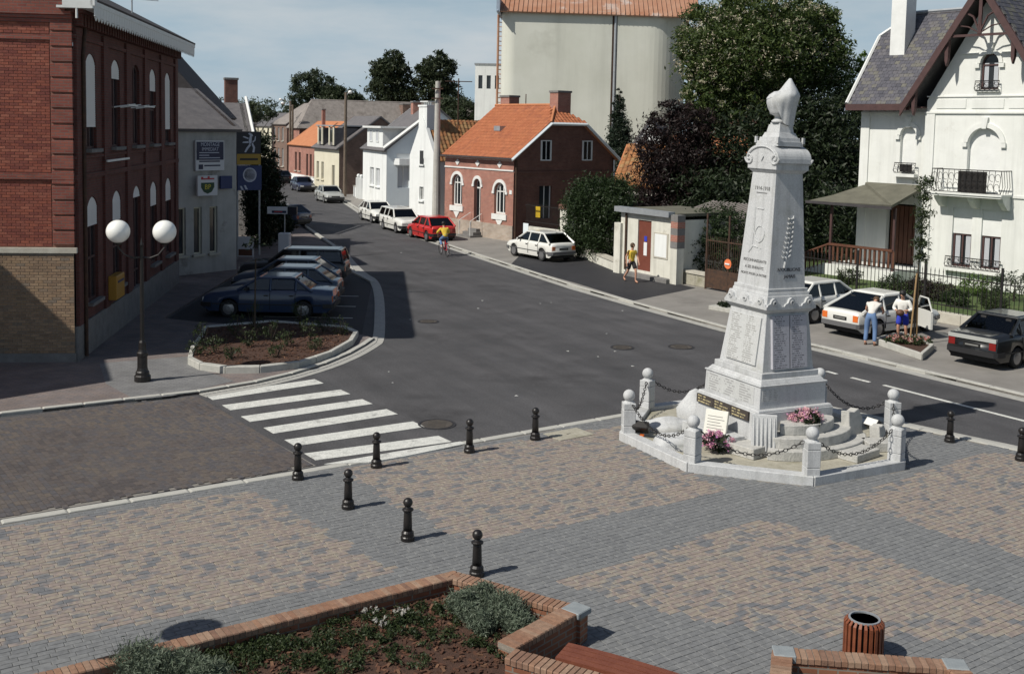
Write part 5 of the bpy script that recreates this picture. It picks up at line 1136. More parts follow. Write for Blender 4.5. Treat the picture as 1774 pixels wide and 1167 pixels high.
# low wall with railing beside the house
rw = thing('railing_wall', 'low white wall with black railing beside the red brick house', 'wall', (.75, 60.9, 0), math.atan2(-.785, .62))
box('wall', 'old_white_wall', rw, 0, -.12, 0, 3.6, .12, 1.05); m_ = MB()
for k in range(34): m_.tube((.1 + k * .1, 0, 1.05), (.1 + k * .1, 0, 2.35), .012, n=4)
m_.box(0, -.02, 2.2, 3.6, .02, 2.24); m_.box(0, -.02, 1.3, 3.6, .02, 1.34); m_.build('railing', 'black_iron', rw); box('blue_door', 'pale_blue_wall', rw, .0, -.14, .1, .45, -.12, 1.2)
gpil = thing('gate_pillar', 'white rendered gate pillar with brick cap beside the hedge', 'pillar', (3.0, 57.9, 0), R(-52)); box('shaft', 'old_white_wall', gpil, -.3, -.3, 0, .3, .3, 2.25); box('cap', 'brick_brown', gpil, -.36, -.36, 2.25, .36, .36, 2.5)
# extension behind the red house with brown tiled roofs
t_, r_ = simple_house('rear_cottage', 'brown tiled cottage roof behind the red brick house', (13.2, 66.0), (.9, -.436), 7.5, 5, 3.2, 5.6, 'old_white_wall', 'old_white_wall', 'tile_far')
tile_field('tile', 'tile_brown', t_, (-7.5, -.25, 3.0), (.1, -.25, 3.0), (-7.5, 2.5, 5.62), .3, .32, lift=.03, base=(PANV, PANF), cap=150)
t_, r_ = simple_house('orange_shed', 'small orange tiled roof seen through the dark trees', (20.5, 82.0), (.9, -.3), 9, 6, 4.0, 6.2, 'brick_red', 'brick_red', 'tile_far')
t_, r_ = simple_house('white_gabled_cottage', 'white gabled cottage end between the conifer and the silo', (12.6, 88), (.9, -.3), 3.2, 5, 5.2, 7.6, 'white_wall', 'white_wall', 'slate_far', gable_front=True)
# ------------------------------------------------------------------ white gabled house with chimney
GPt = (-5.1, 70.6); gu_ = Vector((.56, -.83)).normalized()
wg, r_ = simple_house('white_gable_house', 'narrow white gable with tall chimney left of the red brick house', GPt, gu_, 3.4, 7.6, 4.4, 6.95, 'white_wall', 'white_wall', 'tile_far', ops=[(-2.0, -1.45, 1.6, 2.5, 0), (-2.0, -1.45, 4.0, 4.39, 0)], gable_front=True, over=.08, sillm='white_wall', gback=.22)
MB().yprism([(-3.4, 4.4), (0, 4.4), (0, 4.55), (-1.7, 7.2), (-3.4, 4.55)], -.005, .24).build('gable_parapet', 'white_wall', wg)
tile_field('tile', 'tile_brown', wg, (.08, .28, 4.28), (.08, 7.6, 4.28), (-1.7, .28, 6.95), .3, .32, lift=.035, base=(PANV, PANF), cap=150)
box('gable_window', 'glass_window', wg, -2.0, -.012, 4.0, -1.5, .0, 4.9); chimney(wg, -1.75, .4, 5.9, 7.9, 1.1, .7, 'white_wall', 'white_wall'); m_ = MB()
for k in range(4): m_.tube((-2.15 + .27 * k, .4, 7.9), (-2.15 + .27 * k, .4, 8.15), .07, n=6)
m_.box(-2.25, .1, 8.12, -1.2, .7, 8.18); m_.build('chimney_pots', 'white_wall', wg)
# ------------------------------------------------------------------ white house with flat dormer
WP = (-10.1, 86.6); wu = Vector((.36, -.933)); wh, r_ = simple_house('white_dormer_house', 'white rendered house with flat-topped dormer and pale blue side wall', WP, wu, 8.2, 8.4, 4.75, 8.1, 'white_wall', 'pale_blue_wall', 'slate_far', ops=[(-5.6, -4.2, 1.5, 3.0, 0), (-3.6, -2.2, 1.5, 3.0, 0)], over=.3, sillm='white_wall', glass='curtain', sideops=[(.9, 1.9, 1.55, 3.3, 0)])
d_ = box('dormer', 'white_wall', wh, -6.6, -.02, 4.7, -1.2, 3.2, 6.3); box('dormer_roof', 'white_paint', wh, -7.0, -.35, 6.3, -.7, 3.4, 6.46)
for a in (-5.6, -3.4): w_ = box('dormer_window', 'curtain', d_, a, -.04, 5.2, a + .9, -.02, 6.1); m_ = MB(); m_.box(a - .05, -.07, 5.15, a + .05, -.02, 6.15); m_.box(a + .85, -.07, 5.15, a + .95, -.02, 6.15); m_.box(a, -.07, 5.14, a + .9, -.02, 5.22); m_.box(a, -.07, 6.08, a + .9, -.02, 6.15); m_.build('frame', 'white_paint', w_)
MB().yprism([(.0, 3.6), (.02, 4.3), (.02, 3.6)], .8, 2.2).build('hood', 'white_wall', wh); MB().prism([(0.01, .6), (.55, .9), (.55, 2.2), (.01, 2.4)], 3.4, 3.9).build('window_hood', 'white_wall', wh); m_ = MB(); m_.path([(.1, -.3, 4.7), (.16, 4.2, 8.1)], .14, 4); m_.build('verge', 'white_paint', wh)
chimney(wh, -5.0, 3.8, 7.2, 8.6, .7, .7, 'brick_red')
for k, (s, d) in enumerate(((-8.7, 0), (-9.8, 0))):
    p_ = WP[0] + wu.x * s, WP[1] + wu.y * s; t = thing('garden_pillar', ('right' if k == 0 else 'left') + ' one of two white garden gate pillars beside the white house', 'pillar', (*p_, 0)); box('shaft', 'white_wall', t, -.22, -.22, 0, .22, .22, 1.9); MB().ball((0, 0, 2.05), .17, 10).build('ball', 'white_wall', t)
gw = thing('garden_wall', 'low white garden wall between the cream house and the white house', 'wall', (WP[0] + wu.x * -10.1, WP[1] + wu.y * -10.1, 0), math.atan2(wu.y, wu.x)); box('wall', 'white_wall', gw, -2.2, .1, 0, 1.9, .3, 1.0); box('coping', 'stone_trim', gw, -2.2, .06, 1.0, 1.9, .34, 1.08)
# ------------------------------------------------------------------ houses farther along the street
def P_(px, py): return G(px, py)
cu_ = Vector((.45, -.893)); ch, r_ = simple_house('cream_house', 'cream house with slate roof, twin dormers and brown brick end wall', P_(587, 338), cu_, 8, 8, 4.5, 7.4, 'cream_wall', 'brick_old', 'slate_far', ops=[(-7.2, -6.4, 1.2, 2.9, 0), (-5.6, -4.8, 1.2, 2.9, 0), (-2.2, -1.3, .3, 2.7, 0)], over=.35, frame_='cream_wall', sillm='cream_wall')
for a in (-6.2, -2.6):
    d_ = MB(); d_.box(a, -.1, 4.6, a + 1.5, 2.4, 6.2); d_ = d_.build('dormer', 'slate_far', ch); w_ = box('dormer_window', 'glass_dark', ch, a + .25, -.14, 4.9, a + 1.25, -.1, 6.0); m_ = MB(); m_.box(a - .05, -.2, 4.6, a + .25, -.1, 6.35); m_.box(a + 1.25, -.2, 4.6, a + 1.55, -.1, 6.35); m_.build('dormer_cheek', 'cream_wall', ch)
box('dormer_roof', 'zinc', ch, -6.5, -.3, 6.35, -.9, 2.6, 6.46)
ou = Vector((.45, -.893)); oh, r_ = simple_house('brick_row_house', 'low red brick house with orange tiled roof, its narrow windows in pairs', P_(549, 320), ou, 11.5, 7, 4.3, 6.9, 'brick_red', 'brick_red', 'tile_far', ops=[(-8.8, -8.0, 1.2, 3.3, 0), (-7.2, -6.4, 1.2, 3.3, 0), (-4.2, -3.4, .8, 3.2, 0), (-2.8, -2.0, .8, 3.2, 0), (-1.3, -.5, .8, 3.2, 0)], frame_='brick_brown', sillm='stone_trim')
box('plinth', 'white_wall', oh, -11.5, -.06, 0, 0, .0, .8); chimney(oh, -3, 1.6, 5.2, 8.2, .35, .35, 'brick_red'); 
bu = Vector((.45, -.893)); bh, r_ = simple_house('brown_roofed_house', 'tall brick house with a long weathered brown roof above the row', P_(519, 308), bu, 5, 17, 6.2, 9.6, 'brick_red', 'brick_brown', 'roof_old', ops=[(-4.2, -3.2, 3.6, 5.6, 0), (-4.2, -3.2, .8, 2.9, 0)], frame_='white_paint')
for o in list(bh.children):
    if o.name.startswith(('roof', 'gable', 'left_gable')): bpy.data.objects.remove(o)
m_ = MB(); D_ = 34.0
roof_slab(m_, [(.4, -.3, 6.0), (.4, D_, 6.0), (-2.5, D_, 9.6), (-2.5, 2.2, 9.6)], .16); roof_slab(m_, [(-5.4, D_, 6.0), (-5.4, -.3, 6.0), (-2.5, 2.2, 9.6), (-2.5, D_, 9.6)], .16); roof_slab(m_, [(-5.4, -.3, 6.0), (.4, -.3, 6.0), (-2.5, 2.2, 9.6)], .16); m_.build('roof', 'roof_old', bh); box('long_side_wall', 'brick_brown', bh, -.2, 17, 0, 0, D_, 6.2); chimney(bh, -1.3, 14, 6.8, 9.3, 1.3, 1.0, 'brick_old')
fu = Vector((.42, -.907)); fh, r_ = simple_house('brick_gable_house', 'two-storey brick house with white gable boards far along the street', P_(497, 300), fu, 9, 9, 6.6, 9.4, 'brick_old', 'brick_brown', 'roof_old', ops=[(-8, -7, 4.2, 6, 0), (-5.5, -4.5, 4.2, 6, 0), (-3, -2, 4.2, 6, 0), (-8, -7, .8, 3.2, 0), (-5.5, -4.5, .8, 3.2, 0), (-3, -2, .8, 3.2, 0)], frame_='white_paint')
fc, r_ = simple_house('cream_terrace', 'pale cream two-storey terrace at the far end of the street', P_(470, 289), (.5, -.866), 16, 9, 6.2, 8.2, 'cream_wall', 'cream_wall', 'slate_far', ops=[(x, x + .9, z, z + 1.9, 0) for x in (-15, -12.4, -9.8, -7.2, -4.6, -2) for z in (.9, 3.9)], frame_='cream_wall')
fe, r_ = simple_house('far_cottage', 'distant low cottage with red roof closing the street', (-58, 205), (.9, -.4), 14, 8, 3.5, 6.5, 'old_white_wall', 'old_white_wall', 'tile_far')
fe, r_ = simple_house('far_red_roof', 'distant orange roof under the poplars', (-14, 150), (.9, -.4), 10, 8, 6.3, 8.6, 'brick_red', 'brick_red', 'tile_far')
fe, r_ = simple_house('street_end_house', 'pale house front closing the bend of the street', (-49, 196), (.97, -.2), 9, 9, 5.6, 8.4, 'cream_wall', 'cream_wall', 'roof_old', ops=[(-7, -6, 1, 3, 0), (-4, -3, 1, 3, 0)])
# ------------------------------------------------------------------ silo
SY = 118.0; sx0 = -1.2; silo = thing('grain_silo', 'huge pale concrete grain silo with rusty sheet metal roof', 'silo', (9.5, SY + 6, 0), R(-3))
def round_rect(cx, r, n=40, p=11.0):
    return [(cx + r * math.copysign(abs(math.cos(a)) ** (2 / p), math.cos(a)), r * math.copysign(abs(math.sin(a)) ** (2 / p), math.sin(a))) for a in np.linspace(0, 2 * math.pi, n, endpoint=False)]
def corner(cx, cy, r, a0, n=14): return [(cx + r * math.cos(a0 + k * math.pi / 2 / n), cy + r * math.sin(a0 + k * math.pi / 2 / n)) for k in range(n + 1)]
MB().prism(corner(-9.2, -4.5, 1.6, math.pi) + [(1.2, -6.1)] + [(1.2, 5), (-10.8, 5)], 0, 19.2).build('cell', 'silo_wall', silo)
MB().prism([(1.75, -6.05)] + corner(5.3, -1.9, 4.15, -math.pi / 2) + [(9.45, 5), (1.75, 5)], 0, 18.9).build('cell', 'silo_wall', silo)
box('joint', 'stone_grey', silo, 1.1, -5.85, 0, 1.85, 5, 18.8)
rfs = MB(); roof_slab(rfs, [(-11.2, -6.7, 19.05), (10.6, -6.6, 18.65), (10.6, -.2, 22.6), (-11.2, -.2, 22.9)], .15); roof_slab(rfs, [(10.6, 6.5, 18.8), (-11.2, 6.5, 19.0), (-11.2, -.2, 22.9), (10.6, -.2, 22.6)], .15); rfs.build('roof', 'rusty_sheet', silo)
rb = MB()
for k in range(44):
    x = -11.0 + k * .5; rb.tube((x, -6.72, 19.11 - .018 * k * .5), (x, -.2, 22.94 - .014 * k * .5), .05, n=4)
rb.build('roof_ribs', 'rusty_sheet', silo)
box('gable_sheet', 'blue_sheet', silo, -11.25, -7.2, 18.9, -10.9, 6, 20.4); g_ = MB().xprism([(-7.4, 19.0), (6.5, 19.0), (-.2, 22.8)], -11.2, -11.05); g_.build('gable', 'blue_sheet', silo)
MB().tube((1.55, -6.05, 18.8), (1.55, -6.05, 0), .14).build('downpipe', 'zinc', silo); MB().tube((1.32, -6.0, 18.8), (1.32, -6.0, 0), .09).build('downpipe', 'rusty_iron', silo)
lt = MB()
for x in (-11.3, -10.75): lt.tube((x, -3.2, 0), (x, -3.2, 19), .13, n=6); lt.tube((x, -2.4, 0), (x, -2.4, 19), .1, n=6)
for k in range(36): lt.tube((-11.3, -3.2, .5 + k * .52), (-10.75, -2.4 - .8 * (k % 2), .5 + k * .52), .05, n=4)
lt.build('elevator_leg', 'rusty_sheet', silo)
mt = thing('mill_tower', 'narrow white mill tower standing left of the silo', 'building', (-3.2, 132, 0)); wall('wall', 'white_wall', mt, -1.6, 1.6, 0, 14.1, [(x, x + .5, z, z + 1.6, 0) for x in (-1.2, -.2, .8) for z in (5.8, 11.2)], d=.2)
box('side_wall', 'white_wall', mt, 1.4, .01, 0, 1.6, 5, 14.1); box('left_wall', 'white_wall', mt, -1.6, .01, 0, -1.4, 5, 14.1); box('roof', 'zinc', mt, -1.7, -.1, 14.1, 1.7, 5, 14.25)
for x in (-1.2, -.2, .8):
    for z in (5.8, 11.2): box('window', 'glass_window', mt, x, .15, z, x + .5, .18, z + 1.6)
wb = thing('works_building', 'white industrial block with pipes glimpsed through the chestnut tree', 'building', (22.5, 108, 0)); box('wall', 'brick_brown', wb, -3, 0, 0, 5, 6, 15.0); box('upper_storey', 'white_wall', wb, -3.5, .5, 15, 2, 6, 18.2)
for x in (-2.5, -1, .5): MB().tube((x, .2, 15), (x, .2, 18.6), .22, n=8).build('pipe', 'zinc', wb)
box('gable_block', 'brick_red', wb, 2.5, -.2, 13, 4.5, 5, 18.4)
# ------------------------------------------------------------------ shed with brown door
SPt = G(1165, 491, .07); su = Vector((G(1165, 491, .07)[0] - G(1070, 472, .07)[0], G(1165, 491, .07)[1] - G(1070, 472, .07)[1])).normalized()
sh = thing('white_shed', 'small flat-roofed white shed with a tall brown door beside the hedge', 'shed', (SPt[0], SPt[1], .05), math.atan2(su.y, su.x))
sops = [(-2.42, -1.5, .32, 2.55, 0)]; wall('front_wall', 'old_white_wall', sh, -3.65, 0, 0, 2.95, sops, d=.12)
d_ = shape_panel('door', 'door_brown', sh, sops[0], .06); box('blue_notice', 'cloth_blue', d_, -2.02, .045, 1.62, -1.84, .06, 1.85); box('poster', 'paper_white', d_, -2.05, .045, 1.0, -1.83, .06, 1.58)
box('side_wall', 'old_white_wall', sh, -.15, .01, 0, -.001, 3.4, 2.7); box('left_wall', 'old_white_wall', sh, -3.65, .01, 0, -3.5, 3.4, 2.7); box('rear_wall', 'old_white_wall', sh, -3.6, 3.3, 0, 0, 3.4, 2.7)
box('roof_edge', 'zinc', sh, -3.85, -.25, 2.82, -.1, .1, 3.05); box('roof', 'moss_felt', sh, -3.85, .1, 2.85, .05, 3.6, 2.98); box('doorstep', 'stone_grey', sh, -2.9, -.35, 0, .0, -.01, .2); MB().tube((-3.2, -.06, 2.8), (-3.2, -.06, .25), .05).build('downpipe', 'rusty_iron', sh)
box('corner_pier', 'old_white_wall', sh, -3.95, -.14, 0, -3.5, .1, 2.3); bp_ = MB(); 
for k in range(5): box('pier_brick' if k in (1, 3) else 'pier_stone', 'brick_red' if k in (1, 3) else 'stone_grey', sh, -.02, -.18, 1.55 + .28 * k, .42, .24, 1.55 + .28 * k + .275)
box('pier_shaft', 'old_white_wall', sh, -.02, -.16, 0, .4, .22, 1.55); box('panel_moulding', 'stone_trim', sh, -1.3, -.03, 1.0, -.35, .0, 2.1); box('panel_field', 'white_wall', sh, -1.22, -.036, 1.06, -.43, -.02, 2.04)
rs = thing('ribbed_lean_to', 'old ribbed grey shed roof behind the white shed', 'shed', (SPt[0] + 2.6, SPt[1] + 2.6, 0), math.atan2(su.y, su.x)); box('wall', 'old_white_wall', rs, -3.4, 0, 0, 1.6, .2, 2.4); m_ = MB(); roof_slab(m_, [(-3.6, -.3, 2.4), (1.8, -.3, 2.4), (1.8, 2.6, 3.15), (-3.6, 2.6, 3.15)], .08); m_.build('roof', 'roof_old', rs); m_ = MB()
for k in range(22): m_.tube((-3.5 + k * .25, -.32, 2.43), (-3.5 + k * .25, 2.6, 3.18), .045, n=4)
m_.build('roof_ribs', 'roof_old', rs)
# hedge wall, gate, fence
def line_thing(name, label, cat, a, b_, z=.07): 
    a = Vector(a); b_ = Vector(b_); d = b_ - a; t = thing(name, label, cat, (a.x, a.y, z), math.atan2(d.y, d.x)); return t, d.length
t, l = line_thing('hedge_wall', 'low stone wall below the hedge between gate pillar and shed', 'wall', G(985, 437, .07), G(1070, 472, .07)); n = 7
for k in range(n): box('wall_block', 'old_white_wall', t, l * k / n + .005, 0, 0, l * (k + 1) / n - .005, .35, .42, bevel=.01)
box('coping', 'stone_trim', t, 0, -.04, .42, l, .4, .5)
t, l = line_thing('gate_wall', 'low stone wall with rail between the shed and the iron gate', 'wall', G(1168, 488, .07), G(1222, 499, .07))
for k in range(3): box('wall_block', 'granite_floor', t, l * k / 3 + .005, 0, 0, l * (k + 1) / 3 - .005, .35, .5, bevel=.015)
box('coping', 'stone_trim', t, 0, -.05, .5, l, .4, .6)
t, l = line_thing('iron_gate', 'dark iron double gate with sheet lower panel beside the shed', 'gate', G(1222, 500, .07), G(1300, 515, .07)); box('lower_panel', 'rusty_iron', t, .05, -.02, .08, l - .05, .02, .8); m_ = MB()
for k in range(int(l / .12)): m_.tube((.08 + k * .12, 0, .8), (.08 + k * .12, 0, 2.2), .013, n=4)
m_.box(.05, -.02, .8, l - .05, .02, .85); m_.box(.05, -.02, 2.0, l - .05, .02, 2.05); m_.build('bars', 'rusty_iron', t)
for x in (0, l / 2, l): MB().tube((x, 0, 0), (x, 0, 3.1), .045, n=6).build('post', 'rusty_iron', t)
gxy = G(1259, 507, .07); ns = thing('prohibition_sign', 'round orange-red sign hung on the iron gate', 'sign', (gxy[0] - .03, gxy[1] - .12, 1.25), math.atan2(su.y, su.x)); m_ = MB(); m_.ybar([(.0, 0), (.2, 0), (.2, .02), (0, .02)], 0, 0, n=20); m_.build('disc', 'prohibit', ns); box('bar', 'paper_white', ns, -.13, -.032, -.03, .13, -.02, .03)
# villa fence: low wall with iron bars
FA, FB = Vector((9.4, 45.2)), Vector((22.5, 26.2)); t, l = line_thing('villa_fence', 'long spiked iron fence on a low stone wall before the white villa', 'fence', FA, FB); n = 22
for k in range(n): box('wall_block', 'stone_trim', t, l * k / n + .005, 0, 0, l * (k + 1) / n - .005, .32, .38, bevel=.012)
bar = MB(); bar.tube((0, .16, .38), (0, .16, 1.75), .013, n=5); bar.tube((0, .16, 1.75), (0, .16, 1.9), .02, .001, 5); b0 = bar.build('bar', 'black_iron', t); nb = int(l / .165)
for k in range(nb):
    o = b0 if k == 0 else b0.copy()
    if k: C.objects.link(o)
    o.location = (.08 + k * .165, 0, 0)
for z in (.6, 1.6): box('rail', 'black_iron', t, 0, .14, z, l, .18, z + .035)
for k in range(8): MB().tube((l * (k + .1) / 8, .16, .3), (l * (k + .1) / 8, .16, 2.15), .045, n=6).build('post', 'black_iron', t)
# ------------------------------------------------------------------ white villa
VP = (20.5, 45.0); vu = Vector((.62, -.785)); vl = thing('villa', 'large white villa with steep slate roofs, timber gable and wrought iron balcony', 'house', (VP[0], VP[1], .0), math.atan2(vu.y, vu.x))
X0, XG, XR, D = -7.0, -3.55, 1.75, 4.8      # left wall, left edge of the gabled bay, right edge of the bay
EV = 7.75
oL = [(-4.98, -4.2, 4.98, 6.55, .39), (-5.5, -4.05, .68, 3.45, 0)]
wall('left_wing_wall', 'villa_wall', vl, X0, XG + .02, 0, EV, oL, y=.0, d=.25)
oG = [(-1.58, -.14, 4.25, 6.3, .62), (-2.08, -1.2, .98, 3.5, 0), (-.78, .08, 1.02, 3.5, 0), (-1.2, -.4, 8.5, 9.6, .4)]
GY = -.35
def gable_wall():
    b = wall('gable_bay_wall', 'villa_wall', vl, XG, XR, 0, 8.05, oG[:3], y=GY, d=.3)
    # attic part of the gable, with its arched window
    cx = (XG + XR) / 2; ap = 12.45; s = MB(); o = oG[3]; top = lambda x: 8.05 + (ap - 8.05) * (1 - abs(x - cx) / ((XR - XG) / 2))
    xs = sorted({XG, XR, cx, o[0], o[1], *[XG + (XR - XG) * k / 16 for k in range(17)], *[o[0] + (o[1] - o[0]) * k / 8 for k in range(9)]})
    w2 = (o[1] - o[0]) / 2; ocx = (o[0] + o[1]) / 2
    for i in range(len(xs) - 1):
        a, c = xs[i], xs[i + 1]; m = (a + c) / 2
        if o[0] < m < o[1]:
            az = lambda x: o[3] + o[4] * math.sqrt(max(0, 1 - ((x - ocx) / w2) ** 2))
            s.quad((a, GY, 8.05), (c, GY, 8.05), (c, GY, o[2]), (a, GY, o[2])); s.quad((a, GY, az(a)), (c, GY, az(c)), (c, GY, top(c)), (a, GY, top(a))); s.quad((a, GY, az(a)), (a, GY + .3, az(a)), (c, GY + .3, az(c)), (c, GY, az(c)))
        else: s.quad((a, GY, 8.05), (c, GY, 8.05), (c, GY, top(c)), (a, GY, top(a)))
    s.quad((o[0], GY, o[2]), (o[0], GY + .3, o[2]), (o[0], GY + .3, o[3]), (o[0], GY, o[3])); s.quad((o[1], GY, o[2]), (o[1], GY, o[3]), (o[1], GY + .3, o[3]), (o[1], GY + .3, o[2])); s.quad((o[0], GY, o[2]), (o[1], GY, o[2]), (o[1], GY + .3, o[2]), (o[0], GY + .3, o[2]))
    s.build('gable_wall', 'villa_wall', vl)
gable_wall()
box('bay_return', 'villa_wall', vl, XG, GY + .01, 0, XG + .2, .02, 8.05); box('left_end_wall', 'villa_wall', vl, X0, .01, 0, X0 + .2, D, EV); box('right_end_wall', 'villa_wall', vl, XR - .2, GY + .01, 0, XR, D, 8.0); box('rear_wall', 'villa_wall', vl, X0, D - .2, 0, XR, D, EV); box('interior_floor', 'villa_wall', vl, X0 + .2, .4, 3.75, XR - .2, D - .2, 3.9)
# shutters closed behind the first-floor arches, ground floor roller shutters half down, attic window with curtains
shape_panel('shutter', 'white_paint', vl, oL[0], .16); p = shape_panel('shutter', 'white_paint', vl, oG[0], GY + .2)
d_ = shape_panel('door', 'void_dark', vl, oL[1], .3); m_ = MB()
for k in range(6): m_.box(oL[1][0] + .08 + k * .225, .24, .75, oL[1][0] + .27 + k * .225, .3, 3.35)
m_.build('door_boards', 'brown_wood', d_)
for o in oG[1:3]:
    q = (o[0], o[1], o[2], 2.42, 0); w_ = win(vl, q, GY + .14, frame='villa_timber', mull=1, curtain=True, sill=False, fw=.09); box('roller_shutter', 'white_paint', w_, o[0], GY + .08, 2.4, o[1], GY + .13, 3.5)
w_ = win(vl, oG[3], GY + .14, frame='villa_timber', mull=0, bars=(9.52,), curtain=True, sill=True, sillmat='villa_wall', fw=.08)
# window arches, keystones, ledges and panels
def arch_trim(o, y, wd=.22, th=.07):
    pts = arch_pts(o[0] - wd, o[1] + wd, o[3], o[4] + wd, 16); ins = arch_pts(o[0], o[1], o[3], o[4], 16); ar = MB()
    for k in range(16): ar.add([(pts[k][0], y - th, pts[k][1]), (pts[k + 1][0], y - th, pts[k + 1][1]), (ins[k + 1][0], y - th, ins[k + 1][1]), (ins[k][0], y - th, ins[k][1]), (pts[k][0], y + .02, pts[k][1]), (pts[k + 1][0], y + .02, pts[k + 1][1]), (ins[k + 1][0], y + .02, ins[k + 1][1]), (ins[k][0], y + .02, ins[k][1])], [(0, 1, 2, 3), (4, 7, 6, 5), (0, 4, 5, 1), (3, 2, 6, 7), (0, 3, 7, 4), (1, 5, 6, 2)])
    t_ = ar.build('arch_trim', 'villa_wall', vl); cx = (o[0] + o[1]) / 2; zt = o[3] + o[4]
    MB().yprism([(cx - .09, zt - .05), (cx + .09, zt - .05), (cx + .16, zt + .42), (cx - .16, zt + .42)], y - .12, y + .01).build('keystone', 'villa_wall', vl)
    for s in (-1, 1): box('impost', 'villa_wall', vl, cx + s * ((o[1] - o[0]) / 2 + .24), y - .11, o[3] - .2, cx + s * ((o[1] - o[0]) / 2 + .02), y + .01, o[3] - .02)
for o, y in ((oL[0], 0), (oG[0], GY), (oG[3], GY)): arch_trim(o, y, .2 if o is not oG[3] else .16)
for (a, c, y) in ((X0, XG, 0.0), (XG, XR, GY)):
    box('ledge', 'villa_wall', vl, a - .03, y - .08, 7.5, c + .03, y + .01, 7.58); box('ledge', 'villa_wall', vl, a - .03, y - .06, 4.05, c, y + .01, 4.15)
for (a, c) in ((XG + .45, -1.75), (-1.5, -.1), (.1, XR - .3)): box('panel', 'villa_wall', vl, a, GY - .03, 7.72, c, GY + .01, 8.1)
box('ledge', 'villa_wall', vl, XG, GY - .05, 8.2, XR, GY + .01, 8.26)
for x in (X0, XG): box('corner_pilaster', 'villa_wall', vl, x - .02, (-.06 if x == X0 else GY - .06), 0, x + .42, .01, 7.5)
box('panel_ledge', 'villa_wall', vl, -2.2, GY - .05, 9.98, -1.3, GY + .01, 10.04); box('panel_ledge', 'villa_wall', vl, -.3, GY - .05, 9.98, .6, GY + .01, 10.04)
# balcony
bx = (-2.72, .42); sl_ = MB().box(bx[0], GY - .85, 4.02, bx[1], GY + .01, 4.16); sl_.box(bx[0] - .05, GY - .9, 4.1, bx[1] + .05, GY, 4.18); bal = sl_.build('balcony', 'villa_wall', vl)
for x in (-2.5, -1.0, .3): MB().xprism([(GY - .7, 4.02), (GY, 4.02), (GY, 3.5), (GY - .25, 3.55), (GY - .6, 3.85)], x - .12, x + .12).build('bracket', 'villa_wall', bal)
def scroll_rail(name, parent, x0, x1, y, z0, z1, n, bulge=.12):
    r = MB(); H = z1 - z0
    for k in range(n + 1):
        x = x0 + (x1 - x0) * k / n; r.path([(x, y, z0), (x, y - bulge, z0 + H * .25), (x, y - bulge * .4, z0 + H * .6), (x, y, z1)], .012, 4)
        if k < n:
            xm = x + (x1 - x0) / n / 2; w_ = (x1 - x0) / n * .42
            for zc in (.28, .7): r.path([(xm + w_ * math.cos(a), y - bulge * (.9 if zc < .5 else .3), z0 + H * zc + H * .16 * math.sin(a)) for a in np.linspace(0, 5.2, 9)], .01, 4)
    r.box(x0, y - .02, z1 - .02, x1, y + .02, z1 + .02); r.box(x0, y - .02, z0, x1, y + .02, z0 + .03); return r.build(name, 'black_iron', parent)
scroll_rail('balcony_rail', bal, bx[0] + .05, bx[1] - .05, GY - .8, 4.2, 5.15, 12)
for x in (bx[0] + .05, bx[1] - .05):
    r = MB()
    for k in range(4): y = GY - .8 + .2 * k; r.path([(x, y, 4.2), (x + (.08 if x > 0 else -.08), y, 4.5), (x, y, 5.15)], .012, 4)
    r.box(x - .02, GY - .8, 5.13, x + .02, GY, 5.17); r.build('balcony_side_rail', 'black_iron', bal)
box('balcony_screen', 'black_iron', bal, -1.5, GY - .79, 4.22, -.25, GY - .775, 5.1)
scroll_rail('window_grille', vl, -5.1, -4.05, -.2, 4.85, 5.3, 5, .1); box('window_screen', 'black_iron', vl, -4.85, -.17, 4.9, -4.25, -.15, 5.25); box('sill', 'villa_wall', vl, -5.12, -.3, 4.68, -4.05, .01, 4.82)
scroll_rail('window_grille', vl, -2.25, .2, GY - .15, .95, 1.4, 12, .08); box('sill', 'villa_wall', vl, -2.3, GY - .25, .8, .25, GY + .01, .93); scroll_rail('window_grille', vl, -1.32, -.28, GY - .15, 8.45, 8.85, 5, .08)
# roofs
rw_ = MB(); RZ = 12.2; RD = 2.4; XL = X0 - .35; ZE = 7.9; cxg = (XG + XR) / 2; AP = 12.9
roof_slab(rw_, [(XL, -.75, ZE), (-4.27, -.75, ZE), (-1.37, RD, RZ), (XL + 1.3, RD, RZ), (XL, 1.59, 11.1)], .14); roof_slab(rw_, [(XL, 3.2, 11.1), (XL, 1.59, 11.1), (XL + 1.3, RD, RZ)], .14); roof_slab(rw_, [(XR, D + .7, ZE), (XL, D + .7, ZE), (XL, 3.2, 11.1), (XL + 1.3, RD, RZ), (XR, RD, RZ)], .14); rw_.build('roof', 'slate_dark', vl)
MB().xprism([(0.02, EV - .01), (D - .02, EV - .01), (3.1, 10.9), (1.7, 10.9)], X0, X0 + .2).build('left_gable', 'villa_wall', vl)
tile_field('slate', 'slate', vl, (XL, -.75, ZE + .01), (-1.35, -.75, ZE + .01), (XL, RD, RZ + .01), .25, .19, lift=.012, cap=300, clip=lambda s, t: 1.3 * max(0, (t - .744) / .256) < s * 6.0 < 3.0 + 2.9 * t)
# gabled bay roof, projecting over the front
gr = MB(); EX = .75; gz = 7.95; hw = (XR - XG) / 2 + EX
for sg in (-1, 1): roof_slab(gr, [(cxg + sg * hw, GY - .8, gz - .1), (cxg + sg * hw, RD, gz - .1), (cxg, RD, AP), (cxg, GY - .8, AP)], .12)
gr.build('gable_roof', 'slate_dark', vl)
tile_field('slate', 'slate', vl, (cxg + hw, GY - .8, gz - .09), (cxg + hw, RD, gz - .09), (cxg, GY - .8, AP + .01), .28, .22, lift=.012, cap=100)
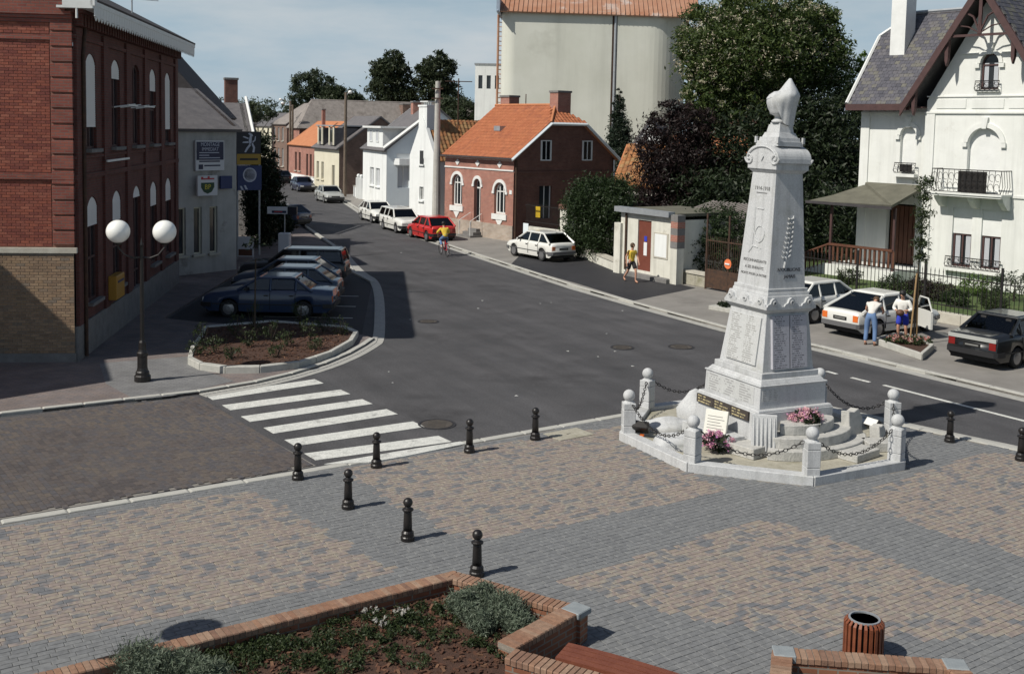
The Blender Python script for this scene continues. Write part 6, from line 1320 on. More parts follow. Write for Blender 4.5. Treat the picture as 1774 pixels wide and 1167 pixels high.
# barge boards and gable timber
for sg in (-1, 1):
    a = Vector((cxg + sg * (hw + .02), GY - .84, gz - .22)); c = Vector((cxg, GY - .84, AP - .02)); d = (c - a); nrm = Vector((-d.z, 0, d.x)).normalized() * (.17 * (1 if sg < 0 else -1))
    pts = [(a.x, a.z), (c.x, c.z), (c.x, c.z - .5), (a.x + .0, a.z - .0)]; t_ = d.normalized()
    q = [(a.x, a.z + .1), (c.x, c.z + .06), (c.x, c.z - .42), (a.x, a.z - .36)]
    MB().yprism(q, GY - .9, GY - .8).build('barge_board', 'villa_timber', vl)
    so_ = MB(); roof_slab(so_, [(cxg + sg * hw, GY - .8, gz - .24), (cxg + sg * hw, GY, gz - .24), (cxg, GY, AP - .14), (cxg, GY - .8, AP - .14)], .03); so_.build('soffit', 'villa_timber', vl)
    for f in (.16, .58):
        x = cxg + sg * hw * (1 - f); z = gz + (AP - gz) * f - .35; MB().yprism([(x - .09, z + .1), (x + .09, z + .1), (x + .07, z - .75), (x, z - 1.0), (x - .07, z - .75)], GY - .78, GY - .6).build('pendant', 'villa_timber', vl)
tm = MB(); zc = 10.7; ww = hw * (1 - (zc - gz) / (AP - gz)); tm.box(cxg - ww, GY - .82, zc - .05, cxg + ww, GY - .74, zc + .05); tm.box(cxg - .07, GY - .82, zc, cxg + .07, GY - .74, AP - .2)
tm.yprism([(cxg - .07, 11.5), (cxg + .07, 11.5), (cxg, 11.0)], GY - .83, GY - .73)
for sg in (-1, 1): tm.path([(cxg + sg * .05, GY - .78, zc + .2), (cxg + sg * .3, GY - .78, zc + .75), (cxg + sg * .75, GY - .78, zc + 1.0)], .045, 5); tm.path([(cxg + sg * .05, GY - .78, zc + .1), (cxg + sg * .5, GY - .78, zc + .35), (cxg + sg * 1.1, GY - .78, zc + .45)], .03, 5)
tm.build('gable_truss', 'villa_timber', vl); box('eaves_board', 'villa_timber', vl, XL - .03, -.82, EV - .12, XG - .6, -.76, EV + .16); box('eaves_soffit', 'villa_timber', vl, XL, -.72, EV - .02, XG, 0, EV + .03)
MB().path([(XL, -.78, ZE + .06), (XL, 1.59, 11.17), (XL + 1.3, RD, RZ + .06)], .08, 5).build('verge_flashing', 'white_paint', vl); MB().path([(XL + 1.3, RD, RZ + .05), (XR, RD, RZ + .05)], .08, 5).build('ridge_flashing', 'zinc', vl)
chimney(vl, -5.95, 1.3, 9.0, 13.6, .75, .8, 'white_paint', 'stone_grey'); chimney(vl, -2.4, RD, 11.5, 12.8, .6, .5, 'brick_red')
# porch with sloping felt roof, timber rail and steps
po = MB(); roof_slab(po, [(-8.0, -2.6, 3.45), (XG - .05, -2.6, 3.55), (XG - .05, -.01, 4.35), (X0 + .3, -.01, 4.35), (-8.0, .9, 3.85)], .12); porch = po.build('porch_roof', 'moss_felt', vl)
box('porch_fascia', 'slate_dark', vl, -8.02, -2.66, 3.36, XG - .05, -2.58, 3.48); box('porch_floor', 'villa_wall', vl, -7.2, -2.3, 0, XG - .05, -.005, .66); MB().yprism([(-7.2, .64), (-8.9, .1), (-8.9, 0), (-7.2, 0)], -2.2, -1.0).build('porch_ramp', 'villa_wall', vl)
for x in (-6.9, XG - .15): MB().box(x - .05, -2.23, .66, x + .05, -2.13, 3.4).build('porch_post', 'villa_timber', vl)
for k in range(14): box('baluster', 'brown_wood', vl, -6.75 + k * .235, -2.24, .75, -6.66 + k * .235, -2.16, 1.52)
box('handrail', 'brown_wood', vl, -6.95, -2.28, 1.5, XG - .15, -2.12, 1.6); MB().tube((-6.95, -2.2, 1.55), (-8.3, -2.2, 1.0), .05).build('sloping_rail', 'brown_wood', vl)
for k in range(6): MB().tube((-7.1 - k * .22, -2.2, .62 - k * .08), (-7.1 - k * .22, -2.2, 1.48 - k * .09), .035, n=5).build('baluster', 'brown_wood', vl)
# ------------------------------------------------------------------ cars
def interp(pts, x):
    xs = [p[0] for p in pts]; return float(np.interp(x, xs, [p[1] for p in pts]))
HATCH = dict(L=3.9, W=1.62, H=1.38, top=[(-1.95, .72), (-1.93, .86), (-1.8, .9), (.85, .9), (1.75, .74), (1.92, .66), (1.95, .55)], wb=(-1.2, 1.22), gb=(-1.8, .98), gt=(-1.12, .28), pil=(-.88, -.05))
ESTATE = dict(L=4.3, W=1.64, H=1.44, top=[(-2.15, .72), (-2.13, .88), (-2.0, .92), (.8, .92), (1.95, .82), (2.1, .76), (2.15, .6)], wb=(-1.2, 1.25), gb=(-2.08, .95), gt=(-1.95, .35), pil=(-1.05, -.3))
SALOON = dict(L=4.35, W=1.66, H=1.38, top=[(-2.17, .7), (-2.15, .9), (-1.5, .95), (.85, .92), (1.95, .77), (2.12, .7), (2.17, .55)], wb=(-1.22, 1.28), gb=(-1.5, 1.0), gt=(-.88, .3), pil=(-.95, -.1))
FASTB = dict(L=4.18, W=1.62, H=1.36, top=[(-2.09, .72), (-2.07, .84), (-1.95, .86), (.85, .86), (1.85, .68), (2.04, .6), (2.09, .48)], wb=(-1.18, 1.37), gb=(-1.95, 1.05), gt=(-.7, .3), pil=(-.85, -.05))
def car(name, label, loc, az, sp, paint, group, rear='lamp_red', bumper='bumper_black', plate=True, ajar=False):
    t = thing(name, label, 'car', (loc[0], loc[1], loc[2] if len(loc) > 2 else 0), R(az), group); P = 'paint_' + paint
    L_, W_, H_ = sp['L'], sp['W'], sp['H']; hw = W_ / 2; RA = .345; wz = .29
    xs = sorted({round(x, 3) for x in np.linspace(-L_ / 2, L_ / 2, 60)} | {round(p[0], 3) for p in sp['top']} | {round(wx + s, 3) for wx in sp['wb'] for s in (-RA, RA)})
    b = MB(); rows = []
    for x in xs:
        e = abs(x) / (L_ / 2); w_ = hw * (1 - .10 * e ** 5); zt = interp(sp['top'], x); zb = .2 + .14 * max(0, (e - .9) / .1)
        for wx in sp['wb']:
            if abs(x - wx) < RA: zb = max(zb, wz + math.sqrt(max(0, RA * RA - (x - wx) ** 2)))
        zm = max(zb + .03, .52 if e < .97 else .5); zs = max(zm + .03, zt - .13)
        if zs > zt - .02: zs = zt - .02
        if zm > zs - .01: zm = zs - .01
        if zb > zm - .005: zb = zm - .005
        half = [(w_ * .95, zb), (w_, zm), (w_ * .975, zs), (w_ * .91, zt), (w_ * .55, zt + .02), (0, zt + .028)]
        rows.append(len(b.v)); b.v += [(x, -y, z) for y, z in half] + [(x, y, z) for y, z in half[-2::-1]]
    k = 11
    for i in range(len(xs) - 1):
        for j in range(k - 1): b.f.append((rows[i] + j, rows[i + 1] + j, rows[i + 1] + j + 1, rows[i] + j + 1))
    b.f.append(tuple(rows[0] + j for j in range(k))); b.f.append(tuple(rows[-1] + j for j in range(k))[::-1])
    body = b.build('body', P, t, smooth=False)
    for p in body.data.polygons: p.use_smooth = True
    m_ = MB().box(-L_ / 2 + .12, -hw * .86, .18, L_ / 2 - .12, hw * .86, .5); m_.build('underbody', 'rubber', t)
    # cabin: tapered shell in the body colour, glass panes a few millimetres proud of it
    (b0, b1), (g0, g1) = sp['gb'], sp['gt']; zb = interp(sp['top'], 0) - .02; zr = H_; wb_, wt = hw * .93, hw * .75
    def pt(x, y, z): return (x, y, z)
    A = [(b0, -wb_, zb), (b1, -wb_, zb), (b1, wb_, zb), (b0, wb_, zb)]; B = [(g0, -wt, zr - .05), (g1, -wt, zr - .05), (g1, wt, zr - .05), (g0, wt, zr - .05)]
    Cc = [(g0 + .12, -wt + .14, zr), (g1 - .12, -wt + .14, zr), (g1 - .12, wt - .14, zr), (g0 + .12, wt - .14, zr)]
    rf_ = MB(); rf_.add(B + Cc + [(x, y, z - .05) for x, y, z in Cc], [(0, 1, 5, 4), (1, 2, 6, 5), (2, 3, 7, 6), (3, 0, 4, 7), (4, 5, 6, 7), (8, 11, 10, 9), (0, 8, 9, 1), (1, 9, 10, 2), (2, 10, 11, 3), (3, 11, 8, 0)]); rf_.build('roof', P, t)
    pl_ = MB()
    for i in range(4): pl_.tube(A[i], B[i], .055, .04, 6); pl_.tube(B[i], B[(i + 1) % 4], .04, .04, 6)
    for x in sp['pil']:
        for sg in (-1, 1): pl_.tube((x, sg * wb_, zb), (x, sg * wt, zr - .05), .045, .035, 5)
    pl_.build('pillars', P, t)
    it = MB(); zl = max(interp(sp['top'], q) for q in (b0 + .1, 0, b1 - .1)) + .03; it.add([(b0 + .06, -wb_ + .06, zb), (b1 - .06, -wb_ + .06, zb), (b1 - .06, wb_ - .06, zb), (b0 + .06, wb_ - .06, zb), (b0 + .1, -wb_ + .1, zl), (b1 - .16, -wb_ + .1, zl), (b1 - .16, wb_ - .1, zl), (b0 + .1, wb_ - .1, zl)], [(0, 3, 2, 1), (4, 5, 6, 7), (0, 1, 5, 4), (1, 2, 6, 5), (2, 3, 7, 6), (3, 0, 4, 7)]); it.build('interior', 'car_trim', t)
    for x in (-.2, -.95):
        for sg in (-1, 1): sx_ = MB(); sx_.prism([(x - .07, sg * .2), (x + .05, sg * .2), (x + .05, sg * .56), (x - .07, sg * .56)], zl - .02, zl + .2); sx_.prism([(x - .06, sg * .3), (x + .0, sg * .3), (x + .0, sg * .46), (x - .06, sg * .46)], zl + .2, zl + .32); sx_.build('seat', 'car_trim', t)
    def pane(name, quad, ins=(.07, .07, .1, .06), off=.006):
        a, b_, c, d = map(Vector, quad); n = (b_ - a).cross(d - a).normalized()
        f = lambda u, v: (a.lerp(b_, u)).lerp(d.lerp(c, u), v) + n * off
        wd = (b_ - a).length; ht = (d - a).length; u0, u1, v0, v1 = ins[0] / wd, 1 - ins[1] / wd, ins[2] / ht, 1 - ins[3] / ht
        q = [f(u0, v0), f(u1, v0), f(u1, v1), f(u0, v1)]; mm = MB(); mm.add([tuple(p) for p in q] + [tuple(p - n * .004) for p in q], [(0, 1, 2, 3), (7, 6, 5, 4), (0, 4, 5, 1), (1, 5, 6, 2), (2, 6, 7, 3), (3, 7, 4, 0)]); return mm.build(name, 'car_glass', t)
    pane('windscreen', (A[1], A[2], B[2], B[1]), (.09, .09, .06, .05)); pane('rear_window', (A[3], A[0], B[0], B[3]), (.1, .1, .08, .06))
    def side(sg):
        y0, y1 = sg * wb_, sg * wt; cuts = [None] + list(sp['pil']) + [None]
        for i in range(len(cuts) - 1):
            lo0, lo1 = (b0 + .0, g0) if cuts[i] is None else (cuts[i], cuts[i]); hi0, hi1 = (b1, g1) if cuts[i + 1] is None else (cuts[i + 1], cuts[i + 1])
            q = [(lo0, y0, zb), (hi0, y0, zb), (hi1, y1, zr - .05), (lo1, y1, zr - .05)]
            if sg > 0: q = [q[1], q[0], q[3], q[2]]
            if (Vector(q[1]) - Vector(q[0])).length > .3: pane('side_window', q, (.05, .05, .06, .06))
    side(-1); side(1)
    for wx in sp['wb']:
        for sg in (-1, 1):
            wl = MB(); wl.ybar([(.2, -.085), (.27, -.09), (.295, -.06), (.295, .06), (.27, .09), (.2, .085)], 0, 0, (wx, sg * (hw - .1), wz), 20); w0 = wl.build('wheel', 'rubber', t); hb_ = MB(); hb_.ybar([(0, 0), (.2, 0), (.19, .02), (.08, .035), (0, .035)], 0, 0, (0, 0, 0), 16)
            hb_.xf(Matrix.Translation((wx, sg * (hw - .1 + .07), wz)) @ Matrix.Rotation(math.pi if sg < 0 else 0, 4, 'Z')); hb_.build('hubcap', 'hubcap', w0)
    for sg, nm in ((1, 'front_bumper'), (-1, 'rear_bumper')):
        m_ = MB(); X = sg * L_ / 2; w_ = hw * .93; m_.prism([(X - sg * .02, -w_), (X + sg * .07, -w_ * .9), (X + sg * .07, w_ * .9), (X - sg * .02, w_), (X - sg * .3, hw + .01), (X - sg * .3, hw - .06), (X - sg * .06, w_ - .08), (X - sg * .06, -w_ + .08), (X - sg * .3, -hw + .06), (X - sg * .3, -hw - .01)], .36, .5); m_.build(nm, bumper, t)
    for sg in (-1, 1):
        zt = interp(sp['top'], L_ / 2 - .05); box('headlight', 'lamp_clear', t, L_ / 2 - .03, sg * hw * .82, .52, L_ / 2 + .012, sg * hw * .45, min(zt - .04, .66)); box('tail_light', rear, t, -L_ / 2 - .012, sg * hw * .86, .56, -L_ / 2 + .04, sg * hw * .62, .76)
        box('mirror', 'bumper_black', t, .62, sg * (hw * .93), zb + .02, .72, sg * (hw * .93 + .14), zb + .13)
        m_ = MB(); m_.box(-L_ / 2 + .35, sg * (hw - .012), .44, L_ / 2 - .35, sg * (hw + .006), .475); m_.build('side_strip', bumper, t)
        for px_ in sp['pil']: box('door_seam', 'rubber', t, px_ - .008, sg * (hw - .03), .3, px_ + .008, sg * (hw + .004), zb - .06)
        for px_ in sp['pil']: box('door_handle', 'bumper_black', t, px_ + .06, sg * (hw - .02), zb - .17, px_ + .2, sg * (hw + .012), zb - .13)
    box('grille', 'bumper_black', t, L_ / 2 - .02, -hw * .42, .52, L_ / 2 + .008, hw * .42, .62)
    if plate: p_ = box('number_plate', 'plate_black', t, -L_ / 2 - .016, -.26, .57, -L_ / 2 + .01, .26, .68); box('plate_characters', 'plate_mark', p_, -L_ / 2 - .0175, -.2, .605, -L_ / 2 - .0165, .2, .645)
    return t
# parked nose-in before the town hall
gA = 'cars parked nose-in before the town hall'
car('parked_car', 'blue saloon nearest the kerbed bed in the shaded parking bay', (-8.15, 36.7, .006), 180, SALOON, 'blue', gA, rear='lamp_orange')
car('parked_car', 'grey-blue hatchback second from the kerbed bed in the parking bay', (-8.15, 39.1, .006), 180, HATCH, 'greyblue', gA, rear='lamp_orange')
car('parked_car', 'pale blue hatchback third from the kerbed bed in the parking bay', (-8.6, 41.5, .006), 180, HATCH, 'greyblue', gA)
car('parked_car', 'dark estate car farthest from the kerbed bed in the parking bay', (-8.9, 44.4, .006), 180, ESTATE, 'charcoal', gA, rear='lamp_orange')
car('parked_car', 'blue car half hidden beyond the forecourt sign', (-14.7, 68.6, .06), 150, HATCH, 'blue', None)
# along the street
gB = 'cars parked along the right side of the street'
car('parked_car', 'white hatchback parked on the asphalt apron before the railing', (1.45, 53.9, .08), 124, HATCH, 'white', gB, rear='lamp_orange', bumper='bumper_grey')
car('parked_car', 'red hatchback parked behind the cyclist', (-4.7, 62.6), 117, HATCH, 'red', gB)
car('parked_car', 'white estate car parked next to the red hatchback', (-6.9, 67.2), -65, ESTATE, 'white', gB)
car('parked_car', 'white hatchback with orange stripe at the far end of the white house', (-9.2, 73.6), -66, HATCH, 'white', gB)
car('parked_car', 'silver saloon parked facing the camera before the cream house', (-15.5, 91.5), -66, SALOON, 'silver', gB)
car('parked_car', 'dark navy car behind the silver saloon', (-20.5, 105.6), -66, SALOON, 'navy', gB)
car('parked_car', 'dark car farthest along the street', (-25.6, 119.5), 115, HATCH, 'dark', gB)
# nose-in by the villa
gC = 'cars parked nose-in before the villa'
car('parked_car', 'white car mostly hidden behind the memorial shaft', (10.9, 37.9, .08), 36, HATCH, 'white', gC, rear='lamp_orange')
gs = car('parked_car', 'white fastback with its driver door open before the villa', (12.25, 35.35, .08), 34, FASTB, 'white', gC, rear='lamp_orange', bumper='bumper_grey')
dr = MB(); dr.prism([(-1.0, -.035), (0, -.02), (0, .02), (-1.0, .035)], .3, .86); dr.v = [(x, y, z) for x, y, z in dr.v]; dpt = dr.build('open_door', 'paint_white', gs); dpt.location = (.72, -.82, 0); dpt.rotation_euler = (0, 0, R(62))
fr = MB(); fr.path([(-1.0, 0, .86), (-.82, .06, 1.28), (-.3, .07, 1.28), (0, 0, .86)], .025, 5); fr.build('door_window_frame', 'paint_white', dpt); MB().add([(-.97, 0, .86), (-.03, 0, .86), (-.31, .06, 1.26), (-.81, .06, 1.26)], [(0, 1, 2, 3)]).build('door_glass', 'car_glass', dpt)
box('door_opening', 'void_dark', gs, -.32, -.815, .34, .7, -.79, .84)
bk = car('parked_car', 'black saloon with a chrome boot strip parked before the villa', (14.75, 31.35, .08), 36, SALOON, 'black', gC, rear='lamp_red')
box('boot_strip', 'paint_silver', bk, -2.2, -.72, .77, -2.1, .72, .88)
car('parked_car', 'dark car cut off by the right edge of the picture', (16.55, 28.95, .08), 36, HATCH, 'black', gC, rear='lamp_red')
# ------------------------------------------------------------------ people
def skin_mesh(name, joints, edges, mat, parent, root=0, sub=2):
    """joints: list of ((x,y,z), (rx,ry)); one continuous surface grown round the edges"""
    me = bpy.data.meshes.new(name); me.from_pydata([j[0] for j in joints], edges, []); o = bpy.data.objects.new(name, me); C.objects.link(o)
    md = o.modifiers.new('skin', 'SKIN'); md.use_smooth_shade = True; md.branch_smoothing = .3
    for i, j in enumerate(joints):
        sv = me.skin_vertices[0].data[i]; sv.radius = j[1] if isinstance(j[1], tuple) else (j[1], j[1]); sv.use_root = (i == root)
    sm = o.modifiers.new('sub', 'SUBSURF'); sm.levels = sub; sm.render_levels = sub
    dg = bpy.context.evaluated_depsgraph_get(); ev = bpy.data.meshes.new_from_object(o.evaluated_get(dg)); ev.name = name; bpy.data.objects.remove(o); ev.materials.clear()
    return finish(name, ev, mat, parent, True)
def person(label, loc, az, J, shirt, bottom, bottom_to, hair, sleeve=.5, shoe='leather', shirt_hem=None, group=None, shirt2=None, long_hair=False):
    """J: joint positions in the figure's own frame (x forward, y left)"""
    t = thing('person', label, 'person', loc, R(az), group); j = {k: Vector(v) for k, v in J.items()}
    nm = {}; joints = []; edges = []
    def add(k, p, r, link=None):
        nm[k] = len(joints); joints.append((tuple(p), r))
        if link is not None: edges.append((nm[link], nm[k]))
    add('pel', j['pel'], .105); add('spi', j['pel'].lerp(j['che'], .5), .1, 'pel'); add('che', j['che'], (.105, .085), 'spi'); add('nec', j['nec'], .05, 'che')
    hd = (j['hea'] - j['nec']).normalized(); add('hb', j['nec'] + hd * .09, .068, 'nec'); add('hm', j['nec'] + hd * .16, .088, 'hb'); add('ht', j['nec'] + hd * .25, .07, 'hm')
    fw = j.get('look', Vector((1, 0, 0))); add('nose', j['nec'] + hd * .15 + fw.normalized() * .098, .016, 'hm')
    for s in 'lr':
        add('sh' + s, j['sh' + s], .048, 'che'); add('el' + s, j['el' + s], .04, 'sh' + s); add('wr' + s, j['wr' + s], .028, 'el' + s)
        d = (j['wr' + s] - j['el' + s]).normalized(); side_ = d.cross(Vector((0, 0, 1))); side_ = side_.normalized() if side_.length > .1 else Vector((0, 1, 0)); add('pa' + s, j['wr' + s] + d * .06, .03, 'wr' + s)
        for f, l in enumerate((.075, .085, .08, .06)):
            o_ = side_ * (.024 - .016 * f); b0 = j['wr' + s] + d * .085 + o_; add('f%d%s' % (f, s), b0 + d * .03, .009, 'pa' + s); add('g%d%s' % (f, s), b0 + d * l - Vector((0, 0, .02)), .008, 'f%d%s' % (f, s))
        add('th' + s, j['wr' + s] + d * .05 + side_ * .05, .01, 'wr' + s)
        add('hi' + s, j['hi' + s], .085, 'pel'); add('kn' + s, j['kn' + s], .055, 'hi' + s); add('an' + s, j['an' + s], .038, 'kn' + s)
        ft = j.get('toe' + s, j['an' + s] + Vector((.17, 0, -.06))); add('to' + s, ft, .032, 'an' + s)
    skin_mesh('body', joints, edges, 'skin', t)
    # shirt
    sj = [(tuple(j['pel'] + (j['che'] - j['pel']) * -.08), .14), (tuple(j['pel'].lerp(j['che'], .55)), .128), (tuple(j['che']), (.172, .148)), (tuple(j['che'].lerp(j['nec'], .7)), .098)]; se = [(0, 1), (1, 2), (2, 3)]
    for s in 'lr':
        n = len(sj); sj += [(tuple(j['sh' + s]), .088), (tuple(j['sh' + s].lerp(j['el' + s], min(1, sleeve))), .062)]; se += [(2, n), (n, n + 1)]
        if sleeve > 1: sj.append((tuple(j['el' + s].lerp(j['wr' + s], sleeve - 1)), .05)); se.append((n + 1, n + 2))
    skin_mesh('shirt', sj, se, shirt, t, 1, 2)
    if shirt2: skin_mesh('shirt_hem', [(tuple(j['pel'] + (j['che'] - j['pel']) * -.02), .142), (tuple(j['pel'].lerp(j['che'], .42)), .14)], [(0, 1)], shirt2, t, 0, 2)
    bj = [(tuple(j['pel'] + (j['che'] - j['pel']) * .3), .122), (tuple(j['pel']), .128)]; be = [(0, 1)]
    for s in 'lr':
        n = len(bj); bj.append((tuple(j['hi' + s]), .108)); be.append((1, n))
        if bottom_to <= 1: bj.append((tuple(j['hi' + s].lerp(j['kn' + s], bottom_to)), .1)); be.append((n, n + 1))
        else: bj += [(tuple(j['kn' + s]), .075), (tuple(j['kn' + s].lerp(j['an' + s], bottom_to - 1)), .062)]; be += [(n, n + 1), (n + 1, n + 2)]
    skin_mesh('trousers' if bottom_to > 1 else 'shorts', bj, be, bottom, t, 1, 2)
    hc = j['nec'] + hd * .185 - fw.normalized() * .022; h = MB(); h.ball((0, 0, 0), .105, 16, 1.05); h.v = [tuple(Vector(p) + hc) for p in h.v if True]; 
    h.build('hair', hair, t, smooth=True)
    for s in 'lr':
        a = j['an' + s]; ft = j.get('toe' + s, a + Vector((.17, 0, -.06))); d = ft - a; skin_mesh('shoe', [(tuple(a + Vector((-.03, 0, -.045))), .045), (tuple(ft + Vector((0, 0, -.012))), .04)], [(0, 1)], shoe, t, 0, 1)
    return t
# walking figure in yellow
wx, wy = G(1093, 489, .07)
person('person in a yellow t-shirt and dark shorts walking past the white shed', (wx, wy, .08), -62, dict(pel=(0, 0, .9), che=(.03, 0, 1.22), nec=(.04, 0, 1.4), hea=(.07, 0, 1.58), shl=(.03, .17, 1.33), shr=(.03, -.17, 1.33), ell=(.1, .24, 1.08), elr=(-.06, -.24, 1.08), wrl=(.24, .2, .9), wrr=(.02, -.26, .86), hil=(0, .09, .86), hir=(0, -.09, .86), knl=(.2, .1, .5), knr=(-.1, -.1, .47), anl=(.2, .1, .08), anr=(-.4, -.1, .16), toer=(-.28, -.1, .05)), 'cloth_yellow', 'cloth_dark', .85, 'hair_brown', sleeve=.5, shoe='leather')
# man bending into the car
bx_, by_ = G(1507, 597, .08)
person('man in a pale t-shirt and jeans bending into the open white fastback', (bx_, by_, .08), 60, dict(pel=(.0, 0, .92), che=(.33, 0, 1.2), nec=(.5, 0, 1.28), hea=(.66, 0, 1.3), look=(.6, 0, -.8), shl=(.36, .18, 1.24), shr=(.36, -.18, 1.24), ell=(.5, .26, 1.0), elr=(.52, -.26, 1.0), wrl=(.7, .2, .9), wrr=(.74, -.2, .92), hil=(0, .1, .88), hir=(0, -.1, .88), knl=(.05, .13, .46), knr=(.02, -.13, .46), anl=(-.03, .14, .07), anr=(-.05, -.14, .07)), 'cloth_palegrey', 'cloth_jeans', 1.92, 'hair_brown', sleeve=.45)
# person in white leaning at the door
cx_, cy_ = G(1556, 590, .08)
person('person in a loose white shirt and blue shorts holding a bag by the car', (cx_ + .15, cy_ + .1, .08), -125, dict(pel=(0, 0, .86), che=(.06, 0, 1.16), nec=(.1, 0, 1.33), hea=(.17, 0, 1.5), look=(.8, 0, -.5), shl=(.06, .18, 1.26), shr=(.06, -.18, 1.26), ell=(.06, .28, 1.0), elr=(.06, -.28, 1.0), wrl=(.26, .12, .98), wrr=(.26, -.1, .95), hil=(0, .09, .82), hir=(0, -.09, .82), knl=(.08, .12, .45), knr=(.05, -.12, .45), anl=(-.02, .13, .07), anr=(-.02, -.13, .07)), 'cloth_white', 'cloth_blue', .95, 'hair_black', sleeve=1.6, shirt2='cloth_white')
hb = tag(MB().ball((0, 0, 0), .13, 12, .8).build('hand_bag', 'leather', None, smooth=True), 'brown bag held by the person in white', 'bag'); d_ = R(-125); hb.location = (cx_ + .15 + .34 * math.cos(d_), cy_ + .1 + .34 * math.sin(d_), 1.0)
# cyclist seen from behind
kx, ky = G(769, 443); KA_ = 112
bi = thing('bicycle', 'red bicycle ridden away along the street', 'bicycle', (kx, ky, 0), R(KA_))
for x in (-.5, .52):
    w_ = MB(); pts = [(x + .32 * math.cos(a), 0, .34 + .32 * math.sin(a)) for a in np.linspace(0, 2 * math.pi, 25)]; w_.path(pts, .018, 6); wl = w_.build('wheel', 'rubber', bi); s_ = MB()
    for a in np.linspace(0, 2 * math.pi, 17)[:-1]: s_.tube((x, 0, .34), (x + .31 * math.cos(a), 0, .34 + .31 * math.sin(a)), .003, n=3)
    s_.build('spokes', 'chrome', wl)
f_ = MB()
for a, b_ in (((-.5, 0, .34), (-.05, 0, .3)), ((-.05, 0, .3), (-.2, 0, .82)), ((-.5, 0, .34), (-.18, 0, .76)), ((-.18, 0, .76), (.36, 0, .82)), ((-.05, 0, .3), (.37, 0, .74)), ((.35, 0, .9), (.52, 0, .34))): f_.tube(a, b_, .018)
f_.build('frame', 'bike_red', bi); h_ = MB(); h_.path([(.28, -.26, .98), (.34, -.1, 1.0), (.34, .1, 1.0), (.28, .26, .98)], .012); h_.tube((.35, 0, .9), (.34, 0, 1.0), .014); h_.build('handlebar', 'chrome', bi); s_ = MB(); s_.prism([(-.34, -.08), (-.34, .08), (-.22, .06), (-.08, .02), (-.08, -.02), (-.22, -.06)], .86, .91); s_.build('saddle', 'rubber', bi)
m_ = MB(); m_.tube((-.05, -.08, .3), (.02, -.1, .14), .012); m_.tube((-.05, .08, .3), (-.12, .1, .46), .012); m_.box(-.03, -.2, .12, .07, -.1, .14); m_.box(-.17, .1, .45, -.07, .2, .47); m_.build('pedals', 'chrome', bi); box('mudguard', 'bike_red', bi, -.62, -.03, .66, -.4, .03, .69); box('reflector', 'lamp_red', bi, -.84, -.03, .5, -.82, .03, .56)
person('cyclist in a yellow and green top with blue jeans, seen from behind', (kx, ky, 0), KA_, dict(pel=(-.2, 0, .98), che=(.02, 0, 1.3), nec=(.1, 0, 1.46), hea=(.17, 0, 1.64), shl=(.02, .18, 1.38), shr=(.02, -.18, 1.38), ell=(.14, .32, 1.18), elr=(.14, -.3, 1.18), wrl=(.27, .25, 1.03), wrr=(.27, -.25, 1.03), hil=(-.16, .1, .95), hir=(-.16, -.1, .95), knl=(.2, .14, .82), knr=(.16, -.13, .58), anl=(-.1, .15, .53), toel=(.04, .15, .5), anr=(-.04, -.15, .22), toer=(.1, -.15, .17)), 'cloth_yellow', 'cloth_jeans', 1.95, 'hair_black', sleeve=1.5, shoe='shoe_white', shirt2='cloth_green')
# ------------------------------------------------------------------ bollards
bol = None
BL = [((516, 830), 'black ball-topped bollard at the lower left corner of the crossing'), ((652, 809), 'black ball-topped bollard in front of the last crossing stripe'), ((813, 783), 'black ball-topped bollard just right of the crossing kerb'), ((927, 761), 'black ball-topped bollard farthest along the kerb towards the memorial'), ((603, 880), 'second black bollard of the row leading to the brick planter'), ((706, 935), 'third black bollard of the row leading to the brick planter'), ((826, 996), 'black bollard right behind the corner of the brick planter'), ((1645, 765), 'black bollard on the kerb right of the memorial'), ((1768, 797), 'black bollard cut by the right edge of the picture')]
for (px, py), lab in BL:
    x, y = G(px, py, ZP)
    if bol is None:
        bol = thing('bollard', lab, 'bollard', (x, y, ZP), 0, 'black cast iron bollards')
        MB().lathe([(.105, 0), (.11, .01), (.11, .06), (.098, .075), (.098, .13), (.085, .145), (.072, .16)], 18).build('base', 'cast_iron', bol)
        MB().lathe([(.072, .158), (.068, .3), (.062, .45), (.06, .47)], 18).build('shaft', 'cast_iron', bol, smooth=True); MB().lathe([(.062, .468), (.088, .48), (.09, .5), (.078, .51), (.05, .525), (.04, .55)], 18).build('collar', 'cast_iron', bol); MB().ball((0, 0, .605), .076, 20).build('ball', 'cast_iron', bol, smooth=True)
    else: dup(bol, (x, y, ZP), random.random(), lab)
# ------------------------------------------------------------------ brick planter in the foreground
def wall_run(parent, pts, wd, z1, capmat='planter_brick', side=-1, bw=.075, skip_ends=(0, 0)):
    """brick wall along pts (outer edge) with a rowlock coping of single bricks"""
    ms = []
    for i in range(len(pts) - 1):
        a, b_ = Vector(pts[i]), Vector(pts[i + 1]); t = (b_ - a).normalized(); n = Vector((-t.y, t.x)) * side; L_ = (b_ - a).length
        MB().prism([a + n * .02, b_ + n * .02, b_ + n * (wd - .02), a + n * (wd - .02)], -.05, z1 - .075).build('wall', 'planter_wall', parent); k = int(L_ / bw)
        for q in range(k):
            c = a + t * (q + .5) * L_ / k + n * wd / 2; ms.append(place((c.x, c.y, z1 - .0375 + random.uniform(-.003, .003)), (L_ / k - .01, wd + random.uniform(-.006, .006), .075), (t.x, t.y, 0), (n.x * side, n.y * side, 0) if side > 0 else (-n.x, -n.y, 0)))
        MB().prism([a + n * .01, b_ + n * .01, b_ + n * (wd - .01), a + n * (wd - .01)], z1 - .076, z1 - .012).build('mortar_bed', 'mortar', parent)
    pieces('coping_brick', capmat, parent, ms, base=chamfer_box(.035), cap=300)
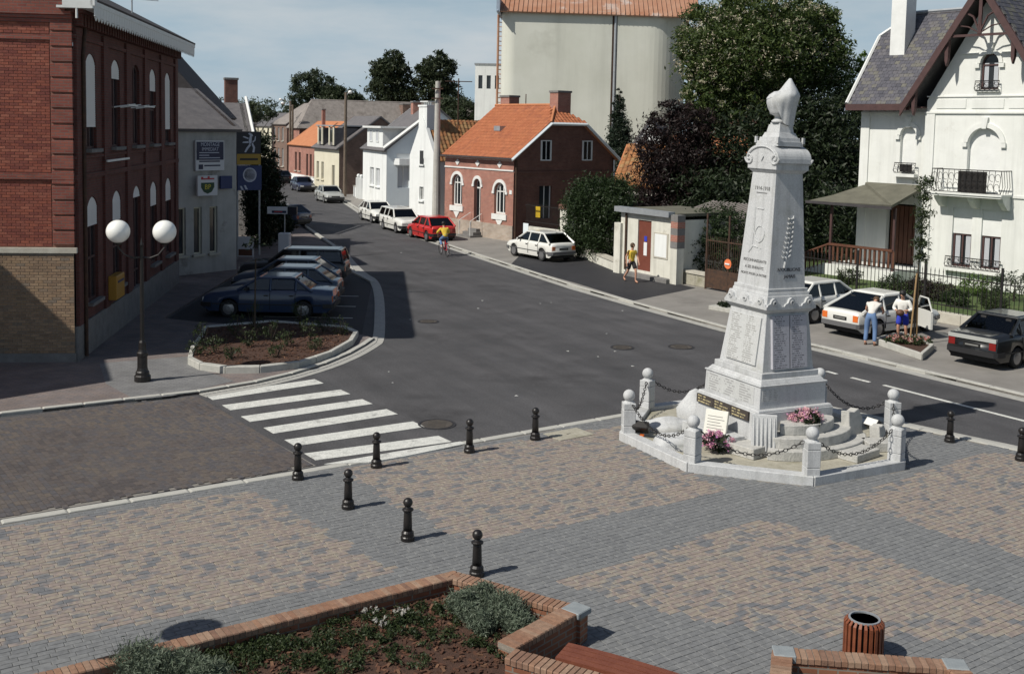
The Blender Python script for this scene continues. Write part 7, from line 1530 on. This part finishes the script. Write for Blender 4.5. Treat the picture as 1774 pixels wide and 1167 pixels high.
PZ = .46; A0 = G(785, 987, PZ); A1 = G(-40, 1190, PZ); A2 = G(1020, 1052, PZ); A3 = G(893, 1122, PZ); A4 = G(1130, 1190, PZ)
pt_ = thing('brick_planter', 'large brick planter with mulch, lavender and ground cover in the foreground', 'planter')
wall_run(pt_, [A1, A0], .24, PZ, side=-1); wall_run(pt_, [A0, A2], .24, PZ, side=-1)
a2, a3, a4 = Vector(A2), Vector(A3), Vector(A4); tt = (a3 - a2).normalized(); nn = Vector((-tt.y, tt.x))
wall_run(pt_, [a2 + tt * .2, a3], .28, PZ, side=-1); wall_run(pt_, [a3, a3.lerp(a4, .5), a4], .26, PZ, side=-1)
cap_ = lambda p, s, r_: [(p.x + s * math.cos(r_ + k * math.pi / 2 + math.pi / 4), p.y + s * math.sin(r_ + k * math.pi / 2 + math.pi / 4)) for k in range(4)]
cpos = a2 - Vector((.16, .02)); MB().prism(cap_(cpos, .2, math.atan2(tt.y, tt.x)), PZ - .07, PZ + .008).build('corner_cap', 'grey_cap', pt_, bevel=.01)
soil = [A1, A0, A2, A3, A4, (1.5, 6.5), (-7, 6.5)]; sv = [Vector(p) for p in soil]; cc_ = Vector((-1.2, 11.5))
def shrink(p, d): v = cc_ - p; return p + v.normalized() * d
SO = [(shrink(p, .14).x, shrink(p, .14).y) for p in sv]; MB().prism(SO, -.02, .26).build('soil', 'mulch', pt_)
chips('mulch_chips', [(shrink(p, .35).x, shrink(p, .35).y) for p in sv], .26, 9000, pt_, .06)
gc = []
for (px, py, n, sp_) in ((700, 1075, 30, 60), (600, 1100, 34, 90), (480, 1110, 40, 100), (420, 1135, 40, 90), (760, 1060, 16, 50), (950, 1095, 12, 40), (880, 1130, 16, 60), (660, 1040, 12, 40), (540, 1150, 26, 80), (700, 1140, 10, 70), (1040, 1160, 8, 40), (800, 1120, 8, 60), (380, 1155, 20, 60)):
    for k in range(n):
        x, y = G(px + rng.normal() * sp_ * .55, min(1190, py + rng.normal() * 14), .26); q = np.array([(x, y)])
        if inside(q, [(shrink(p, .3).x, shrink(p, .3).y) for p in sv])[0]: gc.append((x, y, .25, .4 + .5 * rng.random()))
gco = leaves('ground_cover', [((x, y, .3), (.16 * k, .16 * k, .06)) for x, y, z, k in gc], 26000, .02, 'leaf_ground', None, per=24, clump=.8, shell=.1, aspect=.8)
stuff(gco, 'low green ground cover growing through the mulch of the brick planter', 'ground cover')
def lav(label, spots):
    x, y = spots[0][0], spots[0][1]; t = thing('lavender_bush', label, 'shrub', (x, y, .25), 0, 'grey-green lavender bushes in the brick planter'); leaves('foliage', [((sx - x + dx * s, sy - y + dy * s, .2 * s + dz), (.17 * s, .17 * s, .17 * s)) for sx, sy, s in spots for dx, dy, dz in ((0, 0, .06), (.15, .06, 0), (-.14, .05, .02), (.02, -.15, 0), (.05, .14, .03))], 7500, .03, 'leaf_lavender', t, per=16, clump=.55, shell=.5, aspect=.35)
    blades('shoots', [(sx - x, sy - y, 0, s) for sx, sy, s in spots], 'leaf_lavender', t, n=160, h=.4, spread=.26, wd=.008, curl=.7)
L1 = lambda px, py, s: (*G(px, py, .26), s * .82)
lav('lavender bush left of the pair by the planter corner', [L1(803, 1064, .85), L1(820, 1080, .75)]); lav('tallest lavender bush by the right wall of the planter', [L1(872, 1074, 1.0), L1(880, 1086, .9)]); lav('low lavender clump in front of the tall pair', [L1(835, 1094, .7), L1(903, 1098, .7)]); lav('rear lavender bush against the planter coping', [L1(835, 1050, .8)])
lav('large lavender bush at the lower left corner of the planter', [L1(235, 1172, 1.15), L1(270, 1185, 1.1), L1(310, 1178, 1.0)]); lav('grey lavender bush right of the lower left clump', [L1(360, 1195, .9), L1(338, 1180, .8)])
for k, (px, py) in enumerate(((655, 1048), (707, 1036), (640, 1070), (662, 1090), (695, 1072))):
    x, y = G(px, py, .26); t = thing('white_flower', ['pale flower head beside the planter coping', 'pale flower head nearest the planter corner', 'small pale flower left in the mulch', 'pale flower low in the mulch', 'pale flower head in the middle of the mulch'][k], 'flower', (x, y, .26), 0, 'pale flowers in the brick planter'); leaves('bloom', [((0, 0, .12), (.11, .11, .03))], 90, .025, 'flower_white', t, per=10); MB().tube((0, 0, -.02), (0, 0, .12), .006, n=5).build('stem', 'bark', t)
# second planter at the lower right
p2 = thing('brick_planter', 'second brick planter with grey corner caps at the lower right', 'planter'); B0, B1 = G(1338, 1118, .5), G(1660, 1142, .5); B2 = G(1760, 1230, .5); B3 = G(1330, 1200, .5)
wall_run(p2, [B0, B1], .24, .5, side=-1); wall_run(p2, [B1, B2], .24, .5, side=-1); wall_run(p2, [B3, B0], .24, .5, side=-1)
for p in (B0, B1):
    v = Vector(p); t_ = (Vector(B1) - Vector(B0)).normalized(); n_ = Vector((t_.y, -t_.x)); c = v + n_ * .12 + t_ * (.12 if p is B0 else -.06); MB().prism(cap_(c, .18, math.atan2(t_.y, t_.x)), .42, .512).build('corner_cap', 'grey_cap', p2, bevel=.01)
MB().prism([Vector(B0) + Vector((.1, -.1)), Vector(B1) + Vector((-.1, -.1)), (5.9, 9), (3.2, 9)], -.02, .28).build('soil', 'mulch', p2)
# bench
bn = thing('curved_bench', 'brown wooden slatted bench seat running along the planter wall', 'bench', (0, 0, 0)); sp0, sp1, sp2 = Vector(G(985, 1112, .42)), Vector(G(1130, 1146, .42)), Vector(G(1290, 1205, .42))
crv = lambda t: (sp0 * (1 - t) ** 2 + sp1 * 2 * t * (1 - t) + sp2 * t * t)
for k in range(4):
    pts = []; ptr = []
    for i in range(13):
        t = i / 12; p = crv(t); d = (crv(min(1, t + .02)) - crv(max(0, t - .02))).normalized(); n = Vector((d.y, -d.x)); pts.append(p + n * (.105 * k)); ptr.append(p + n * (.105 * k + .09))
    MB().prism(pts + ptr[::-1], .37, .42).build('slat', 'bench_wood', bn)
for t in (.15, .85): p = crv(t); box('leg', 'black_iron', bn, p.x - .05, p.y - .35, .0, p.x + .05, p.y - .02, .37)
# litter bin
x, y = G(1496, 1145, ZP); lb = thing('litter_bin', 'round litter bin of brown wooden slats with a metal rim', 'litter bin', (x + .02, y + .1, ZP), .2); NS = 22
MB().lathe([(.205, .03), (.205, .44), (.185, .44), (.185, .06), (0, .06)], 26).build('liner', 'void_dark', lb)
sl0 = MB().add([(-.019, -.012, 0), (.019, -.012, 0), (.019, .012, 0), (-.019, .012, 0), (-.019, -.012, .44), (.019, -.012, .44), (.019, .012, .46), (-.019, .012, .46), (-.014, .03, .49), (.014, .03, .49), (.014, .045, .47), (-.014, .045, .47)], [(0, 3, 2, 1), (0, 1, 5, 4), (1, 2, 6, 5), (2, 3, 7, 6), (3, 0, 4, 7), (4, 5, 9, 8), (5, 6, 10, 9), (6, 7, 11, 10), (7, 4, 8, 11), (8, 9, 10, 11)])
s0 = sl0.build('slat', 'bin_wood', lb)
for k in range(NS):
    o = s0 if k == 0 else s0.copy()
    if k: C.objects.link(o)
    a = k * 2 * math.pi / NS; o.location = (.23 * math.cos(a), .23 * math.sin(a), .02); o.rotation_euler = (0, 0, a + math.pi / 2)
MB().lathe([(.168, .495), (.192, .495), (.192, .515), (.168, .515), (.168, .495)], 28).build('rim', 'zinc', lb)
tag(box('paper_scrap', 'paper_white', None, -.03, -.02, 0, .03, .02, .03), 'scrap of white paper lying in the litter bin', 'litter').location = (x + .08, y + .02, .46)
# crumbs of litter and leaves on the paving
# ------------------------------------------------------------------ tree planter by the villa
q = [Vector(G(1512, 588, .2)), Vector(G(1563, 577, .2)), Vector(G(1618, 600, .2)), Vector(G(1598, 617, .2))]; c0 = sum(q, Vector((0, 0))) / 4
tp_ = thing('tree_box', 'low concrete-edged flower box at the foot of the staked young tree', 'planter', (c0.x, c0.y, .07)); ql = [p - c0 for p in q]
for i in range(4): a, b_ = ql[i], ql[(i + 1) % 4]; MB().prism([a.lerp(b_, .01), a.lerp(b_, .99), b_.lerp(Vector((0, 0)), .12) if False else (b_ * .86).lerp(a * .86, .01), (a * .86).lerp(b_ * .86, .01)], 0, .2).build('edging', 'kerb_concrete', tp_, bevel=.012)
MB().prism([p * .87 for p in ql], 0, .14).build('soil', 'mulch', tp_); leaves('flower_foliage', [((0, 0, .22), (.75, .45, .12))], 1500, .05, 'leaf_ground', tp_, per=12, clump=.6, shell=.2); leaves('blooms', [((0, 0, .3), (.7, .42, .1))], 420, .045, 'flower_mixed', tp_, per=7, clump=.35, shell=.2)
yt = thing('young_tree', 'slender young tree tied to a stake in the flower box before the villa', 'tree', (*G(1582, 590, .2), .2)); MB().path([(0, 0, -.1), (.05, 0, 2.2), (.12, .02, 4.9)], [.03, .025, .008], 6).build('trunk', 'bark', yt); MB().tube((-.12, -.05, -.1), (-.0, -.03, 2.1), .03).build('stake', 'stake_wood', yt); MB().tube((.12, .05, -.1), (.06, .03, 2.1), .03).build('stake', 'stake_wood', yt)
leaves('crown', [((.1, 0, 2.6 + .45 * k), (.2 + .12 * (k % 2), .22, .24)) for k in range(6)], 1900, .055, 'leaf_ground', yt, per=10, clump=.6, shell=.2)
# second flower bed glimpsed left of the memorial
fx, fy = G(1262, 538, .07); fb_ = thing('flower_box', 'small low flower bed on the pavement left of the memorial', 'planter', (fx, fy, .07), R(-50)); box('edging', 'kerb_concrete', fb_, -.6, -.4, 0, .6, .4, .15, bevel=.01); leaves('plants', [((0, 0, .2), (.5, .3, .12))], 500, .06, 'leaf_dark', fb_, per=10, shell=.2)
# ------------------------------------------------------------------ poles
cp = thing('concrete_pole', 'tall tapering concrete utility pole beside the red brick house', 'utility pole', (-4.75, 67.5, 0)); m_ = MB(); m_.lathe([(.27, -.1), (.25, 2), (.15, 9.3), (0, 9.32)], 12); m_.build('shaft', 'pole_concrete', cp); m_ = MB()
for z in (8.2, 8.8): box('bracket', 'rusty_iron', cp, -.35, -.28, z, .35, -.2, z + .08)
an2 = thing('tv_antenna', 'rusty television antenna above the white gable house', 'antenna', (-3.7, 72, 6.4)); m_ = MB().tube((0, 0, 0), (0, 0, 3.3), .04); m_.tube((-.9, 0, 3.1), (.9, 0, 3.1), .03); 
for k in range(6): m_.tube((-.8 + .3 * k, -.3, 3.1), (-.8 + .3 * k, .3, 3.1), .015, n=4)
m_.build('aerial', 'rusty_iron', an2)
for (px, py, top, lab) in ((597, 342, 9.4, 'wooden pole with white street light before the cream house'), (502, 306, 9.3, 'wooden pole beside the tall brick house'), (506, 308, 8.8, 'second wooden pole close beside the tall brick house')):
    x, y = G(px, py); t = thing('utility_pole', lab, 'utility pole', (x, y, 0), 0, 'wooden poles along the street'); MB().tube((0, 0, -.1), (.05, 0, top), .17, .12, 8).build('shaft', 'pole_wood', t)
    m_ = MB().path([(.0, 0, top - .2), (-.6, -.1, top + .1), (-1.0, -.1, top + .15)] if px != 597 else [(0, 0, top - .4), (.25, -.1, top - .1), (.4, -.1, top)], .03); a_ = m_.build('arm', 'zinc', t); hp = (-1.15, -.1, top + .15) if px != 597 else (.45, -.1, top + .02); MB().ball(hp, .2, 12, .8).build('lamp', 'opal_globe', t, smooth=True)
# ------------------------------------------------------------------ trees
def T(px, py, Y): return AT(px, py, Y)
def blob(px, py, Y, rx, rz, ry=None): c = T(px, py, Y); return (c, (rx, ry or rx, rz))
b0 = T(1285, 430, 64)
tree('chestnut_tree', 'big chestnut in flower towering behind the memorial', (9.5, 64, 0), 6.5, .42, [blob(1300, 95, 64, 4.3, 2.6), blob(1240, 55, 64, 2.2, 1.7), blob(1390, 95, 64, 2.6, 2.2), blob(1330, 30, 64, 3.4, 1.6), blob(1230, 175, 63, 1.8, 1.2), blob(1280, 190, 63, 2.4, 1.6), blob(1345, 175, 64, 2.3, 1.2), blob(1410, 50, 64, 1.8, 1.4), blob(1430, 120, 64, 1.4, 1.4), blob(1260, 130, 63, 2.4, 1.4), blob(1205, 95, 64, 1.0, .9)], 82000, .125, 'leaf_chestnut', limbs=14, per=55, clump=.27, shell=.62, flowers=(13000, .075, 'candle_flower', 12), aspect=.7)
tree('copper_beech', 'dark purple copper beech left of the big chestnut', (8.4, 60, 0), 2.4, .28, [blob(1165, 250, 60, 1.9, 1.9), blob(1130, 270, 60, 1.1, 1.5), blob(1200, 215, 60, 1.3, 1.2), blob(1215, 300, 60, 1.9, 1.9), blob(1155, 195, 60, .8, .7), blob(1130, 330, 59, 1.5, 1.5), blob(1190, 360, 59, 1.9, 1.6), blob(1250, 330, 60, 1.6, 1.8), blob(1120, 375, 58, 1.2, 1.2), blob(1185, 300, 59, 1.8, 1.8)], 34000, .12, 'leaf_purple', per=40, clump=.3)
tree('dark_yew', 'broad dark evergreen mass behind the iron gate and memorial', (13.5, 62, 0), 2.2, .3, [blob(1290, 270, 60, 2.6, 2.6), blob(1370, 260, 61, 2.8, 3.0), blob(1440, 280, 61, 2.3, 3.6), blob(1250, 370, 56, 2.2, 2.0), blob(1330, 390, 56, 2.6, 2.3), blob(1430, 400, 56, 2.4, 2.4), blob(1460, 200, 62, 1.5, 1.8), blob(1390, 200, 62, 1.6, 1.6), blob(1480, 330, 60, 1.2, 3.0), blob(1300, 330, 59, 2.6, 2.0), blob(1400, 340, 59, 2.6, 2.2), blob(1215, 340, 58, 1.8, 1.8)], 60000, .15, 'leaf_dark', per=45, clump=.4, shell=.35)
tree('light_green_tree', 'bright green tree top beside the villa roof', (22.4, 66, 0), 6.0, .25, [blob(1487, 150, 66, 1.2, 1.6), blob(1465, 190, 66, 1.1, 1.3), blob(1500, 250, 66, 1.3, 3.0), blob(1500, 110, 66, .6, .8)], 9000, .13, 'leaf_bright', per=40, clump=.35)
tree('slender_conifer', 'slender dark conifer standing before the silo', (7.4, 76, 0), 3.0, .16, [((7.4, 76, 4.2), (.95, .95, 2.6)), ((7.35, 76, 6.4), (.75, .75, 1.6)), ((7.3, 76, 8.0), (.45, .45, 1.1)), ((7.3, 76, 9.0), (.2, .2, .6))], 16000, .1, 'leaf_conifer', per=30, clump=.4, shell=.3)
x, y = G(1035, 455, .07); tree('hedge', 'tall clipped dark green hedge between the red house and the shed', (x, y + .9, 0), 1.2, .1, [((x - .5, y + 2.0, 1.9), (1.1, 1.3, 1.9)), ((x + .5, y + .4, 1.9), (1.1, 1.2, 1.95)), ((x - .2, y + 1.4, 3.0), (1.2, 1.4, 1.1)), ((x + .8, y + 1.4, 3.2), (1.0, 1.2, 1.0))], 34000, .085, 'leaf_hedge', per=40, clump=.45, shell=.55, limbs=4, cat='hedge')
x, y = G(1215, 490, .07); tree('ivy_mass', 'ivy and shrubs spilling over the low wall beside the iron gate', (x + .3, y + .9, 0), 1.0, .08, [((x, y + .7, 1.1), (.7, .6, 1.1)), ((x + .5, y + .6, 1.9), (.7, .6, 1.0)), ((x + 1.3, y + .5, 1.6), (.9, .6, 1.3)), ((x + 1.0, y + 1.2, 2.6), (1.4, .8, .8))], 9000, .075, 'leaf_hedge', per=30, clump=.4, limbs=4, cat='shrub')
for i, (px, lab, wd, n) in enumerate(((678, 'left one of two dark poplars beyond the white houses', 2.9, 12000), (757, 'right one of two dark poplars beyond the white houses', 3.0, 12000))):
    tree('poplar_tree', lab, (T(px, 190, 165)[0], 165, 0), 6.5, .4, [blob(px, 125, 165, wd, 2.4), blob(px - 10, 150, 165, wd * 1.05, 2.6), blob(px + 12, 170, 165, wd * 1.0, 2.6), blob(px + 3, 105, 165, wd * .6, 1.6), blob(px, 195, 165, wd, 2.8), blob(px + 18, 120, 165, wd * .5, 1.8), blob(px - 20, 118, 165, wd * .5, 1.8)], n, .32, 'leaf_poplar', 'dark poplars beyond the white houses', per=40, clump=.3, shell=.4)
tree('lime_tree', 'tall pale tree behind the long brown roof', (T(545, 190, 215)[0], 215, 0), 8, .4, [blob(530, 150, 215, 2.6, 2.8), blob(555, 140, 215, 2.4, 2.6), blob(575, 165, 215, 3.2, 2.0), blob(600, 175, 215, 3, 1.6), blob(520, 175, 215, 2.2, 2)], 11000, .34, 'leaf_far', per=40, clump=.3)
tree('round_tree', 'round dark tree right of the tall pale one', (T(600, 190, 205)[0], 205, 0), 6, .3, [blob(598, 170, 205, 3.0, 1.9), blob(615, 178, 205, 2.0, 1.5), blob(580, 162, 205, 1.8, 1.8)], 6000, .32, 'leaf_poplar', per=40)
for i, (px, Y, h, lab) in enumerate(((430, 170, 8.6, 'small pointed spruce left of the street end'), (468, 210, 9.6, 'pointed spruce standing above the far roofs'), (640, 230, 9.0, 'small conifer right of the long brown roof'))):
    c = T(px, 200, Y); tree('spruce_tree', lab, (c[0], Y, 0), 3, .15, [((c[0], Y, h * .45), (1.6, 1.6, h * .3)), ((c[0], Y, h * .72), (1.0, 1.0, h * .22)), ((c[0], Y, h * .95), (.4, .4, h * .16))], 2600, .25, 'leaf_conifer', 'distant spruces', per=24, limbs=2)
tree('street_shrub', 'dark shrubs under the poplars right of the white gable', (T(805, 200, 140)[0], 140, 0), 3, .2, [blob(800, 195, 140, 3, 1.8), blob(825, 200, 140, 2.2, 1.6), blob(780, 190, 140, 2, 1.6)], 6000, .25, 'leaf_poplar', per=30, cat='shrub')
tree('roofline_tree', 'dark bushes between the far chimneys at the street end', (T(425, 205, 150)[0], 150, 0), 3, .2, [blob(432, 196, 150, 2.0, 1.4), blob(455, 200, 160, 2.0, 1.2)], 2600, .25, 'leaf_poplar', per=30)
fwb = []
for px in range(330, 1000, 14): Y = 420 + 40 * math.sin(px * .3); fwb.append((T(px, 196 + 3 * math.sin(px * 1.7) + (px - 600) * .02, Y), (5.5, 5, 3.2 + 1.6 * math.sin(px * .9))))
stuff(leaves('far_wood', fwb, 9000, .8, 'leaf_far', None, per=24, clump=.5, shell=.3), 'far line of trees closing the horizon', 'wood')
# garden shrubs before the villa
GS = [(1548, 520, 'round dark box bush in the villa garden', 'leaf_hedge', .55), (1590, 522, 'low purple shrub row in the villa garden', 'leaf_purple', .5), (1625, 530, 'purple-leaved bush beside the box bush', 'leaf_purple', .55), (1690, 520, 'yellow-green bush under the villa window', 'leaf_bright', .55), (1755, 530, 'dark shrub at the right end of the villa garden', 'leaf_hedge', .75), (1655, 540, 'low green bush behind the fence wall', 'leaf_hedge', .45), (1720, 545, 'low flowering bush behind the fence', 'leaf_ground', .5), (1470, 500, 'low shrub by the villa porch ramp', 'leaf_ground', .45)]
for px, py, lab, mt_, r in GS:
    x, y = G(px, py, .16); x *= 1.03; y *= 1.03; tree('garden_shrub', lab, (x, y, .12), .3, .04, [((x, y, r * .85), (r * 1.2, r * .9, r * .75))], 1800, .05, mt_, 'shrubs in the villa garden', per=20, limbs=3, cat='shrub')
